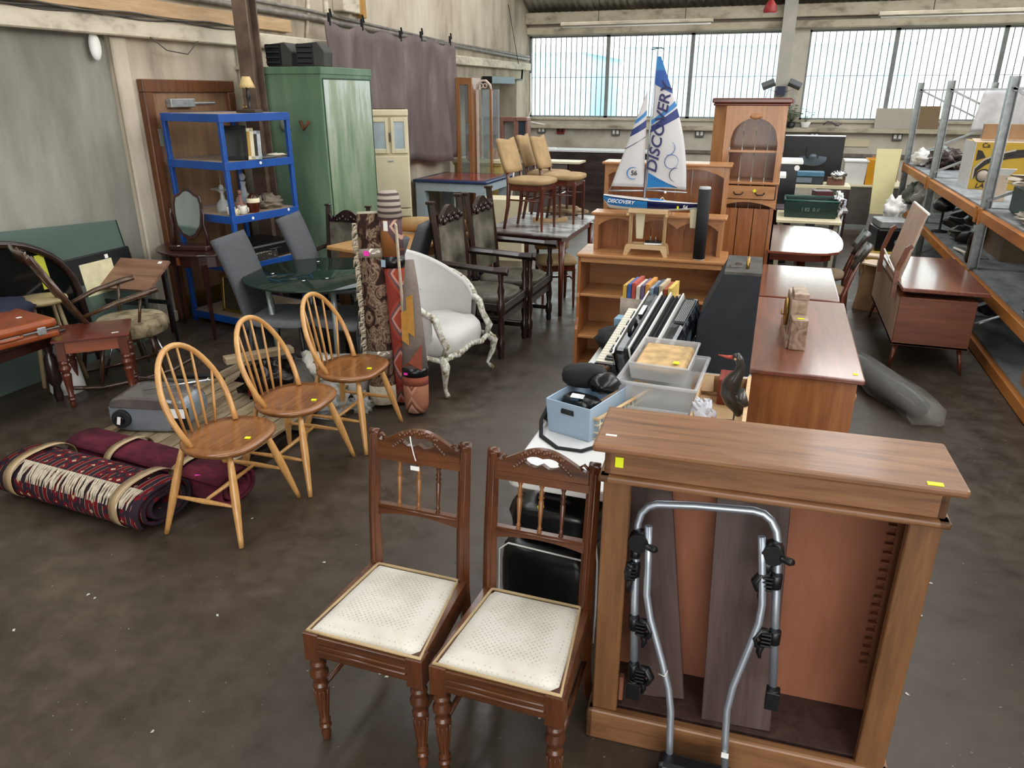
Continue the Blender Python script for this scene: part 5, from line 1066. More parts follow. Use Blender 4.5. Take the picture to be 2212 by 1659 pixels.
# local: faces -y ; width along x
WH = flat('white_upholstery', 'c9c8c4', .55, var=.06, scale=6, bmp=.03); SF = blotch('silver_gilt_carving', [(.34, '6c5e40'), (.44, 'aaa694'), (.6, 'd8d8d0')], 34, 4, .35, (1, 1, 1), .3)
def seatf(u, v):
    a = 2*math.pi*u; c, s = math.cos(a), math.sin(a); r = 1-.0*v; x = .32*math.copysign(abs(c)**.75, c); y = .28*math.copysign(abs(s)**.75, s)-.02
    return x, y
m = MB(); n = 36; vs = []; prof = [(.93, .25), (1.0, .28), (1.02, .34), (.99, .385), (.90, .412), (.6, .428), (.3, .432)]
for k, z in prof: vs += [(seatf(i/n, 0)[0]*k, seatf(i/n, 0)[1]*k, z+(.012*math.sin(i*1.4)*math.sin(k*9) if k < .95 else 0)) for i in range(n)]
vs += [(0, 0, .430)]; fs = [(r*n+i, r*n+(i+1) % n, (r+1)*n+(i+1) % n, (r+1)*n+i) for r in range(6) for i in range(n)]+[(6*n+i, 6*n+(i+1) % n, 7*n) for i in range(n)]
m.add(vs, fs, True); m.build('seat', WH, t)
def wrap(u, v, off_=0.0):
    a = R(-38+256*u); c, s = math.cos(a), math.sin(a); hgt = .30+.40*max(0, math.sin(math.pi*min(max((u-.0)/1.0, 0), 1)))**1.25
    lean = .13*v*max(0, s)+.02*v; r = 1+off_
    x = (.335+.03*v)*r*math.copysign(abs(c)**.8, c); y = (.27+lean)*r*math.copysign(abs(s)**.8, s)*(1 if s > 0 else .8)-.02
    z = .28+(hgt-.28+.30)*v*.80; dmp = 0
    return (x, y, z)
m = MB(); NU, NV = 40, 12; inner = [[wrap(i/NU, j/NV, -.09) for j in range(NV+1)] for i in range(NU+1)]
m.grid(NU, NV, lambda u, v: (lambda p: (p[0], p[1], p[2]))(wrap(u, v, -.10)+()) if True else None)
m.grid(NU, NV, lambda u, v: wrap(u, v, .02)); m.build('backrest', WH, t)
m = MB(); m.tube([tuple((Vector(wrap(i/40, 1, -.10))+Vector(wrap(i/40, 1, .02)))/2) for i in range(41)], .024, 10); m.build('top_roll', WH, t)
for ua, ub in ((0, .2), (.8, 1)):
    m = MB(); pts = [Vector(wrap(ua+(ub-ua)*i/8, 1, -.02))+Vector((0, -.0, .01)) for i in range(9)]
    if ua > .5: pts = pts[::-1]
    p = pts[0]; arm = [p+Vector((0, -.09, -.27)), p+Vector((0, -.115, -.20)), p+Vector((0, -.06, -.11)), p+Vector((0, -.035, -.03))]+pts
    m.tube(arm, [.02, .026, .021, .026]+[.022]*8+[.014], 10)
    for q in arm[::1]: m.blob(tuple(q), (.018, .018, .014), .3, int(q.x*50), 10)
    m.build('arm_frame', SF, t)
fl = MB(); pts = [(-.33+.66*i/16, -.27-.03*math.sin(math.pi*i/16), .262+.03*math.sin(math.pi*i/16)*abs(math.cos(2*math.pi*i/16))) for i in range(17)]
fl.tube(pts, .022, 8, flat=.7)
for i, p in enumerate(pts): fl.blob((p[0], p[1]-.012, p[2]), (.02, .01, .016), .4, i, 8)
for s in (-1, 1): fl.tube([(s*.33, -.26, .262), (s*.345, -.1, .275), (s*.33, .1, .265), (s*.24, .26, .26)], .018, 8)
fl.build('carved_apron', SF, t)
for s in (-1, 1):
    m = MB(); m.tube([(s*.31, -.26, .28), (s*.345, -.30, .22), (s*.335, -.29, .14), (s*.30, -.265, .06), (s*.32, -.30, .012)], [.028, .030, .020, .013, .018], 10); m.blob((s*.335, -.305, .225), (.03, .02, .035), .4, 3, 12); m.build('cabriole_leg', SF, t)
    MB().tube([(s*.24, .24, .27), (s*.27, .30, .12), (s*.29, .36, 0)], [.024, .016, .013], 8).build('back_leg', SF, t)
m = MB()
for (u, v) in ((.35, .55), (.5, .62), (.65, .55), (.42, .35), (.58, .35)):
    p = wrap(u, v, -.105); m.blob(p, (.008, .008, .008), 0, 1, 8)
m.build('button', WH, t)
# ---------------------------------------------------------------- dark oak armchairs
def oak_chair(label, loc, rz):
    t = thing('oak_armchair', label, 'armchair', loc, rz, 'dark turned oak armchairs in a row')
    # faces +x ; arms at y=+-.27
    LEATH = bpy.data.materials.get('worn_leather') or blotch('worn_leather', [(.35, '38342c'), (.5, '5a564a'), (.68, '7e7a6c')], 4, 6, .4, (1, 1, 1), .1)
    for s in (-1, 1):
        m = MB(); m.box((-.24, s*.25-.022, 0), (-.20, s*.25+.022, .46)); m.tube([(-.22, s*.25, .44), (-.235, s*.25, .7), (-.29, s*.25, 1.14)], .030, 4, up=(1, 1, 0)); m.box((-.32, s*.25-.03, 1.13), (-.26, s*.25+.03, 1.15)); m.build('back_post', DARKOAK, t, bev=.003)
        m = MB(); m.lathe([(.02, 0), (.026, .03), (.022, .06), (.03, .08), (.03, .14), (.018, .16), (.028, .24), (.018, .34), (.03, .36), (.03, .44), (.018, .46), (.028, .53), (.016, .58), (.024, .66)], 12, TM((.27, s*.27, 0))); m.build('front_leg', DARKOAK, t)
        m = MB(); m.tube([(-.25, s*.26, .70), (0, s*.275, .69), (.22, s*.28, .68), (.33, s*.28, .68)], [.026, .026, .028, .036], 4, flat=1.0, up=(0, 1, 1)); m.build('arm', DARKOAK, t, bev=.004)
        MB().box((-.21, s*.265-.015, .10), (.27, s*.265+.015, .135)).build('side_stretcher', DARKOAK, t)
    MB().box((-.22, -.255, .36), (.29, .255, .42)).build('seat_frame', DARKOAK, t, bev=.004); MB().blob((.03, 0, .43), (.26, .25, .045), .03, 2, 28, sq=.55).build('seat_pad', LEATH, t)
    MB().add([(-.228, -.22, .50), (-.228, .22, .50), (-.262, .22, .96), (-.262, -.22, .96)], [(0, 1, 2, 3)]).build('back_pad', LEATH, t, solid=.04)
    m = MB(); zz = lambda y: 1.05+.05*math.cos(y*14)*(1 if abs(y) < .22 else 0)
    m.add([(-.262-.01*k, y, z) for k in (0,) for i in range(17) for y in (-.22+.44*i/16,) for z in (.96, zz(y))], [(2*i, 2*i+2, 2*i+3, 2*i+1) for i in range(16)]); m.build('carved_crest', DARKOAK, t, solid=.035)
    m = MB()
    for i in range(12): m.blob((-.24, -.19+.38*i/11, 1.0+.02*math.sin(i*2)), (.012, .018, .02), .5, i, 10)
    m.build('crest_carving', DARKOAK, t); MB().box((.25, -.26, .28), (.28, .26, .33)).build('front_rail', DARKOAK, t); MB().box((-.02, -.26, .10), (.01, .26, .13)).build('cross_stretcher', DARKOAK, t)
    return t
o1 = oak_chair('dark oak armchair with worn leather back, nearer of two behind the tub chair', (-2.09, 5.32, 0), R(-1))
o2 = dup(o1, (-2.05, 5.90, 0), R(-1), 'dark oak armchair with worn leather back, farther of the pair by the scratched table')
o3 = dup(o1, (-3.66, 5.80, 0), R(-88), 'carved dark oak chair standing in front of the green locker'); o3.scale = (.82, .82, .82)
# ---------------------------------------------------------------- scratched table + gold dining chairs
t = thing('scratched_table', 'dark dining table with dusty scratched top carrying upturned-room chairs', 'table', (-2.05, 6.85, 0), R(0)); t['label'] = 'dusty scratched dark dining table with three gold chairs standing on it'
DUST = blotch('dusty_scratched_top', [(.38, '4a3a34'), (.5, '8a8684'), (.65, 'b4b4b4')], 3, 9, .35, (1, 3, 1), .1)
MB().box((-.40, -.60, .715), (.40, .62, .74)).build('tabletop', DUST, t, bev=.008); MB().box((-.34, -.54, .64), (.34, .56, .715)).build('apron', MAHOG, t)
for x in (-.34, .34):
    for y in (-.54, .56): MB().tube([(x, y, 0), (x, y, .68)], [.018, .030], 8).build('leg', MAHOGZ, t)
GS = 1
def gold_chair(label, loc, rz, grp):
    t = thing('dining_chair', label, 'chair', loc, rz, grp)   # faces +x
    LW = MAHOGZ; m = MB().blob((0, 0, .455), (.215, .205, .035), .03, 1, 30, sq=.5); m.build('seat', GOLDF, t)
    MB().box((-.17, -.17, .37), (.17, .17, .43)).build('seat_rail', LW, t, bev=.004)
    def bk(u, v): y = -.17+.34*u; w_ = 1+.12*math.sin(math.pi*v*.9); return (-.20-.10*v+.03*math.cos((u-.5)*math.pi), y*w_, .53+.30*v-.008*math.cos((u-.5)*2*math.pi)*v)
    MB().grid(14, 8, bk).build('backrest', GOLDF, t, solid=.035)
    for s in (-1, 1):
        MB().tube([(-.23, s*.16, 0), (-.19, s*.155, .22), (-.185, s*.15, .42), (-.21, s*.14, .58)], [.014, .019, .02, .014], 8).build('back_leg', LW, t)
        MB().tube([(.17, s*.16, 0), (.165, s*.155, .40)], [.013, .021], 4).build('front_leg', LW, t); MB().tube([(-.19, s*.15, .28), (.165, s*.155, .28)], .008, 6).build('stretcher', LW, t)
    MB().box((-.01, -.15, .27), (.01, .15, .29)).build('cross_stretcher', LW, t)
    return t
G1 = 'gold velvet dining chairs'
g1 = gold_chair('gold velvet dining chair standing on the scratched table, left and nearest', (-2.06, 6.55, .74), R(-6), G1)
g1.scale = (.93, .93, .93)
dup(g1, (-1.90, 7.02, .74), R(-3), 'gold velvet dining chair standing on the scratched table, right of the nearest one', G1)
dup(g1, (-2.10, 7.20, .74), R(2), 'gold velvet dining chair mostly hidden behind the others on the scratched table', G1)
dup(g1, (-1.88, 6.72, 0), R(-62), 'brown velour chair pushed under the front of the scratched table', G1)
dup(g1, (-1.48, 7.20, 0), R(172), 'pale chair at the right side of the scratched table with back toward the pine racks', G1)
# ---------------------------------------------------------------- smoked glass table, grey chairs
t = thing('glass_table', 'round smoked glass dining table on grey legs', 'table', (-2.90, 4.36, 0))
MB().lathe([(0, .722), (.52, .722), (.525, .728), (.52, .734), (0, .734)], 56, cap=False).build('glass_top', GLASST, t)
for x, y in ((-.28, .25), (.28, .25), (-.25, -.28), (.26, -.28)): MB().tube([(x*.9, y*.9, 0), (x, y, .72)], .02, 10).build('leg', flat('pale_grey_leg', 'a0aaa8', .3, .5), t)
m = MB()
for x, y in ((-.3, -.14), (.02, -.25), (.13, -.14), (-.22, .3)): m.lathe([(.0, .735), (.014, .735), (.014, .74), (0, .741)], 12, TM((x, y, 0)), cap=False)
m.build('glass_fixing', CHROME, t)
def grey_chair(label, loc, rz):
    t = thing('high_back_chair', label, 'chair', loc, rz, 'grey high backed dining chairs')   # faces +x
    MB().blob((0, 0, .45), (.215, .215, .04), .02, 1, 30, sq=.45).build('seat', GREYL, t)
    m = MB().grid(4, 14, lambda u, v: (-.20-.17*v**1.5, -.20+.40*u, .40+.60*v)); m.build('backrest', GREYF, t, solid=.035, bev=.0)
    MB().grid(1, 6, lambda u, v: (-.19-.02*(1-v)**2, -.19+.38*u, .10+.32*v)).build('skirt', GREYF, t, solid=.02)
    for sx in (-1, 1):
        for sy in (-1, 1): MB().tube([(sx*.17, sy*.18, .43), (sx*.19, sy*.19, 0)], .013, 6).build('leg', BLACKP, t)
    return t
gc = grey_chair('grey high-backed dining chair left of the glass table', (-3.10, 4.20, 0), R(10))
o = dup(gc, (-3.24, 5.10, 0), R(12), 'grey high-backed chair on the far side of the glass table with yellow sticker'); MB().tube([(-.345, .08, .92), (-.35, .08, .92)], .015, 12).build('price_sticker', YEL, o)
dup(gc, (-2.66, 4.30, 0), R(176), 'grey high-backed chair on the right of the glass table, beside the upright rugs')
dup(gc, (-2.78, 5.06, 0), R(186), 'dark grey high-backed chair behind the tub chair by the oak armchairs')
# pine table and golden roll
t = thing('pine_table', 'orange pine kitchen table behind the upright rugs', 'table', (-2.94, 5.72, 0), R(-14))
MB().box((-.33, -.60, .70), (.33, .60, .735)).build('tabletop', wood('orange_pine', 'a87844', 'cc9c64', 'y', .35, .3), t, bev=.008); MB().box((-.27, -.52, .62), (.27, .52, .70)).build('apron', PINE, t)
for x in (-.26, .26):
    for y in (-.5, .5): MB().box((x-.03, y-.03, 0), (x+.03, y+.03, .64)).build('leg', PINEZ, t)
q = at(905, 487, z=.86)
t = thing('carpet_offcut_roll', 'tan paper wrapped roll with black handwriting on the pine table', 'roll', (-2.84, 6.02, .735), R(12))
MB().tube([(-.34, 0, .07), (-.1, 0, .075), (.2, 0, .07), (.34, 0, .07)], [.055, .07, .068, .05], 18).build('wrapper', flat('kraft_tan', 'a8875a', .5, var=.15), t); MB().cbox((.05, -.07, .09), (.05, .004, .04), (0, .3, 0)).build('ticket', WHT, t)
m = MB()
for k in range(5): m.tube([(.12+.035*k, -.071, .05), (.13+.035*k, -.073, .10), (.145+.035*k, -.073, .06)], .004, 5)
m.build('marker_writing', BLACKP, t)
# ---------------------------------------------------------------- locker, cowls, blue shelving
t = thing('green_locker', 'tall green steel locker with streaked paint behind the blue shelving', 'locker', (-4.60, 6.06, 0), R(4))
w, d, h = .72, 1.02, 2.10
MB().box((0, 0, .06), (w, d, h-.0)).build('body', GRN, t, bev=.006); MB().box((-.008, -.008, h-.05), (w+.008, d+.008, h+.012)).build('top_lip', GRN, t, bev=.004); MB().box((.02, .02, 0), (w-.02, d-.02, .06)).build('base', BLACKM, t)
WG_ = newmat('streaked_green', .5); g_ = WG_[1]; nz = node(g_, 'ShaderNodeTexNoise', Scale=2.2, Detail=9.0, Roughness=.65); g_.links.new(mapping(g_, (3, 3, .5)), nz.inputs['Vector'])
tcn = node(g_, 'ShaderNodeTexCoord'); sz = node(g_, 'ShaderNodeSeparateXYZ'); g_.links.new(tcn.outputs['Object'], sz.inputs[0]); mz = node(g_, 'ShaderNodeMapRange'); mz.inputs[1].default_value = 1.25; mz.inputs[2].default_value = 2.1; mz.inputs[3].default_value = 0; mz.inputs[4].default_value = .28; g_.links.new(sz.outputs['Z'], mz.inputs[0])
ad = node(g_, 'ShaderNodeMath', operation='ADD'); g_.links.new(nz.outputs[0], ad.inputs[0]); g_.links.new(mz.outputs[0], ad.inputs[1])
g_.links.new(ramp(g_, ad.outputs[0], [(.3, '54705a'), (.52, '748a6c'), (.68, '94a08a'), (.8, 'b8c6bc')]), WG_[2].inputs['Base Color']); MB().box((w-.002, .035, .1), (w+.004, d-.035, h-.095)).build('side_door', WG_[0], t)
m = MB(); m.box((w, .03, h-.09), (w+.006, d-.03, h-.08)); m.box((w, .02, .1), (w+.006, .03, h-.09)); m.box((w, d-.03, .1), (w+.006, d-.02, h-.09)); m.build('door_seam', flat('dark_green', '28402c', .6), t)
MB().blob((w*.45, -.01, 1.63), (.055, .02, .065), .2, 3, 16).build('lock_plate', flat('pale_scuff', '7a8478', .7), t); MB().tube([(w*.68, -.02, 1.66), (w*.74, -.05, 1.59), (w*.82, -.04, 1.66)], .014, 8).build('rusty_handle', flat('rust', '5a3018', .8), t)
def cowl(lab, x, y, rz):
    t = thing('vent_cowl', lab, 'vent', (x, y, 2.112), rz, 'grey vent cowls on the green locker')
    MB().add([(-.11, -.12, 0), (.12, -.12, 0), (.12, .12, 0), (-.11, .12, 0), (-.13, -.12, .18), (.07, -.12, .2), (.07, .12, .2), (-.13, .12, .18), (.13, -.12, .12), (.13, .12, .12)], [(3, 2, 1, 0), (4, 5, 6, 7), (0, 1, 8, 5, 4), (2, 3, 7, 6, 9), (1, 2, 9, 8), (8, 9, 6, 5), (3, 0, 4, 7)]).build('body', flat('charcoal_grey', '33322f', .7, var=.2), t, bev=.006)
    m = MB()
    for k in range(4): m.cbox((-.045, -.13, .03+.042*k), (.13, .03, .01), (R(-25), 0, 0))
    m.build('louvre', BLACKM, t); MB().box((-.115, -.125, .01), (.03, -.119, .185)).build('louvre_recess', BLACKP, t); return t
c_ = cowl('dark louvred vent cowl on the green locker, left and half behind the column', -4.32, 6.24, R(8)); dup(c_, (-4.02, 6.26, 2.112), R(14), 'dark louvred vent cowl near the front corner of the green locker')
q = at(470, 242, z=1.745)
t = thing('blue_shelving', 'blue steel five-tier shelving standing in front of the brown door', 'shelving', (-4.789, 5.123, 0), R(-11.1))
w, d = .70, .725; LV = [1.745, 1.385, .965, .56, .10]
for x in (0, w):
    for y in (0, d): MB().box((x-.0 if x == 0 else x-.035, y if y == 0 else y-.035, 0), (x+.035 if x == 0 else x, y+.035 if y == 0 else y, 1.745)).build('post', BLUEST, t, bev=.002)
for z in LV:
    m = MB()
    for a, b in (((0, -.004, z-.062), (w, .006, z)), ((0, d-.006, z-.062), (w, d+.004, z)), ((-.004, 0, z-.062), (.006, d, z)), ((w-.006, 0, z-.062), (w+.004, d, z))): m.box(a, b)
    m.build('beam', BLUEST, t, bev=.002); MB().box((.006, .006, z-.012), (w-.006, d-.006, z-.002)).build('shelf_board', CHIP, t)
MT = Matrix.Translation((-4.789, 5.123, 0)) @ Matrix.Rotation(R(-11.1), 4, 'Z')
def onshelf(x, y, z): return tuple(MT @ Vector((x, y, z)))
for (y, z) in ((.35, 1.36), (.2, .93), (.6, .95)): MB().tube([(w+.005, y, z), (w+.009, y, z)], .012, 10).build('price_sticker', WHT, t)
# lamp on top
t = thing('table_lamp', 'small dark lamp with a cream pleated shade on top of the blue shelving', 'lamp', onshelf(.52, .47, 1.745))
MB().lathe([(.05, 0), (.05, .01), (.015, .02), (.012, .10), (.02, .12), (.012, .15), (.010, .20)], 16).build('base', BLACKP, t)
m = MB(); m.grid(36, 3, lambda u, v: ((.062-.034*v+.002*math.cos(u*36*math.pi))*math.cos(2*math.pi*u), (.062-.034*v+.002*math.cos(u*36*math.pi))*math.sin(2*math.pi*u), .19+.085*v+(.004*math.cos(u*24*math.pi) if v == 0 else 0))); m.build('lamp_shade', flat('parchment', 'cdb47c', .7, var=.05), t, solid=.002)
t = thing('music_box', 'small flat box with brass ornament beside the lamp on the blue shelving', 'box', onshelf(.60, .42, 1.745)); MB().box((-.12, -.05, 0), (.07, .05, .025)).build('body', flat('walnut_box', '3c3226', .5), t, bev=.003); MB().tube([(-.08, 0, .025), (-.075, 0, .06), (-.05, 0, .05), (-.055, 0, .03)], .006, 6).build('ornament', BRASS, t)
# shelf 2: frames, figurine, dish
for k, (x, hh, wd, lab, cm) in enumerate(((.60, .27, .20, 'dark framed picture standing at the back of the second shelf', BLACKM), (.64, .25, .18, 'cream and gold picture frame leaning second from the left', CREAM), (.68, .23, .16, 'silver photo frame with dark picture in front of the stacked frames', STEEL))):
    t = thing('photo_frame', lab, 'picture frame', onshelf(x-.01, .20+.05*k, 1.385), R(38)); t.rotation_euler = (R(-12), 0, R(30))
    m = MB(); ww = wd/2
    for a, b in (((-ww, -.008, 0), (-ww+.03, .008, hh)), ((ww-.03, -.008, 0), (ww, .008, hh)), ((-ww, -.008, 0), (ww, .008, .03)), ((-ww, -.008, hh-.03), (ww, .008, hh))): m.box(a, b)
    m.build('frame', cm, t, bev=.003); MB().box((-ww+.03, -.002, .03), (ww-.03, .004, hh-.03)).build('picture', flat('dark_picture', '1c2018', .3) if k != 1 else BRASS, t)
t = thing('glass_figurine', 'pale blue glass bird figurine on the second blue shelf', 'ornament', onshelf(.60, .42, 1.385)); MB().tube([(0, 0, 0), (0, 0, .03), (.01, 0, .09), (.0, 0, .13), (-.01, 0, .15), (-.025, 0, .14)], [.045, .04, .028, .014, .016, .005], 14).build('figure', flat('blue_grey_glass', '8a9cb4', .15), t)
t = thing('oval_dish', 'large silver oval dish at the edge of the second blue shelf', 'dish', onshelf(.60, .45, 1.386), R(70)); MB().lathe([(0, .004), (.07, .004), (.10, .016), (.103, .014), (.07, 0), (0, 0)], 28, TM((0, 0, 0), (0, 0, 0), (1.6, .9, 1)), cap=False).build('dish', STEEL, t)
tag(MB().blob((0, 0, .012), (.09, .04, .012), .5, 3, 18).build('folded_napkin', flat('cream_linen', 'cbc3b0', .9), loc=onshelf(.64, .58, 1.395), rz=R(60)), 'folded cream linen on the silver dish', 'cloth')
# shelf 3: decanters, cups, teapot
def decanter(lab, x, y, s, mt):
    t = thing('decanter', lab, 'decanter', onshelf(x, y, .965)); MB().lathe([(.0, .002), (.045*s, .0), (.05*s, .03*s), (.045*s, .07*s), (.018*s, .10*s), (.012*s, .14*s), (.018*s, .16*s)], 16).build('bottle', mt, t); MB().blob((0, 0, .185*s), (.018*s, .018*s, .022*s), 0, 1, 12).build('stopper', mt, t); return t
decanter('squat clear glass decanter on the third blue shelf', .44, .14, 1.1, GLASSW); decanter('tall clear glass decanter behind the squat one', .52, .30, 1.5, GLASSW); decanter('pinkish glass decanter next to the blue post', .58, .20, .9, clear('pink_glass', 'd8a8a0', .35, .05))
t = thing('cake_stand', 'clear glass tazza on a thin stem at the left of the third blue shelf', 'glass stand', onshelf(.34, .22, .965)); MB().lathe([(.04, 0), (.006, .01), (.005, .14), (.05, .165), (.09, .18), (.085, .175), (.0, .155)], 20, cap=False).build('bowl', GLASSW, t); MB().tube([(0, 0, .165), (0, 0, .28)], .003, 6).build('stem', GLASSW, t)
def mug(lab, x, y, col, z=.965, s=1): 
    t = thing('cup', lab, 'cup', onshelf(x, y, z)); MB().lathe([(.03*s, 0), (.036*s, .005), (.036*s, .06*s), (.032*s, .06*s), (.03*s, .01), (0, .008)], 16, cap=False).build('body', col, t); MB().tube([(.034*s, 0, .05*s), (.055*s, 0, .045*s), (.055*s, 0, .02*s), (.034*s, 0, .015*s)], .005*s, 6).build('handle', col, t); return t
PORC = flat('white_china', 'd8d4c8', .25, var=.03)
mug('white china cup just left of the blue front post', .60, .08, PORC); mug('white china cup behind the blue front post', .64, .16, PORC, s=1.1); mug('cream cup with gold mark right of the blue front post', .66, .06, CREAM, s=.9)
t = thing('storage_jar', 'brown and cream jug with lid on the third blue shelf', 'jug', onshelf(.64, .28, .965)); MB().lathe([(.04, 0), (.05, .03), (.055, .08)], 18).build('lower_body', flat('treacle_glaze', '4a1c0e', .2), t); MB().lathe([(.055, .08), (.055, .11), (.045, .115)], 18).build('band', CREAM, t); MB().lathe([(.045, .115), (.04, .13), (.02, .15), (.0, .16)], 16).build('lid', flat('brown_glaze', '3a2012', .2), t); MB().tube([(.04, .03, .13), (.055, .05, .15), (.06, .05, .09)], .006, 6).build('handle', BLACKP, t)
clothpile('sacking', 'grey brown crumpled sacking on the third blue shelf', onshelf(.52, .53, .965), (.12, .13, .06), 3, flat('sackcloth', '7c7264', .95, var=.15), 'cloth')
# shelf 4/5
t = thing('black_case', 'shiny black hard case lying on the fourth blue shelf', 'case', onshelf(.45, .40, .56), R(0)); t.rotation_euler = (0, 0, R(-11)); MB().box((-.2, -.22, 0), (.22, .26, .13)).build('body', BLACKP, t, bev=.02, seg=2); MB().tube([(.22, -.05, .08), (.245, -.03, .08), (.245, .08, .08), (.22, .1, .08)], .008, 6).build('handle', BLACKP, t)
t = thing('tissue_box', 'white and turquoise tissue box at the left of the fourth blue shelf', 'box', onshelf(.58, .06, .56), R(-11)); MB().box((-.13, -.05, 0), (.05, .05, .03)).build('lower', flat('turquoise', '2c8ca8', .5), t); MB().box((-.13, -.05, .03), (.05, .05, .06)).build('upper', WHT, t)
tag(MB().box((-.05, -.12, 0), (.012, .1, .07)).build('patterned_box', rugmat('scroll_print', 'c8c4b4', '3c3a34', 'c8c4b4', '5c5850', 30), loc=onshelf(.685, .33, .56), rz=R(-11)), 'black and cream scroll patterned box on the fourth blue shelf', 'box')
t = thing('brass_frame', 'old brass framed fire screen on the bottom blue shelf', 'fire screen', onshelf(.42, .10, .10), R(-8)); t.rotation_euler = (R(-6), 0, R(-8))
MB().box((-.13, 0, 0), (.2, .015, .03)).box((-.13, 0, .3), (.2, .015, .33)).box((-.13, 0, 0), (-.10, .015, .33)).box((.17, 0, 0), (.2, .015, .33)).build('frame', BRASS, t, bev=.003); MB().box((-.1, .005, .03), (.17, .01, .3)).build('panel', flat('dim_glass', '3c3426', .3), t)
# demi-lune table with toilet mirror
t = thing('half_moon_table', 'dark mahogany half-moon side table with tapered legs left of the blue shelving', 'side table', (-4.42, 5.02, 0), R(-5)); 
r_ = .40; P = [(-r_*1.05, 0.0)]+[(r_*1.05*math.cos(R(180+a)), r_*.95*math.sin(R(180+a))) for a in range(0, 181, 10)]
MB().plate(P[1:], .685, .705).build('tabletop', DARKW, t, bev=.006, seg=2); MB().plate([(x*.93, y*.92) for x, y in P[1:]], .60, .685).build('apron', DARKW, t); MB().cbox((.03, -.354, .645), (.025, .01, .06)).build('inlay', flat('satinwood', '7c4a30', .4), t)
for x, y in ((-.36, -.04), (.36, -.04), (-.23, -.285), (.23, -.285)): MB().tube([(x, y, .62), (x*1.02, y*1.02, 0)], [.026, .011], 4).build('leg', DARKW, t)
t = thing('toilet_mirror', 'shield-shaped swing mirror in a dark frame standing on the half-moon table', 'mirror', (-4.44, 4.86, .705), R(14))
MB().plate([(-.16, -.07), (.16, -.07), (.17, -.03), (.16, .07), (-.16, .07), (-.17, .0)], .0, .04).build('base', DARKW, t, bev=.008, seg=2)
sh_ = [(0, .0), (.06, .03), (.105, .10), (.12, .2), (.12, .30), (.105, .355), (.07, .37), (.03, .405), (0, .415)]; shd = sh_+[(-x, z) for x, z in sh_[::-1][1:-1]]
TT = TM((0, .0, .075), (R(-8), 0, 0)); MB().prism(shd, .018, TT).build('shield_frame', DARKW, t, bev=.003); MB().prism([(x*.84, .03+z*.86) for x, z in shd], .004, TT @ TM((0, -.0115, 0))).build('mirror_glass', MIRROR, t)
for s in (-1, 1): MB().tube([(s*.15, 0, .03), (s*.145, .0, .12), (s*.13, 0, .2), (s*.14, 0, .28), (s*.128, 0, .33)], [.016, .012, .015, .010, .006], 8).build('upright', DARKW, t)
MB().cbox((-.07, -.075, .042), (.02, .012, .003)).build('price_sticker', WHT, t)
# ================================================================== FAR LEFT GROUP
t = thing('mahogany_side_table', 'small mahogany side table with turned legs in front of the rocking chair', 'side table', (-4.09, 3.48, 0), R(42))
# local: width along x .42, depth y .34
MB().box((-.22, -.19, .445), (.22, .19, .462)).build('tabletop', MAHOG, t, bev=.004, seg=2)
MB().box((-.17, -.165, .365), (.17, -.15, .445)).box((-.17, .15, .365), (.17, .165, .445)).box((-.195, -.13, .365), (-.18, .13, .445)).box((.18, -.13, .365), (.195, .13, .445)).build('apron', wood('red_apron', '6e3420', '8e4a2e', 'x', .4, .3), t)
for sx in (-1, 1):
    for sy in (-1, 1):
        m = turned_leg(.33, 1.25, False); m.v = [(x+sx*.178, y+sy*.148, z) for x, y, z in m.v]; m.box((sx*.178-.026, sy*.148-.026, .32), (sx*.178+.026, sy*.148+.026, .445)); m.build('leg', MAHOGZ, t, bev=.002)
MB().cbox((.14, -.13, .4635), (.04, .01, .002), (0, 0, .1)).build('price_sticker', WHT, t)
# rocking chair
t = thing('rocking_chair', 'dark stick-back rocking chair leaning back behind the small side table', 'rocking chair', (-4.28, 3.82, 0), R(62))
# faces +x
MB().blob((.02, 0, .36), (.23, .22, .022), .02, 2, 28, sq=.6).build('seat', DARKOAK, t)
ROK = wood('dark_beech', '2a1a10', '5a3e28', 'z', .25, .5)
for s in (-1, 1):
    MB().tube([(-.40, s*.22, .07), (-.2, s*.22, .02), (.05, s*.22, .004+.012), (.28, s*.22, .03), (.42, s*.22, .08)], .014, 8).build('runner', ROK, t)
    MB().tube([(-.13, s*.19, .36), (-.2, s*.21, .04)], .014, 8).build('back_leg', ROK, t); MB().tube([(.16, s*.19, .36), (.21, s*.215, .03)], .014, 8).build('front_leg', ROK, t)
    MB().tube([(-.22, s*.2, .52), (-.02, s*.24, .585), (.16, s*.25, .62), (.25, s*.24, .635)], [.012, .016, .02, .018], 8, flat=1.6).build('arm', ROK, t)
    MB().tube([(.10, s*.21, .37), (.14, s*.235, .60)], [.011, .009], 8).build('arm_post', ROK, t)
    MB().tube([(-.15, s*.15, .37), (-.28, s*.17, .62), (-.44, s*.2, .95)], [.014, .016, .013], 8).build('back_post', ROK, t)
for k in range(5): y = -.10+.05*k; MB().tube([(-.16, y, .37), (-.27, y*1.25, .60), (-.43, y*1.4, .94)], .008, 6).build('spindle', ROK, t)
m = MB().grid(10, 1, lambda u, v: (-.445-.02*v-.03*math.sin(math.pi*u), -.21+.42*u, .90+.08*v)); m.build('top_rail', ROK, t, solid=.016)
MB().tube([(-.16, -.2, .15), (.2, -.2, .17)], .008, 6).tube([(-.16, .2, .15), (.2, .2, .17)], .008, 6).tube([(.02, -.2, .16), (.02, .2, .16)], .008, 6).build('stretcher', ROK, t)
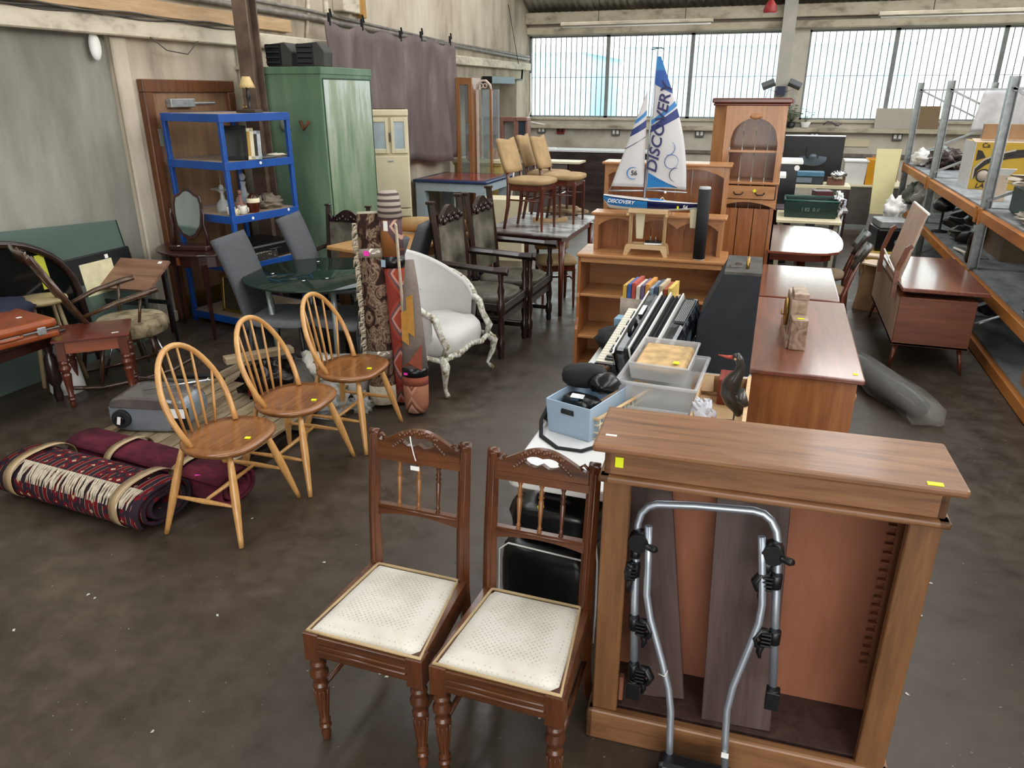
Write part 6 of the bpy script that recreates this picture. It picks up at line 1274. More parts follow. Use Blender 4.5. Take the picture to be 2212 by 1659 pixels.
# pouf
t = thing('round_stool', 'round padded stool in worn mottled beige fabric on splayed chrome legs', 'stool', (-4.20, 3.90, 0))
MB().lathe([(.0, .30), (.19, .30), (.235, .325), (.24, .39), (.215, .42), (.0, .43)], 32, cap=False).build('cushion', blotch('worn_moquette', [(.35, '5c5038'), (.5, '94886c'), (.65, 'aea284')], 9, 7, .95), t)
for a in (30, 120, 210, 300): MB().tube([(.12*math.cos(R(a)), .12*math.sin(R(a)), .30), (.24*math.cos(R(a)), .24*math.sin(R(a)), 0)], .009, 8).build('leg', CHROME, t)
# pale stool
t = thing('bar_stool', 'pale round topped wooden stool behind the rocking chair back', 'stool', (-4.66, 3.62, 0)); PB = flat('pale_beech', 'a8946c', .5)
MB().lathe([(0, .555), (.15, .56), (.16, .575), (.155, .59), (0, .595)], 28, cap=False).build('seat', PB, t)
for a in (20, 110, 200, 290): MB().tube([(.10*math.cos(R(a)), .10*math.sin(R(a)), .57), (.19*math.cos(R(a)), .19*math.sin(R(a)), 0)], .015, 8).build('leg', PB, t)
# tilting board table
t = thing('folding_stand', 'black metal stand with tilted wooden board top against the cream wall', 'table', (-4.64, 4.40, 0), R(4))
MB().add([(-.26, -.15, .50), (.26, -.15, .50), (.26, .13, .67), (-.26, .13, .67)], [(0, 1, 2, 3)]).build('board_top', wood('worn_board', '6a4a36', '94705a', 'x', .5), t, solid=.02)
for x in (-.2, .2):
    MB().tube([(x, .14, 0), (x, .12, .62)], .012, 6).build('back_leg', BLACKM, t); MB().tube([(x, -.14, 0), (x, -.12, .50)], .012, 6).build('front_leg', BLACKM, t)
MB().box((-.2, .10, .33), (.2, .12, .36)).box((-.2, -.14, .38), (.2, -.12, .41)).build('crossbar', BLACKM, t); MB().cbox((.19, .10, .665), (.03, .025, .003), (R(31), 0, 0)).build('price_sticker', WHT, t)
# dark table at frame edge, suitcase, bag
t = thing('dark_table', 'dark table with turned legs at the left edge carrying the suitcase', 'table', (-4.58, 2.98, 0), R(0))
MB().box((-.35, -.40, .455), (.36, .42, .48)).build('tabletop', DARKW, t, bev=.006); MB().box((-.3, -.34, .38), (.3, .36, .455)).build('apron', DARKW, t)
for x in (-.27, .27):
    for y in (-.32, .33): MB().lathe([(.022, 0), (.03, .04), (.022, .10), (.045, .14), (.038, .30), (.022, .33), (.03, .36), (.03, .40)], 14, TM((x, y, 0))).build('leg', DARKOAK, t)
t = thing('suitcase', 'orange tan leather suitcase with metal edge lying on the dark table', 'suitcase', (-4.42, 3.00, .48), R(-12))
LEA = flat('tan_orange_leather', '8c4420', .35, var=.25, scale=14, coat=.2)
MB().box((-.24, -.33, 0), (.24, .33, .05)).build('lower_shell', LEA, t, bev=.02, seg=3); MB().box((-.24, -.33, .06), (.24, .33, .12)).build('upper_shell', LEA, t, bev=.025, seg=3); MB().box((-.242, -.332, .048), (.242, .332, .064)).build('metal_edge', CHROME, t, bev=.004)
MB().tube([(.245, -.07, .06), (.275, -.06, .06), (.275, .09, .06), (.245, .10, .06)], .010, 8).build('handle', LEA, t)
for y in (-.2, .22): MB().cbox((.246, y, .06), (.016, .05, .045)).build('lock', STEEL, t, bev=.003)
MB().cbox((.05, .2, .122), (.02, .03, .002)).build('price_sticker', WHT, t)
t = thing('navy_bag', 'dark navy padded bag lying behind the orange suitcase', 'bag', (-4.70, 3.20, .48), R(-20)); MB().blob((0, 0, .08), (.2, .28, .08), .15, 4, 28, 2.5, sq=.7).build('body', flat('navy_nylon', '1a2238', .8, var=.25, scale=10, bmp=.2), t); t.location = (-4.74, 3.26, .48)
t = thing('white_fabric_bag', 'crumpled white and grey fabric at the left edge above the navy bag', 'cloth', (-4.80, 2.88, .48)); MB().blob((0, 0, .16), (.08, .12, .16), .5, 12, 24, 3).build('cloth', WCLOTH, t)
tag(MB().lathe([(.10, 0), (.11, .02), (.09, .2), (.06, .36), (.0, .36)], 18).build('white_vase', WHT, loc=(-4.40, 3.46, 0)), 'white pot standing on the floor beneath the dark table', 'vase')
# glass sheet, arched mirror, black framed picture leaning on the wall
t = thing('glass_sheet', 'large sheet of greenish glass leaning against the grey wall', 'glass', (0, 0, 0)); t.location = (-4.9, 3.8, 0)
MB().add([(.16, -1.6, 0), (.16, .80, 0), (.0, .78, .96), (.0, -1.6, 1.12)], [(0, 1, 2, 3)]).build('pane', GLASSG, t, solid=.012)
MB().tube([(.163, .803, 0), (.003, .783, .96)], .007, 4).build('polished_edge', flat('dark_glass_edge', '1c2c28', .2), t)
t = thing('arched_mirror', 'wide dark wooden arched mirror frame leaning on the wall with a yellow note', 'mirror', (-4.74, 3.42, 0)); t.rotation_euler = (0, R(-7), 0)
arc = [(.62*math.cos(R(a)), .55+.42*math.sin(R(a))) for a in range(0, 181, 10)]
MB().tube([(0, .62, 0), ]+[(0, x, z) for x, z in arc]+[(0, -.62, 0)], .028, 8).build('frame', DARKOAK, t); MB().prism([(-.6, .02), (.6, .02)]+[(x*.98, z) for x, z in arc], .01, TM((-.012, 0, 0), (0, 0, R(90)))).build('mirror_pane', flat('dark_mirror', '0d100f', .08, .0, .6, var=0), t)
MB().box((-.004, .36, .60), (.002, .43, .84)).build('yellow_note', flat('yellow_paper', 'b0b030', .7, var=.1), t); MB().box((-.004, .28, .84), (.002, .31, .88)).build('white_tag', WHT, t)
t = thing('framed_print', 'black rounded frame with cream mount leaning against the wall beside the arched mirror', 'picture frame', (-4.77, 4.28, 0)); t.rotation_euler = (0, R(-7), 0)
MB().box((-.012, -.34, 0), (.012, .34, .76)).build('frame', BLACKP, t, bev=.01, seg=2); MB().box((.012, -.16, .38), (.016, .14, .70)).build('mount', flat('cream_mount', 'd6cfa8', .7), t)
MB().box((.012, -.14, .2), (.016, -.04, .26)).box((.012, .02, .2), (.016, .16, .24)).build('label_panel', flat('cream_label', 'c4bf9c', .7), t); MB().cbox((.016, .1, .72), (.004, .03, .03)).build('price_sticker', WHT, t)
MB().tube([(.0, .345, .1), (.0, .345, .70), (.0, .31, .755)], .007, 6).build('gilt_edge', BRASS, t)
# ================================================================== MIDDLE BACK
t = thing('kitchen_cabinet', 'cream kitchen cabinet with two glazed doors above a drop-front, beside the green locker', 'cabinet', (-4.468, 7.90, 0), R(28))
w, d, h = .465, .42, 1.72
MB().box((0, .03, 0), (w, d, h)).build('body', CREAM, t, bev=.01, seg=2); MB().box((-.005, .0, h-.07), (w+.005, d, h)).build('top_band', CREAM, t, bev=.01, seg=2)
for x0, x1 in ((.015, .235), (.265, w-.015)):
    m = MB(); z0, z1 = 1.24, h-.09
    for a, b in (((x0, 0, z0), (x0+.035, .03, z1)), ((x1-.035, 0, z0), (x1, .03, z1)), ((x0+.035, 0, z0), (x1-.035, .03, z0+.05)), ((x0+.035, 0, z1-.045), (x1-.035, .03, z1))): m.box(a, b)
    dd = m.build('door', CREAM, t, bev=.004); MB().box((x0+.035, .012, z0+.05), (x1-.035, .02, z1-.045)).build('door_glass', flat('frosted_pane', '9aaab0', .25, var=.1), dd)
MB().cbox((.25, .005, 1.42), (.012, .02, .10)).build('latch', flat('old_latch', '3c2c24', .5), t)
MB().box((.01, .0, .62), (w-.01, .03, 1.21)).build('drop_front', CREAM, t, bev=.006); MB().cbox((.25, -.008, 1.16), (.06, .012, .012)).build('pull_handle', STEEL, t); MB().box((.01, 0, .52), (w-.01, .03, .605)).build('drawer', CREAM, t, bev=.006); MB().box((.01, .005, .08), (w-.01, .03, .50)).build('lower_door', CREAM, t, bev=.006)
t = thing('yellow_cupboard', 'old yellow painted cupboard with white tray top behind the blue edged table', 'cupboard', (-4.82, 11.2, 0), R(0))
YP = blotch('ochre_yellow_paint', [(.35, '8a7438'), (.5, 'b09a58'), (.7, 'c4b274')], 2, 6, .5, (3, 3, .6), .1)
MB().box((0, 0, .0), (.78, .5, .84)).build('body', YP, t, bev=.006); MB().box((-.03, -.04, .87), (.80, .52, .93)).build('white_top', CREAM, t, bev=.01); MB().box((-.01, -.02, .84), (.79, .5, .87)).build('moulding', YP, t)
for k in range(2): dd = MB().box((.03+.37*k, -.015, .06), (.37+.37*k, .0, .80)).build('door', YP, t, bev=.004); MB().prism([(.2+.37*k, .25), (.225+.37*k, .33), (.2+.37*k, .46), (.175+.37*k, .33)], .006, TM((0, -.02, 0))).build('leaf_ornament', flat('tarnished_metal', '5c5a3c', .4, .6), dd)
t = thing('red_top_table', 'pale blue painted table with glossy red top and navy edge behind the oak chairs', 'table', (-4.86, 9.78, 0), R(0))
PBL = flat('pale_blue_paint', 'a4b4bc', .5, var=.04); NAVYP = flat('navy_edge', '26375c', .35)
MB().box((0, 0, .715), (1.12, 1.12, .755)).build('tabletop_edge', NAVYP, t, bev=.012, seg=2); MB().box((.10, .10, .755), (1.02, 1.02, .759)).build('red_inset', flat('glossy_red', '8c2c34', .15, var=.2, scale=3, coat=.6), t); MB().box((.03, .03, .60), (1.09, 1.09, .715)).build('apron', PBL, t)
for x in (.03, .95):
    for y in (.03, .95): MB().box((x, y, 0), (x+.14, y+.14, .60)).build('leg', PBL, t, bev=.003)
t = thing('display_cabinet', 'tall glass fronted display cabinet with brown frame right of the hanging cloth', 'cabinet', (-4.66, 10.95, 0), R(0))
BW = wood('display_brown', '7c4e2c', 'a07044', 'z', .35, .3)
h = 2.10
for x in (0, .20): MB().box((x, 0, 0), (x+.06, .03, h)).build('stile', BW, t, bev=.003)
MB().box((.06, 0, h-.09), (.20, .03, h)).box((.06, 0, 0), (.20, .03, .3)).build('rail', BW, t); MB().box((.0, .35, 0), (.26, .37, h)).build('back_panel', BW, t); MB().box((.06, .012, .3), (.2, .016, h-.09)).build('glass_front', GLASS, t); MB().box((.0, .03, h-.03), (.26, .35, h)).build('top', BW, t); MB().box((.245, .03, 0), (.26, .35, h-.03)).build('side_panel', BW, t)
for z in (.5, .9, 1.3): MB().box((.02, .03, z), (.24, .34, z+.01)).build('glass_shelf', GLASSW, t)
for k, (z, c, lb) in enumerate(((.91, 'b87878', 'pink'), (1.31, '90a0b0', 'grey-blue'))): tag(MB().lathe([(.03, 0), (.045, .04), (.02, .10), (.03, .14), (0, .14)], 12).build('china_figure', flat('china_%d' % k, c, .3), loc=(-4.66+.13, 11.12, z)), '%s china ornament on a shelf in the brown display cabinet' % lb, 'ornament')
t = thing('arched_cheval_frame', 'white and brown framed tall glazed cabinet with scroll top next to the brown display cabinet', 'cabinet', (-4.38, 11.05, 0), R(0))
WG = flat('limed_wood', 'c4b0a4', .4); h = 2.0
for x in (0, .22): MB().box((x, 0, 0), (x+.035, .04, h-.06)).build('stile', WG if x == 0 else BW, t, bev=.003)
MB().tube([(.015, .02, h-.08), (.03, .02, h), (.09, .02, h+.06), (.16, .02, h+.06), (.225, .02, h), (.24, .02, h-.08)], .02, 8).build('scroll_top', WG, t); m = MB()
for x in (.09, .15): m.tube([(x+.03*math.cos(R(a)), .0, h-.01+.03*math.sin(R(a))) for a in range(0, 360, 30)], .009, 6, closed=True)
m.build('scroll', WG, t); MB().box((.035, .02, .3), (.22, .024, h-.06)).build('glass', GLASS, t); MB().box((0, .3, 0), (.255, .32, h-.06)).build('back_panel', flat('cabinet_back', '8c9094', .5), t); MB().box((.035, 0, 0), (.22, .04, .3)).build('base_rail', BW, t)
for z in (.95, 1.3, 1.55): MB().box((.02, .04, z), (.24, .3, z+.008)).build('glass_shelf', GLASSW, t)
t = thing('small_cabinet', 'small pinkish brown glazed cabinet standing on the counter by the alcove', 'cabinet', (-4.45, 12.3, .0), R(0)); PK = flat('pinkish_wood', '8c6458', .35, coat=.3)
z0, h = .92, 1.52
MB().box((0, 0, z0), (.05, .2, h)).box((.24, 0, z0), (.29, .2, h)).box((.05, 0, h-.07), (.24, .2, h)).build('frame', PK, t, bev=.004); MB().box((.05, .1, z0), (.24, .11, h-.07)).build('pane', flat('grey_pane', '9a9c98', .3), t); MB().box((.29, -.02, h-.06), (.48, .2, h-.0)).build('cornice', PK, t, bev=.01, seg=2)
MB().box((.29, 0, z0+.1), (.32, .2, h-.06)).box((.45, 0, z0+.1), (.48, .2, h-.06)).build('side_frame', PK, t); MB().box((.32, .02, z0+.1), (.45, .03, h-.06)).build('dark_glass', flat('dark_cabinet_glass', '38424c', .1), t); MB().box((.3, 0, z0+.08), (.47, .2, z0+.1)).build('base', WG, t)
MB().box((0, .0, 0), (.48, .2, z0)).build('stand', flat('grey_box', '9c9a94', .6), t)
t = thing('grey_cupboard', 'grey brown low cupboard with pale top between the display cabinets and the stacked chairs', 'cupboard', (-3.94, 12.0, 0)); MB().box((0, 0, 0), (.75, .4, .83)).build('body', flat('mauve_grey', '5c5250', .6), t); MB().box((-.02, -.02, .83), (.95, .42, .86)).build('top', CREAM, t); MB().box((.77, 0, 0), (.93, .4, .83)).build('body', DARKW, t)
t = thing('folded_chairs', 'pair of folded slatted chairs with rounded tops leaning behind the red topped table', 'chair', (-4.12, 11.35, 0)); 
for k in range(2): MB().prism([(-.09, .0), (.09, .0), (.09, 1.0), (.05, 1.09), (0, 1.11), (-.05, 1.09), (-.09, 1.0)], .02, TM((k*.2-.03, k*.06, 0), (0, R(-4), R(25)))).build('slatted_back', wood('slats', '6c5444', 'a89484', 'z', .5), t); MB().tube([(-.03+k*.2, -.02, .02), (.08+k*.2, -.03, 1.02)], .012, 6).build('white_leg', WHT, t)
# long counter along back wall left
t = thing('long_counter', 'long dark fronted counter with white top under the left bank of windows', 'counter', (-4.3, 13.75, 0))
MB().box((0, -.02, .885), (2.55, .62, .92)).build('worktop', flat('white_laminate', 'd8dcdc', .3, var=.03), t, bev=.004); MB().box((.02, .0, 0), (2.53, .6, .885)).build('front_panel', blotch('dark_stained_boards', [(.35, '241c1a'), (.55, '3a302c'), (.75, '50443e')], 2, 6, .6, (1, 1, 5), .1), t)
tag(MB().box((-.1, -.05, 0), (.1, .05, .02)).build('paper_pad', WHT, loc=(-4.05, 14.0, .92)), 'white pad lying on the left end of the long counter', 'paper')
tag(MB().tube([(0, 0, 0), (0, 0, .08), (.02, 0, .14)], [.03, .03, .012], 10).build('tape_dispenser', BLACKM, loc=(-2.2, 14.0, .92)), 'little dark bottle on the right of the long counter', 'bottle')
tag(recentre(MB().tube([(-3.02, 7.2, .80), (-3.0, 7.6, .82)], .05, 10).build('bin_liner_roll', POLY)), 'rolled plastic sheeting', 'plastic') if False else None
clothpile('newspaper_heap', 'heap of crumpled brown paper on the scratched table behind the chairs', (-1.98, 7.40, .742), (.20, .06, .05), 21, flat('brown_paper', 'a08c70', .9), 'paper')
clothpile('plastic_heap', 'crumpled dark bin bag between the oak chairs and the table', (-2.44, 6.28, .0), (.16, .14, .22), 8, BAG, 'bag')
tag(MB().box((-.25, -.2, 0), (.25, .2, .72)).build('pale_box', CREAM, loc=(-3.05, 8.6, 0), rz=.1), 'low pale box on the floor beyond the oak armchairs', 'box')
# ================================================================== FAR RIGHT: benches, crates, TV
t = thing('right_bench', 'long bench with grey board front under the right bank of windows', 'bench', (.05, 12.25, 0))
MB().box((0, 0, .60), (1.75, 1.0, .63)).build('worktop', CREAM, t, bev=.004); MB().box((.55, .01, .06), (1.72, .03, .60)).build('front_board', flat('grey_brown_board', '5e5852', .8, var=.15), t); MB().box((.0, .0, .0), (.05, .9, .60)).box((1.68, .04, 0), (1.72, .9, .60)).build('leg', BLACKM, t)
def openbox(name, lab, loc, w, d, h, mat, rz=0, cat='box', th=.01, k=.93, grp=None):
    t = thing(name, lab, cat, loc, rz, grp); m = MB(); tray(m, w/2, d/2, h, th, None, k); m.build('body', mat, t, bev=.004); return t
t = openbox('grey_storage_box', 'pale grey lidded storage box on the right bench', (1.10, 12.5, .63), .31, .35, .33, WHITE); MB().box((-.17, -.19, .315), (.17, .19, .345)).build('lid', WHITE, t, bev=.006)
openbox('yellow_crate', 'bright yellow plastic crate beside the pale grey storage box on the bench', (1.36, 12.5, .63), .22, .35, .36, flat('yellow_plastic', 'd89820', .4, var=.05))
tag(MB().box((-.2, -.012, 0), (.2, .012, .38)).build('brown_cardboard_panel', CARD, loc=(1.55, 12.9, .63)), 'brown cardboard sheet behind the yellow foam board', 'cardboard')
t = thing('foam_board', 'tall narrow pale yellow foam board leaning against the bench', 'board', (1.36, 11.3, .40)); MB().add([(-.13, -.35, 0), (.10, -.35, 0), (.17, .0, .80), (-.13, .0, .80)], [(0, 1, 2, 3)]).build('board', flat('pale_yellow_foam', 'ccc494', .8, var=.04), t, solid=.03); MB().add([(-.17, -.40, -.40), (.08, -.40, -.40), (.10, -.35, 0), (-.13, -.35, 0)], [(0, 1, 2, 3)]).build('grey_lower_board', flat('grey_card', '9a9894', .8), t, solid=.03)
t = thing('television', 'large flat television seen from behind with grey oval stand on the far bench', 'television', (.50, 12.6, .63), 0)
MB().box((-.43, 0, .09), (.42, .05, .66)).build('panel', BLACKP, t, bev=.006); MB().box((-.43, -.005, .655), (.42, .055, .67)).build('silver_top_edge', CHROME, t); MB().lathe([(0, 0), (.2, .0), (.2, .015), (.06, .025), (.05, .1), (0, .1)], 24, TM((0, 0, .33), (R(60), 0, 0), (1, .6, 1)), cap=False).build('stand_foot', flat('slate_grey', '5a6670', .4), t); MB().box((-.1, -.05, .35), (.08, .0, .5)).build('stand_neck', BLACKP, t); MB().box((-.3, .0, 0), (.3, .05, .1)).build('foot', BLACKP, t)
t = thing('stereo', 'blue and grey stereo cassette unit on the table in front of the television', 'stereo', (.42, 11.1, .74)); MB().box((-.22, 0, .10), (.20, .2, .16)).build('lid', flat('steel_blue', '4c7c94', .3, .2), t, bev=.006); MB().box((-.22, .01, .0), (.20, .2, .10)).build('body', flat('dark_slate', '2a3138', .4), t, bev=.006); MB().box((-.16, .0, .02), (.05, .012, .085)).build('cassette_door', flat('grey_bezel', '6c7884', .4), t)
tag(MB().box((-.11, -.06, 0), (.11, .06, .09)).build('brown_box', flat('brown_wood_box', '7c5444', .6), loc=(.78, 11.2, .74)), 'brown wooden box right of the stereo on the far table', 'box')
tag(MB().blob((0, 0, .04), (.09, .05, .05), .6, 5, 18, 4).build('cable_tangle', CHROME, loc=(.80, 11.1, .83)), 'bright metal and cable tangle on the brown wooden box', 'cable')
t = thing('back_table', 'narrow pale table carrying the stereo in front of the television', 'table', (.50, 11.2, 0)); MB().box((-.35, -.2, .70), (.46, .3, .735)).build('tabletop', CREAM, t)
for x in (-.3, .42): MB().box((x, -.15, 0), (x+.04, .25, .70)).build('leg', DARKW, t)
t = thing('printed_table', 'folding table with scattered papers behind the green crate', 'table', (.42, 9.6, 0)); MB().box((-.38, -.6, .66), (.38, .6, .69)).build('tabletop', flat('mauve_top', '6e6468', .35), t, bev=.004)
for x in (-.33, .33):
    for y in (-.5, .5): MB().tube([(x, y, 0), (x, y, .66)], .015, 8).build('leg', STEEL, t)
for k, (x, y, w_, d_, h_, c, lb) in enumerate(((.12, 9.5, .16, .12, .05, 'e8e8e4', 'white boxed appliance among papers behind the green crate'), (.30, 9.75, .05, .3, .03, 'd8dce0', 'long white tube lying diagonally behind the green crate'), (.56, 9.9, .20, .2, .11, '4c2028', 'dark red box with white lid behind the green crate'), (.72, 9.5, .12, .2, .07, 'b4bcc8', 'pale blue packet at the right behind the green crate'), (.45, 9.4, .08, .1, .06, '8c2430', 'small red item between white papers behind the green crate'))):
    tag(MB().box((-w_/2, -d_/2, 0), (w_/2, d_/2, h_)).build('small_box', flat('smallbox%d' % k, c, .4), loc=(x, y, .69), rz=-.5 if k == 1 else .1*k, bev=.004), lb, 'box')
t = thing('crate_table', 'cream folding table holding the dark green crate', 'table', (.37, 8.42, 0)); MB().box((-.31, -.34, .665), (.31, .34, .70)).build('tabletop', CREAM, t, bev=.006); MB().box((-.03, -.345, .65), (.06, -.33, .672)).build('latch', BLACKM, t)
for x in (-.26, .26): MB().box((x-.02, -.3, 0), (x+.02, .3, .66)).build('leg', flat('cream_side', 'a8a490', .5), t)
MB().box((-.28, -.29, .30), (.2, -.27, .64)).build('hanging_panel', flat('beige_panel', '9c9680', .6), t)
t = openbox('green_crate', 'dark green plastic produce crate on the cream folding table', (.38, 8.45, .70), .52, .40, .17, flat('dark_green_plastic', '0e2c26', .3, var=.1), 0, 'crate', .012, .95)
MB().tube([(-.26, -.2, .17), (.26, -.2, .17), (.26, .2, .17), (-.26, .2, .17)], .012, 6, closed=True).build('rim', flat('green_rim', '164a3e', .25), t)
for z, c in ((.11, 0), ): words('lettering', 'I 82  0 //', .05, flat('faded_letters', '5c6c68', .6), t, TM((.0, -.197, .085), (R(87), 0, 0)))
clothpile('foil_scrap', 'shiny foil scrap hanging on the right corner of the green crate', (.64, 8.4, .80), (.05, .04, .08), 4, CHROME, 'foil'); clothpile('white_cloth', 'white cloth hanging off the cream table right of the green crate', (.665, 8.5, .70), (.03, .12, .07), 14, WHT, 'cloth')
t = thing('stacked_cabinets', 'dark stacked cabinets with white tops just right of the tall pine cupboard', 'cabinet', (.03, 9.2, 0)); MB().box((0, .0, 0), (.20, .3, 1.10)).build('body', flat('black_cabinet', '14181e', .3), t, taper=None) if False else None
MB().box((.0, .15, 0), (.20, .5, 1.14)).build('body', flat('black_cabinet', '14181e', .3), t, bev=.006); MB().box((-.1, .1, 1.14), (.25, .55, 1.18)).build('white_top', WHT, t, bev=.006); MB().box((-.1, -.3, 1.02), (.08, .1, 1.06)).build('lower_top', WHT, t, bev=.006); MB().box((-.08, -.28, 0), (.02, .1, 1.02)).build('side', DARKW, t)
MB().tube([(.19, .12, 1.10), (.19, .10, 1.10)], .03, 12).build('white_disc', WHT, t)
t = thing('fruit_crate', 'yellow crate on the floor behind the teak mirror board', 'crate', (1.16, 9.0, 0)); MB().box((-.13, -.25, 0), (.2, .25, .28)).build('body', flat('mustard_plastic', 'a8842c', .5), t, bev=.01); MB().box((-.13, -.25, .28), (.2, .25, .30)).build('rim', flat('yellow_rim', 'c8a850', .5), t)
t = thing('black_holdall', 'black case with grey badge resting on the yellow crate by the racking', 'case', (1.24, 9.05, .30), R(8)); MB().box((-.16, -.2, 0), (.16, .2, .24)).build('body', BAG, t, bev=.02, seg=2); MB().box((-.14, -.18, .24), (.16, .18, .32)).build('metal_lid', STEEL, t, bev=.01); MB().tube([(.05, -.2, .10), (.05, -.21, .10)], .03, 14).build('badge', STEEL, t)
clothpile('white_plastic_bag', 'white crumpled bag on the black case by the racking', (1.30, 9.35, .55), (.10, .1, .14), 6, WHT, 'bag')
# window sill things
def plant(lab, loc, n, L, potm, seed):
    t = thing('potted_plant', lab, 'plant', loc); r = random.Random(seed); MB().lathe([(.045, 0), (.065, .10), (.06, .10), (0, .09)], 14, TM((0, 0, 0), (0, 0, 0), (1.4, 1, 1))).build('pot', potm, t); m = MB(); st = MB()
    for k in range(n):
        a = r.random()*6.28; e = r.uniform(.5, 1.3); p = Vector((math.cos(a)*math.cos(e)*L*r.uniform(.5, 1), math.sin(a)*math.cos(e)*L*.6, .1+L*math.sin(e)*r.uniform(.5, 1))); st.tube([(0, 0, .09), p*.5+Vector((0, 0, .05)), p], .003, 4)
        m.blob(tuple(p), (.035, .03, .006), .2, k, 8, T=None)
    st.build('stem', flat('stem_green', '3c5430', .6), t); m.build('foliage', flat('leaf_green', '3e6a48', .5, var=.3), t)
plant('leafy houseplant in a dark pot on the sill right of the tall pine cupboard', (.15, 15.23, 1.30), 26, .30, BLACKP, 3); plant('small spindly plant in a pale pot beside the leafy houseplant', (.40, 15.25, 1.30), 9, .26, WHT, 5)
m = MB().tube([at(1778, 270, y=15.25), at(1788, 262, y=15.25), at(1800, 266, y=15.25), at(1812, 272, y=15.25)], .012, 6).tube([at(1795, 262, y=15.25), at(1805, 272, y=15.25), at(1818, 268, y=15.25)], .010, 6); o = tag(recentre(m.build('metal_bracket', flat('purple_grey', '5c5660', .5))), 'twisted dark wire bracket lying on the sill under the right windows', 'bracket')
tag(MB().box((0, -.02, 0), (.62, .02, .34)).build('white_board', flat('offwhite_board', 'b8b4a8', .7, var=.04), loc=(1.55, 15.27, 1.30)), 'off-white board leaning on the sill against the bars', 'board').rotation_euler = (R(-8), 0, 0)
tag(MB().box((0, -.02, 0), (.40, .02, .38)).build('brown_board', flat('brown_hardboard', '8a7458', .8, var=.06), loc=(2.16, 15.27, 1.30)), 'brown hardboard panel on the sill seen between racking uprights', 'board').rotation_euler = (R(-8), 0, 0)
# ================================================================== RACKING
ORG = blotch('orange_beam_paint', [(.3, '8c5426'), (.5, 'b4702e'), (.7, 'c4884c')], 2, 6, .5, (3, .6, 3), .1); RBD = blotch('grey_chipboard', [(.35, '6e7478'), (.5, '8e9498'), (.7, 'a8acae')], 3, 6, .6, (2, 1, 2), .05)
t = thing('pallet_racking', 'galvanised industrial racking with orange beams along the right side', 'racking', (1.63, 0, 0))
UY = [1.95, 4.55, 7.13, 9.62, 11.65]; DX = .92
for i, y in enumerate(UY):
    for x in (0, DX-.07):
        m = MB(); m.box((x, y-.035, 0), (x+.006, y+.035, 2.02)); m.box((x+.064, y-.035, 0), (x+.07, y+.035, 2.02)); m.box((x+.006, y+.025, 0), (x+.064, y+.035, 2.02)); m.build('upright', STEEL, t)
        if x == 0:
            m = MB()
            for k in range(36): m.box((x+.02, y-.037, .08+.053*k), (x+.05, y-.03, .10+.053*k))
    for k in range(4):
        z0_, z1_ = (.15+.46*k, .55+.46*k) if k % 2 == 0 else (.55+.46*k, .15+.46*k); MB().tube([(.035, y, z0_), (DX-.035, y, z1_)], .016, 4).build('brace', STEEL, t)
    MB().tube([(.035, y, 1.93), (DX-.035, y, 1.93)], .016, 4).build('brace', STEEL, t)
for i in range(len(UY)-1):
    a, b = UY[i]+.036, UY[i+1]-.036
    for z in (1.0, .50, .09):
        for x in (-.012, DX-.03): MB().box((x, a, z-.085), (x+.045, b, z+.0)).build('beam', ORG, t, bev=.004)
        MB().box((.034, a, z-.02), (DX-.03, b, z+.014)).build('shelf_board', RBD, t); 
        for y in (UY[i]+.05, UY[i+1]-.09): MB().box((-.018, y-.01 if y > a else y, z-.11), (-.006, y+.05, z+.02)).build('beam_clip', ORG, t)
RX = 1.63
# goods on the racking
t = thing('yellow_carton', 'big yellow printed carton with a car wheel drawing on the upper rack shelf', 'carton', (1.80, 8.55, 1.014), R(0))
x1 = at(2160, 300, y=8.55).x-1.80; YC = flat('carton_yellow', 'b8962c', .6, var=.06); h = .44
MB().box((0, 0, 0), (.62, .5, h)).build('body', YC, t, bev=.003); MB().box((-.003, .0, 0), (.0, .5, h)).build('white_side', WHITE, t); MB().add([(-.02, 0, h), (.64, 0, h), (.62, .25, h+.02), (0, .25, h+.02)], [(0, 1, 2, 3)]).build('top_flap', CARDP, t, solid=.004)
K = flat('print_black', '241f1c', .6, var=0); GY = flat('print_grey', 'b4a898', .6, var=0)
def curve_band(pts, wd, mt, y=-.003):
    m = MB(); P = [Vector((x, y, z)) for x, z in pts]; vs = []; 
    for i, p in enumerate(P):
        d_ = (P[min(i+1, len(P)-1)]-P[max(i-1, 0)]).normalized(); n_ = Vector((-d_.z, 0, d_.x)); ww = wd[i] if isinstance(wd, list) else wd; vs += [tuple(p+n_*ww), tuple(p-n_*ww)]
    m.add(vs, [(2*i, 2*i+2, 2*i+3, 2*i+1) for i in range(len(P)-1)]); m.build('printed_shape', mt, t, solid=.001)
curve_band([(.03, .10), (.04, .18), (.10, .25), (.2, .31), (.34, .355), (.5, .37)], [.006, .016, .022, .02, .02, .014], K); curve_band([(.02, .10), (.02, .2), (.09, .28), (.2, .335), (.34, .375)], .008, GY, -.004)
curve_band([(.2, .27), (.3, .31), (.45, .33), (.55, .335)], [.004, .016, .018, .012], K)
curve_band([(.11+.058*math.cos(R(a)), .13+.058*math.sin(R(a))) for a in range(0, 361, 20)], .006, K); MB().lathe([(0, 0), (.05, 0), (.05, .002), (0, .002)], 24, TM((.11, -.002, .13), (R(90), 0, 0)), cap=False).build('printed_wheel', GY, t)
for k in range(3): curve_band([(.19+.035*k, .13), (.22+.035*k, .17)], .006, K)
MB().prism([(.02, .37), (.02, .27), (.10, .30), (.06, .36)], .002, TM((0, -.003, 0))).build('printed_shape', K, t)
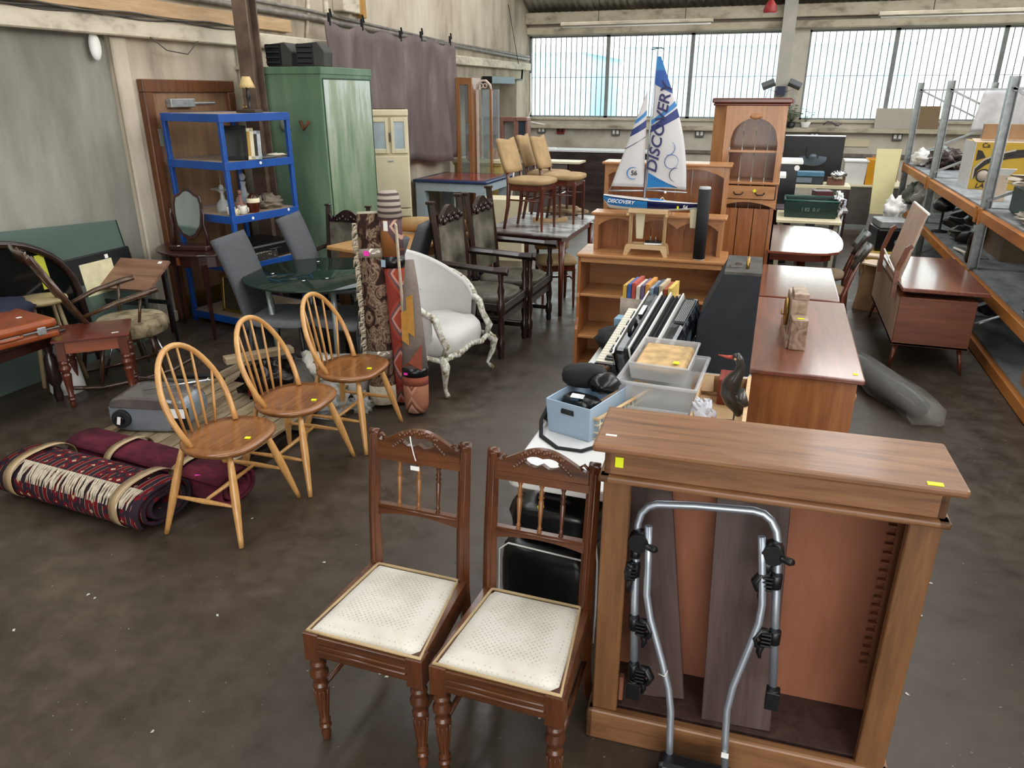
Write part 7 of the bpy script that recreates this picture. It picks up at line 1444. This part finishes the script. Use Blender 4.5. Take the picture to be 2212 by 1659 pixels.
words('lettering', 'LAWN-M', .065, K, t, TM((.06, -.003, .035), (R(90), 0, 0)), .0006, 'LEFT', .2); words('lettering', 'Ca', .06, K, t, TM((.05, -.003, .41), (R(90), 0, 0)), .0006, 'LEFT')
t = thing('white_carton', 'pale upright open-flapped carton on the upper rack shelf before the yellow carton', 'carton', (1.74, 7.62, 1.014), R(-6)); MB().box((0, 0, 0), (.16, .12, .22)).build('body', CARDP, t, bev=.002); MB().add([(0, 0, .22), (.16, 0, .22), (.2, -.05, .28), (.06, -.05, .28)], [(0, 1, 2, 3)]).build('flap', WHT, t, solid=.003)
o = clothpile('white_sheeting', 'white plastic sheeting heap on the far upper rack shelf', (1.82, 11.2, 1.014), (.14, .3, .10), 31, WHT, 'plastic'); clothpile('dark_sheeting', 'dark brown plastic heap on the far upper rack shelf behind the white sheeting', (1.98, 10.9, 1.014), (.2, .35, .13), 33, flat('dark_brown_plastic', '3a2c28', .3), 'plastic')
t = thing('hanging_sheet', 'white fabric sheet hung from the top brace of the racking', 'cloth', (0, 0, 0)); MB().grid(14, 10, lambda u, v: (1.98+.50*u-.06*v*(1-u), 9.58+.03*math.sin(u*12), 1.92-.42*v+.05*v*u)).build('sheet', flat('soft_white', 'c8c8cc', .8), t, solid=.004)
tag(MB().box((0, -.02, 0), (.8, .02, .14)).build('brown_plank', CARD, loc=(1.72, 7.55, 1.39)), 'brown plank lying on top of the yellow printed carton', 'board').location = (1.85, 8.66, 1.476)
t = thing('dark_green_tub', 'dark green tub under white cloth on the nearest upper rack shelf', 'crate', (1.98, 6.6, 1.014)); MB().box((-.2, -.3, 0), (.28, .35, .22)).build('body', flat('bottle_green', '10362c', .4), t, bev=.02)
clothpile('white_cloth_pile', 'white cloth draped over the dark green tub on the racking', (2.02, 6.6, 1.235), (.3, .36, .06), 41, flat('offwhite_fabric', 'b8b0a0', .9), 'cloth'); clothpile('lace_bundle', 'cream bundle of lace and crockery on the rack shelf edge', (1.82, 6.15, 1.014), (.12, .35, .055), 43, WCLOTH, 'cloth', 0, .7, 5)
clothpile('clear_bags', 'shiny clear plastic bags on the far middle rack shelf', (1.88, 10.8, .514), (.18, .3, .20), 51, POLY, 'plastic'); clothpile('grey_green_bag', 'grey green bag at the end of the middle rack shelf', (1.80, 11.35, .514), (.14, .18, .15), 53, flat('sage_bag', '8a9488', .6), 'bag')
clothpile('black_bags', 'black bin bags on the middle rack shelf behind the teak mirror board', (2.0, 8.6, .514), (.25, .5, .16), 55, BAG, 'bag')
t = thing('black_lamp', 'black domed metal lamp on the middle rack shelf', 'lamp', (1.72, 9.0, .72)); MB().blob((0, 0, .08), (.11, .11, .08), 0, 1, 20).build('shade', BLACKP, t); MB().lathe([(.08, -.206), (.08, -.19), (.012, -.18), (.012, .02)], 14).build('stem', BLACKM, t); MB().tube([(.08, 0, .02), (.3, .05, .10)], .012, 6).build('arm', STEEL, t)
tag(MB().box((0, 0, 0), (.5, .7, .28)).build('brown_carton', flat('dim_brown_card', '6c5a48', .8), loc=(1.95, 7.5, .514)), 'brown carton lying on the middle rack shelf by the bronze figure', 'carton')
t = thing('bronze_figure', 'dark bronze draped statuette by the rack upright on the middle shelf', 'ornament', (1.70, 7.38, .514)); m = MB(); m.lathe([(.045, 0), (.05, .03), (.042, .12), (.05, .17), (.035, .24), (.02, .30), (.015, .31)], 16)
for i, v in enumerate(m.v): k = noise.noise(Vector(v)*28)*.014; m.v[i] = (v[0]+k, v[1]-k, v[2])
m.blob((0, 0, .345), (.028, .028, .035), .2, 2, 12); m.build('figure', flat('bronze', '2e241e', .25, .7, var=.3), t); MB().tube([(.03, 0, .27), (.06, -.03, .22), (.03, -.05, .18)], .012, 8).build('arm', flat('bronze_arm', '2e241e', .25, .7), t)
tag(MB().cbox((0, 0, .015), (.18, .36, .02), (0, R(6), 0)).build('grey_tray', flat('dull_grey_tray', '8c8c88', .4), loc=(1.78, 7.75, .52)), 'flat grey tray lying on the middle rack shelf behind the statuette', 'tray')
tag(recentre(MB().tube([(1.68, 7.98, .53), (1.70, 7.58, .56)], .012, 6).build('white_strip', WHT)), 'white strip lying at the middle rack shelf edge', 'strip')
openbox('cardboard_box', 'open cardboard box with hand hole on the bottom rack shelf at right', (1.83, 5.20, .104), .26, .42, .17, CARD, R(4), 'box', .006, 1.0)
clothpile('dark_bundle', 'dark purple bundle on the lowest rack shelf by the teak table', (1.95, 7.6, .104), (.24, .5, .13), 61, flat('aubergine', '201826', .7), 'cloth'); clothpile('clear_wrap', 'crumpled clear wrap on the lowest rack shelf', (1.78, 8.3, .104), (.12, .2, .10), 63, POLY, 'plastic')
t = thing('metal_tray', 'black metal objects with chrome rim on the middle rack shelf at the right edge', 'tray', (1.78, 5.55, .514)); MB().lathe([(0, .01), (.10, .01), (.13, .04), (.135, .035), (.10, 0), (0, 0)], 24, cap=False).build('dish', CHROME, t); MB().box((.0, .02, .03), (.18, .14, .12)).build('black_device', BLACKP, t, bev=.006)
t = thing('steel_tubes', 'two thin metal tubes sticking out under the middle rack shelf', 'tube', (0, 0, 0)); 
for k in range(2): MB().tube([(1.46+.03*k, 5.86, .37), (1.75+.03*k, 5.95+.1*k, .46)], .008, 6).build('tube', STEEL, t)

# litter on the bare floor
LIT = flat('pale_litter', 'b8b8b0', .6, var=.2)
lit0 = None
for px, py in ((190, 1285), (205, 1292), (30, 1362), (545, 1120), (820, 1455), (835, 1462), (1165, 1550), (330, 1580), (700, 1215), (1990, 1330), (2010, 1260), (900, 1560), (470, 1330), (1960, 1500)):
    p = at(px, py, z=0)
    if lit0 is None:
        lit0 = tag(MB().add([(-.006, -.004, 0), (.008, -.003, .001), (.006, .005, .002), (-.004, .004, .001)], [(0, 1, 2, 3)]).build('litter_scrap', LIT, solid=.001), 'tiny pale scrap of litter lying on the bare floor', 'litter', 'scraps of litter on the floor'); o = lit0
    else: o = lit0.copy(); C.objects.link(o)
    o.location = (p.x, p.y, .0006); o.rotation_euler = (0, 0, px*.7)
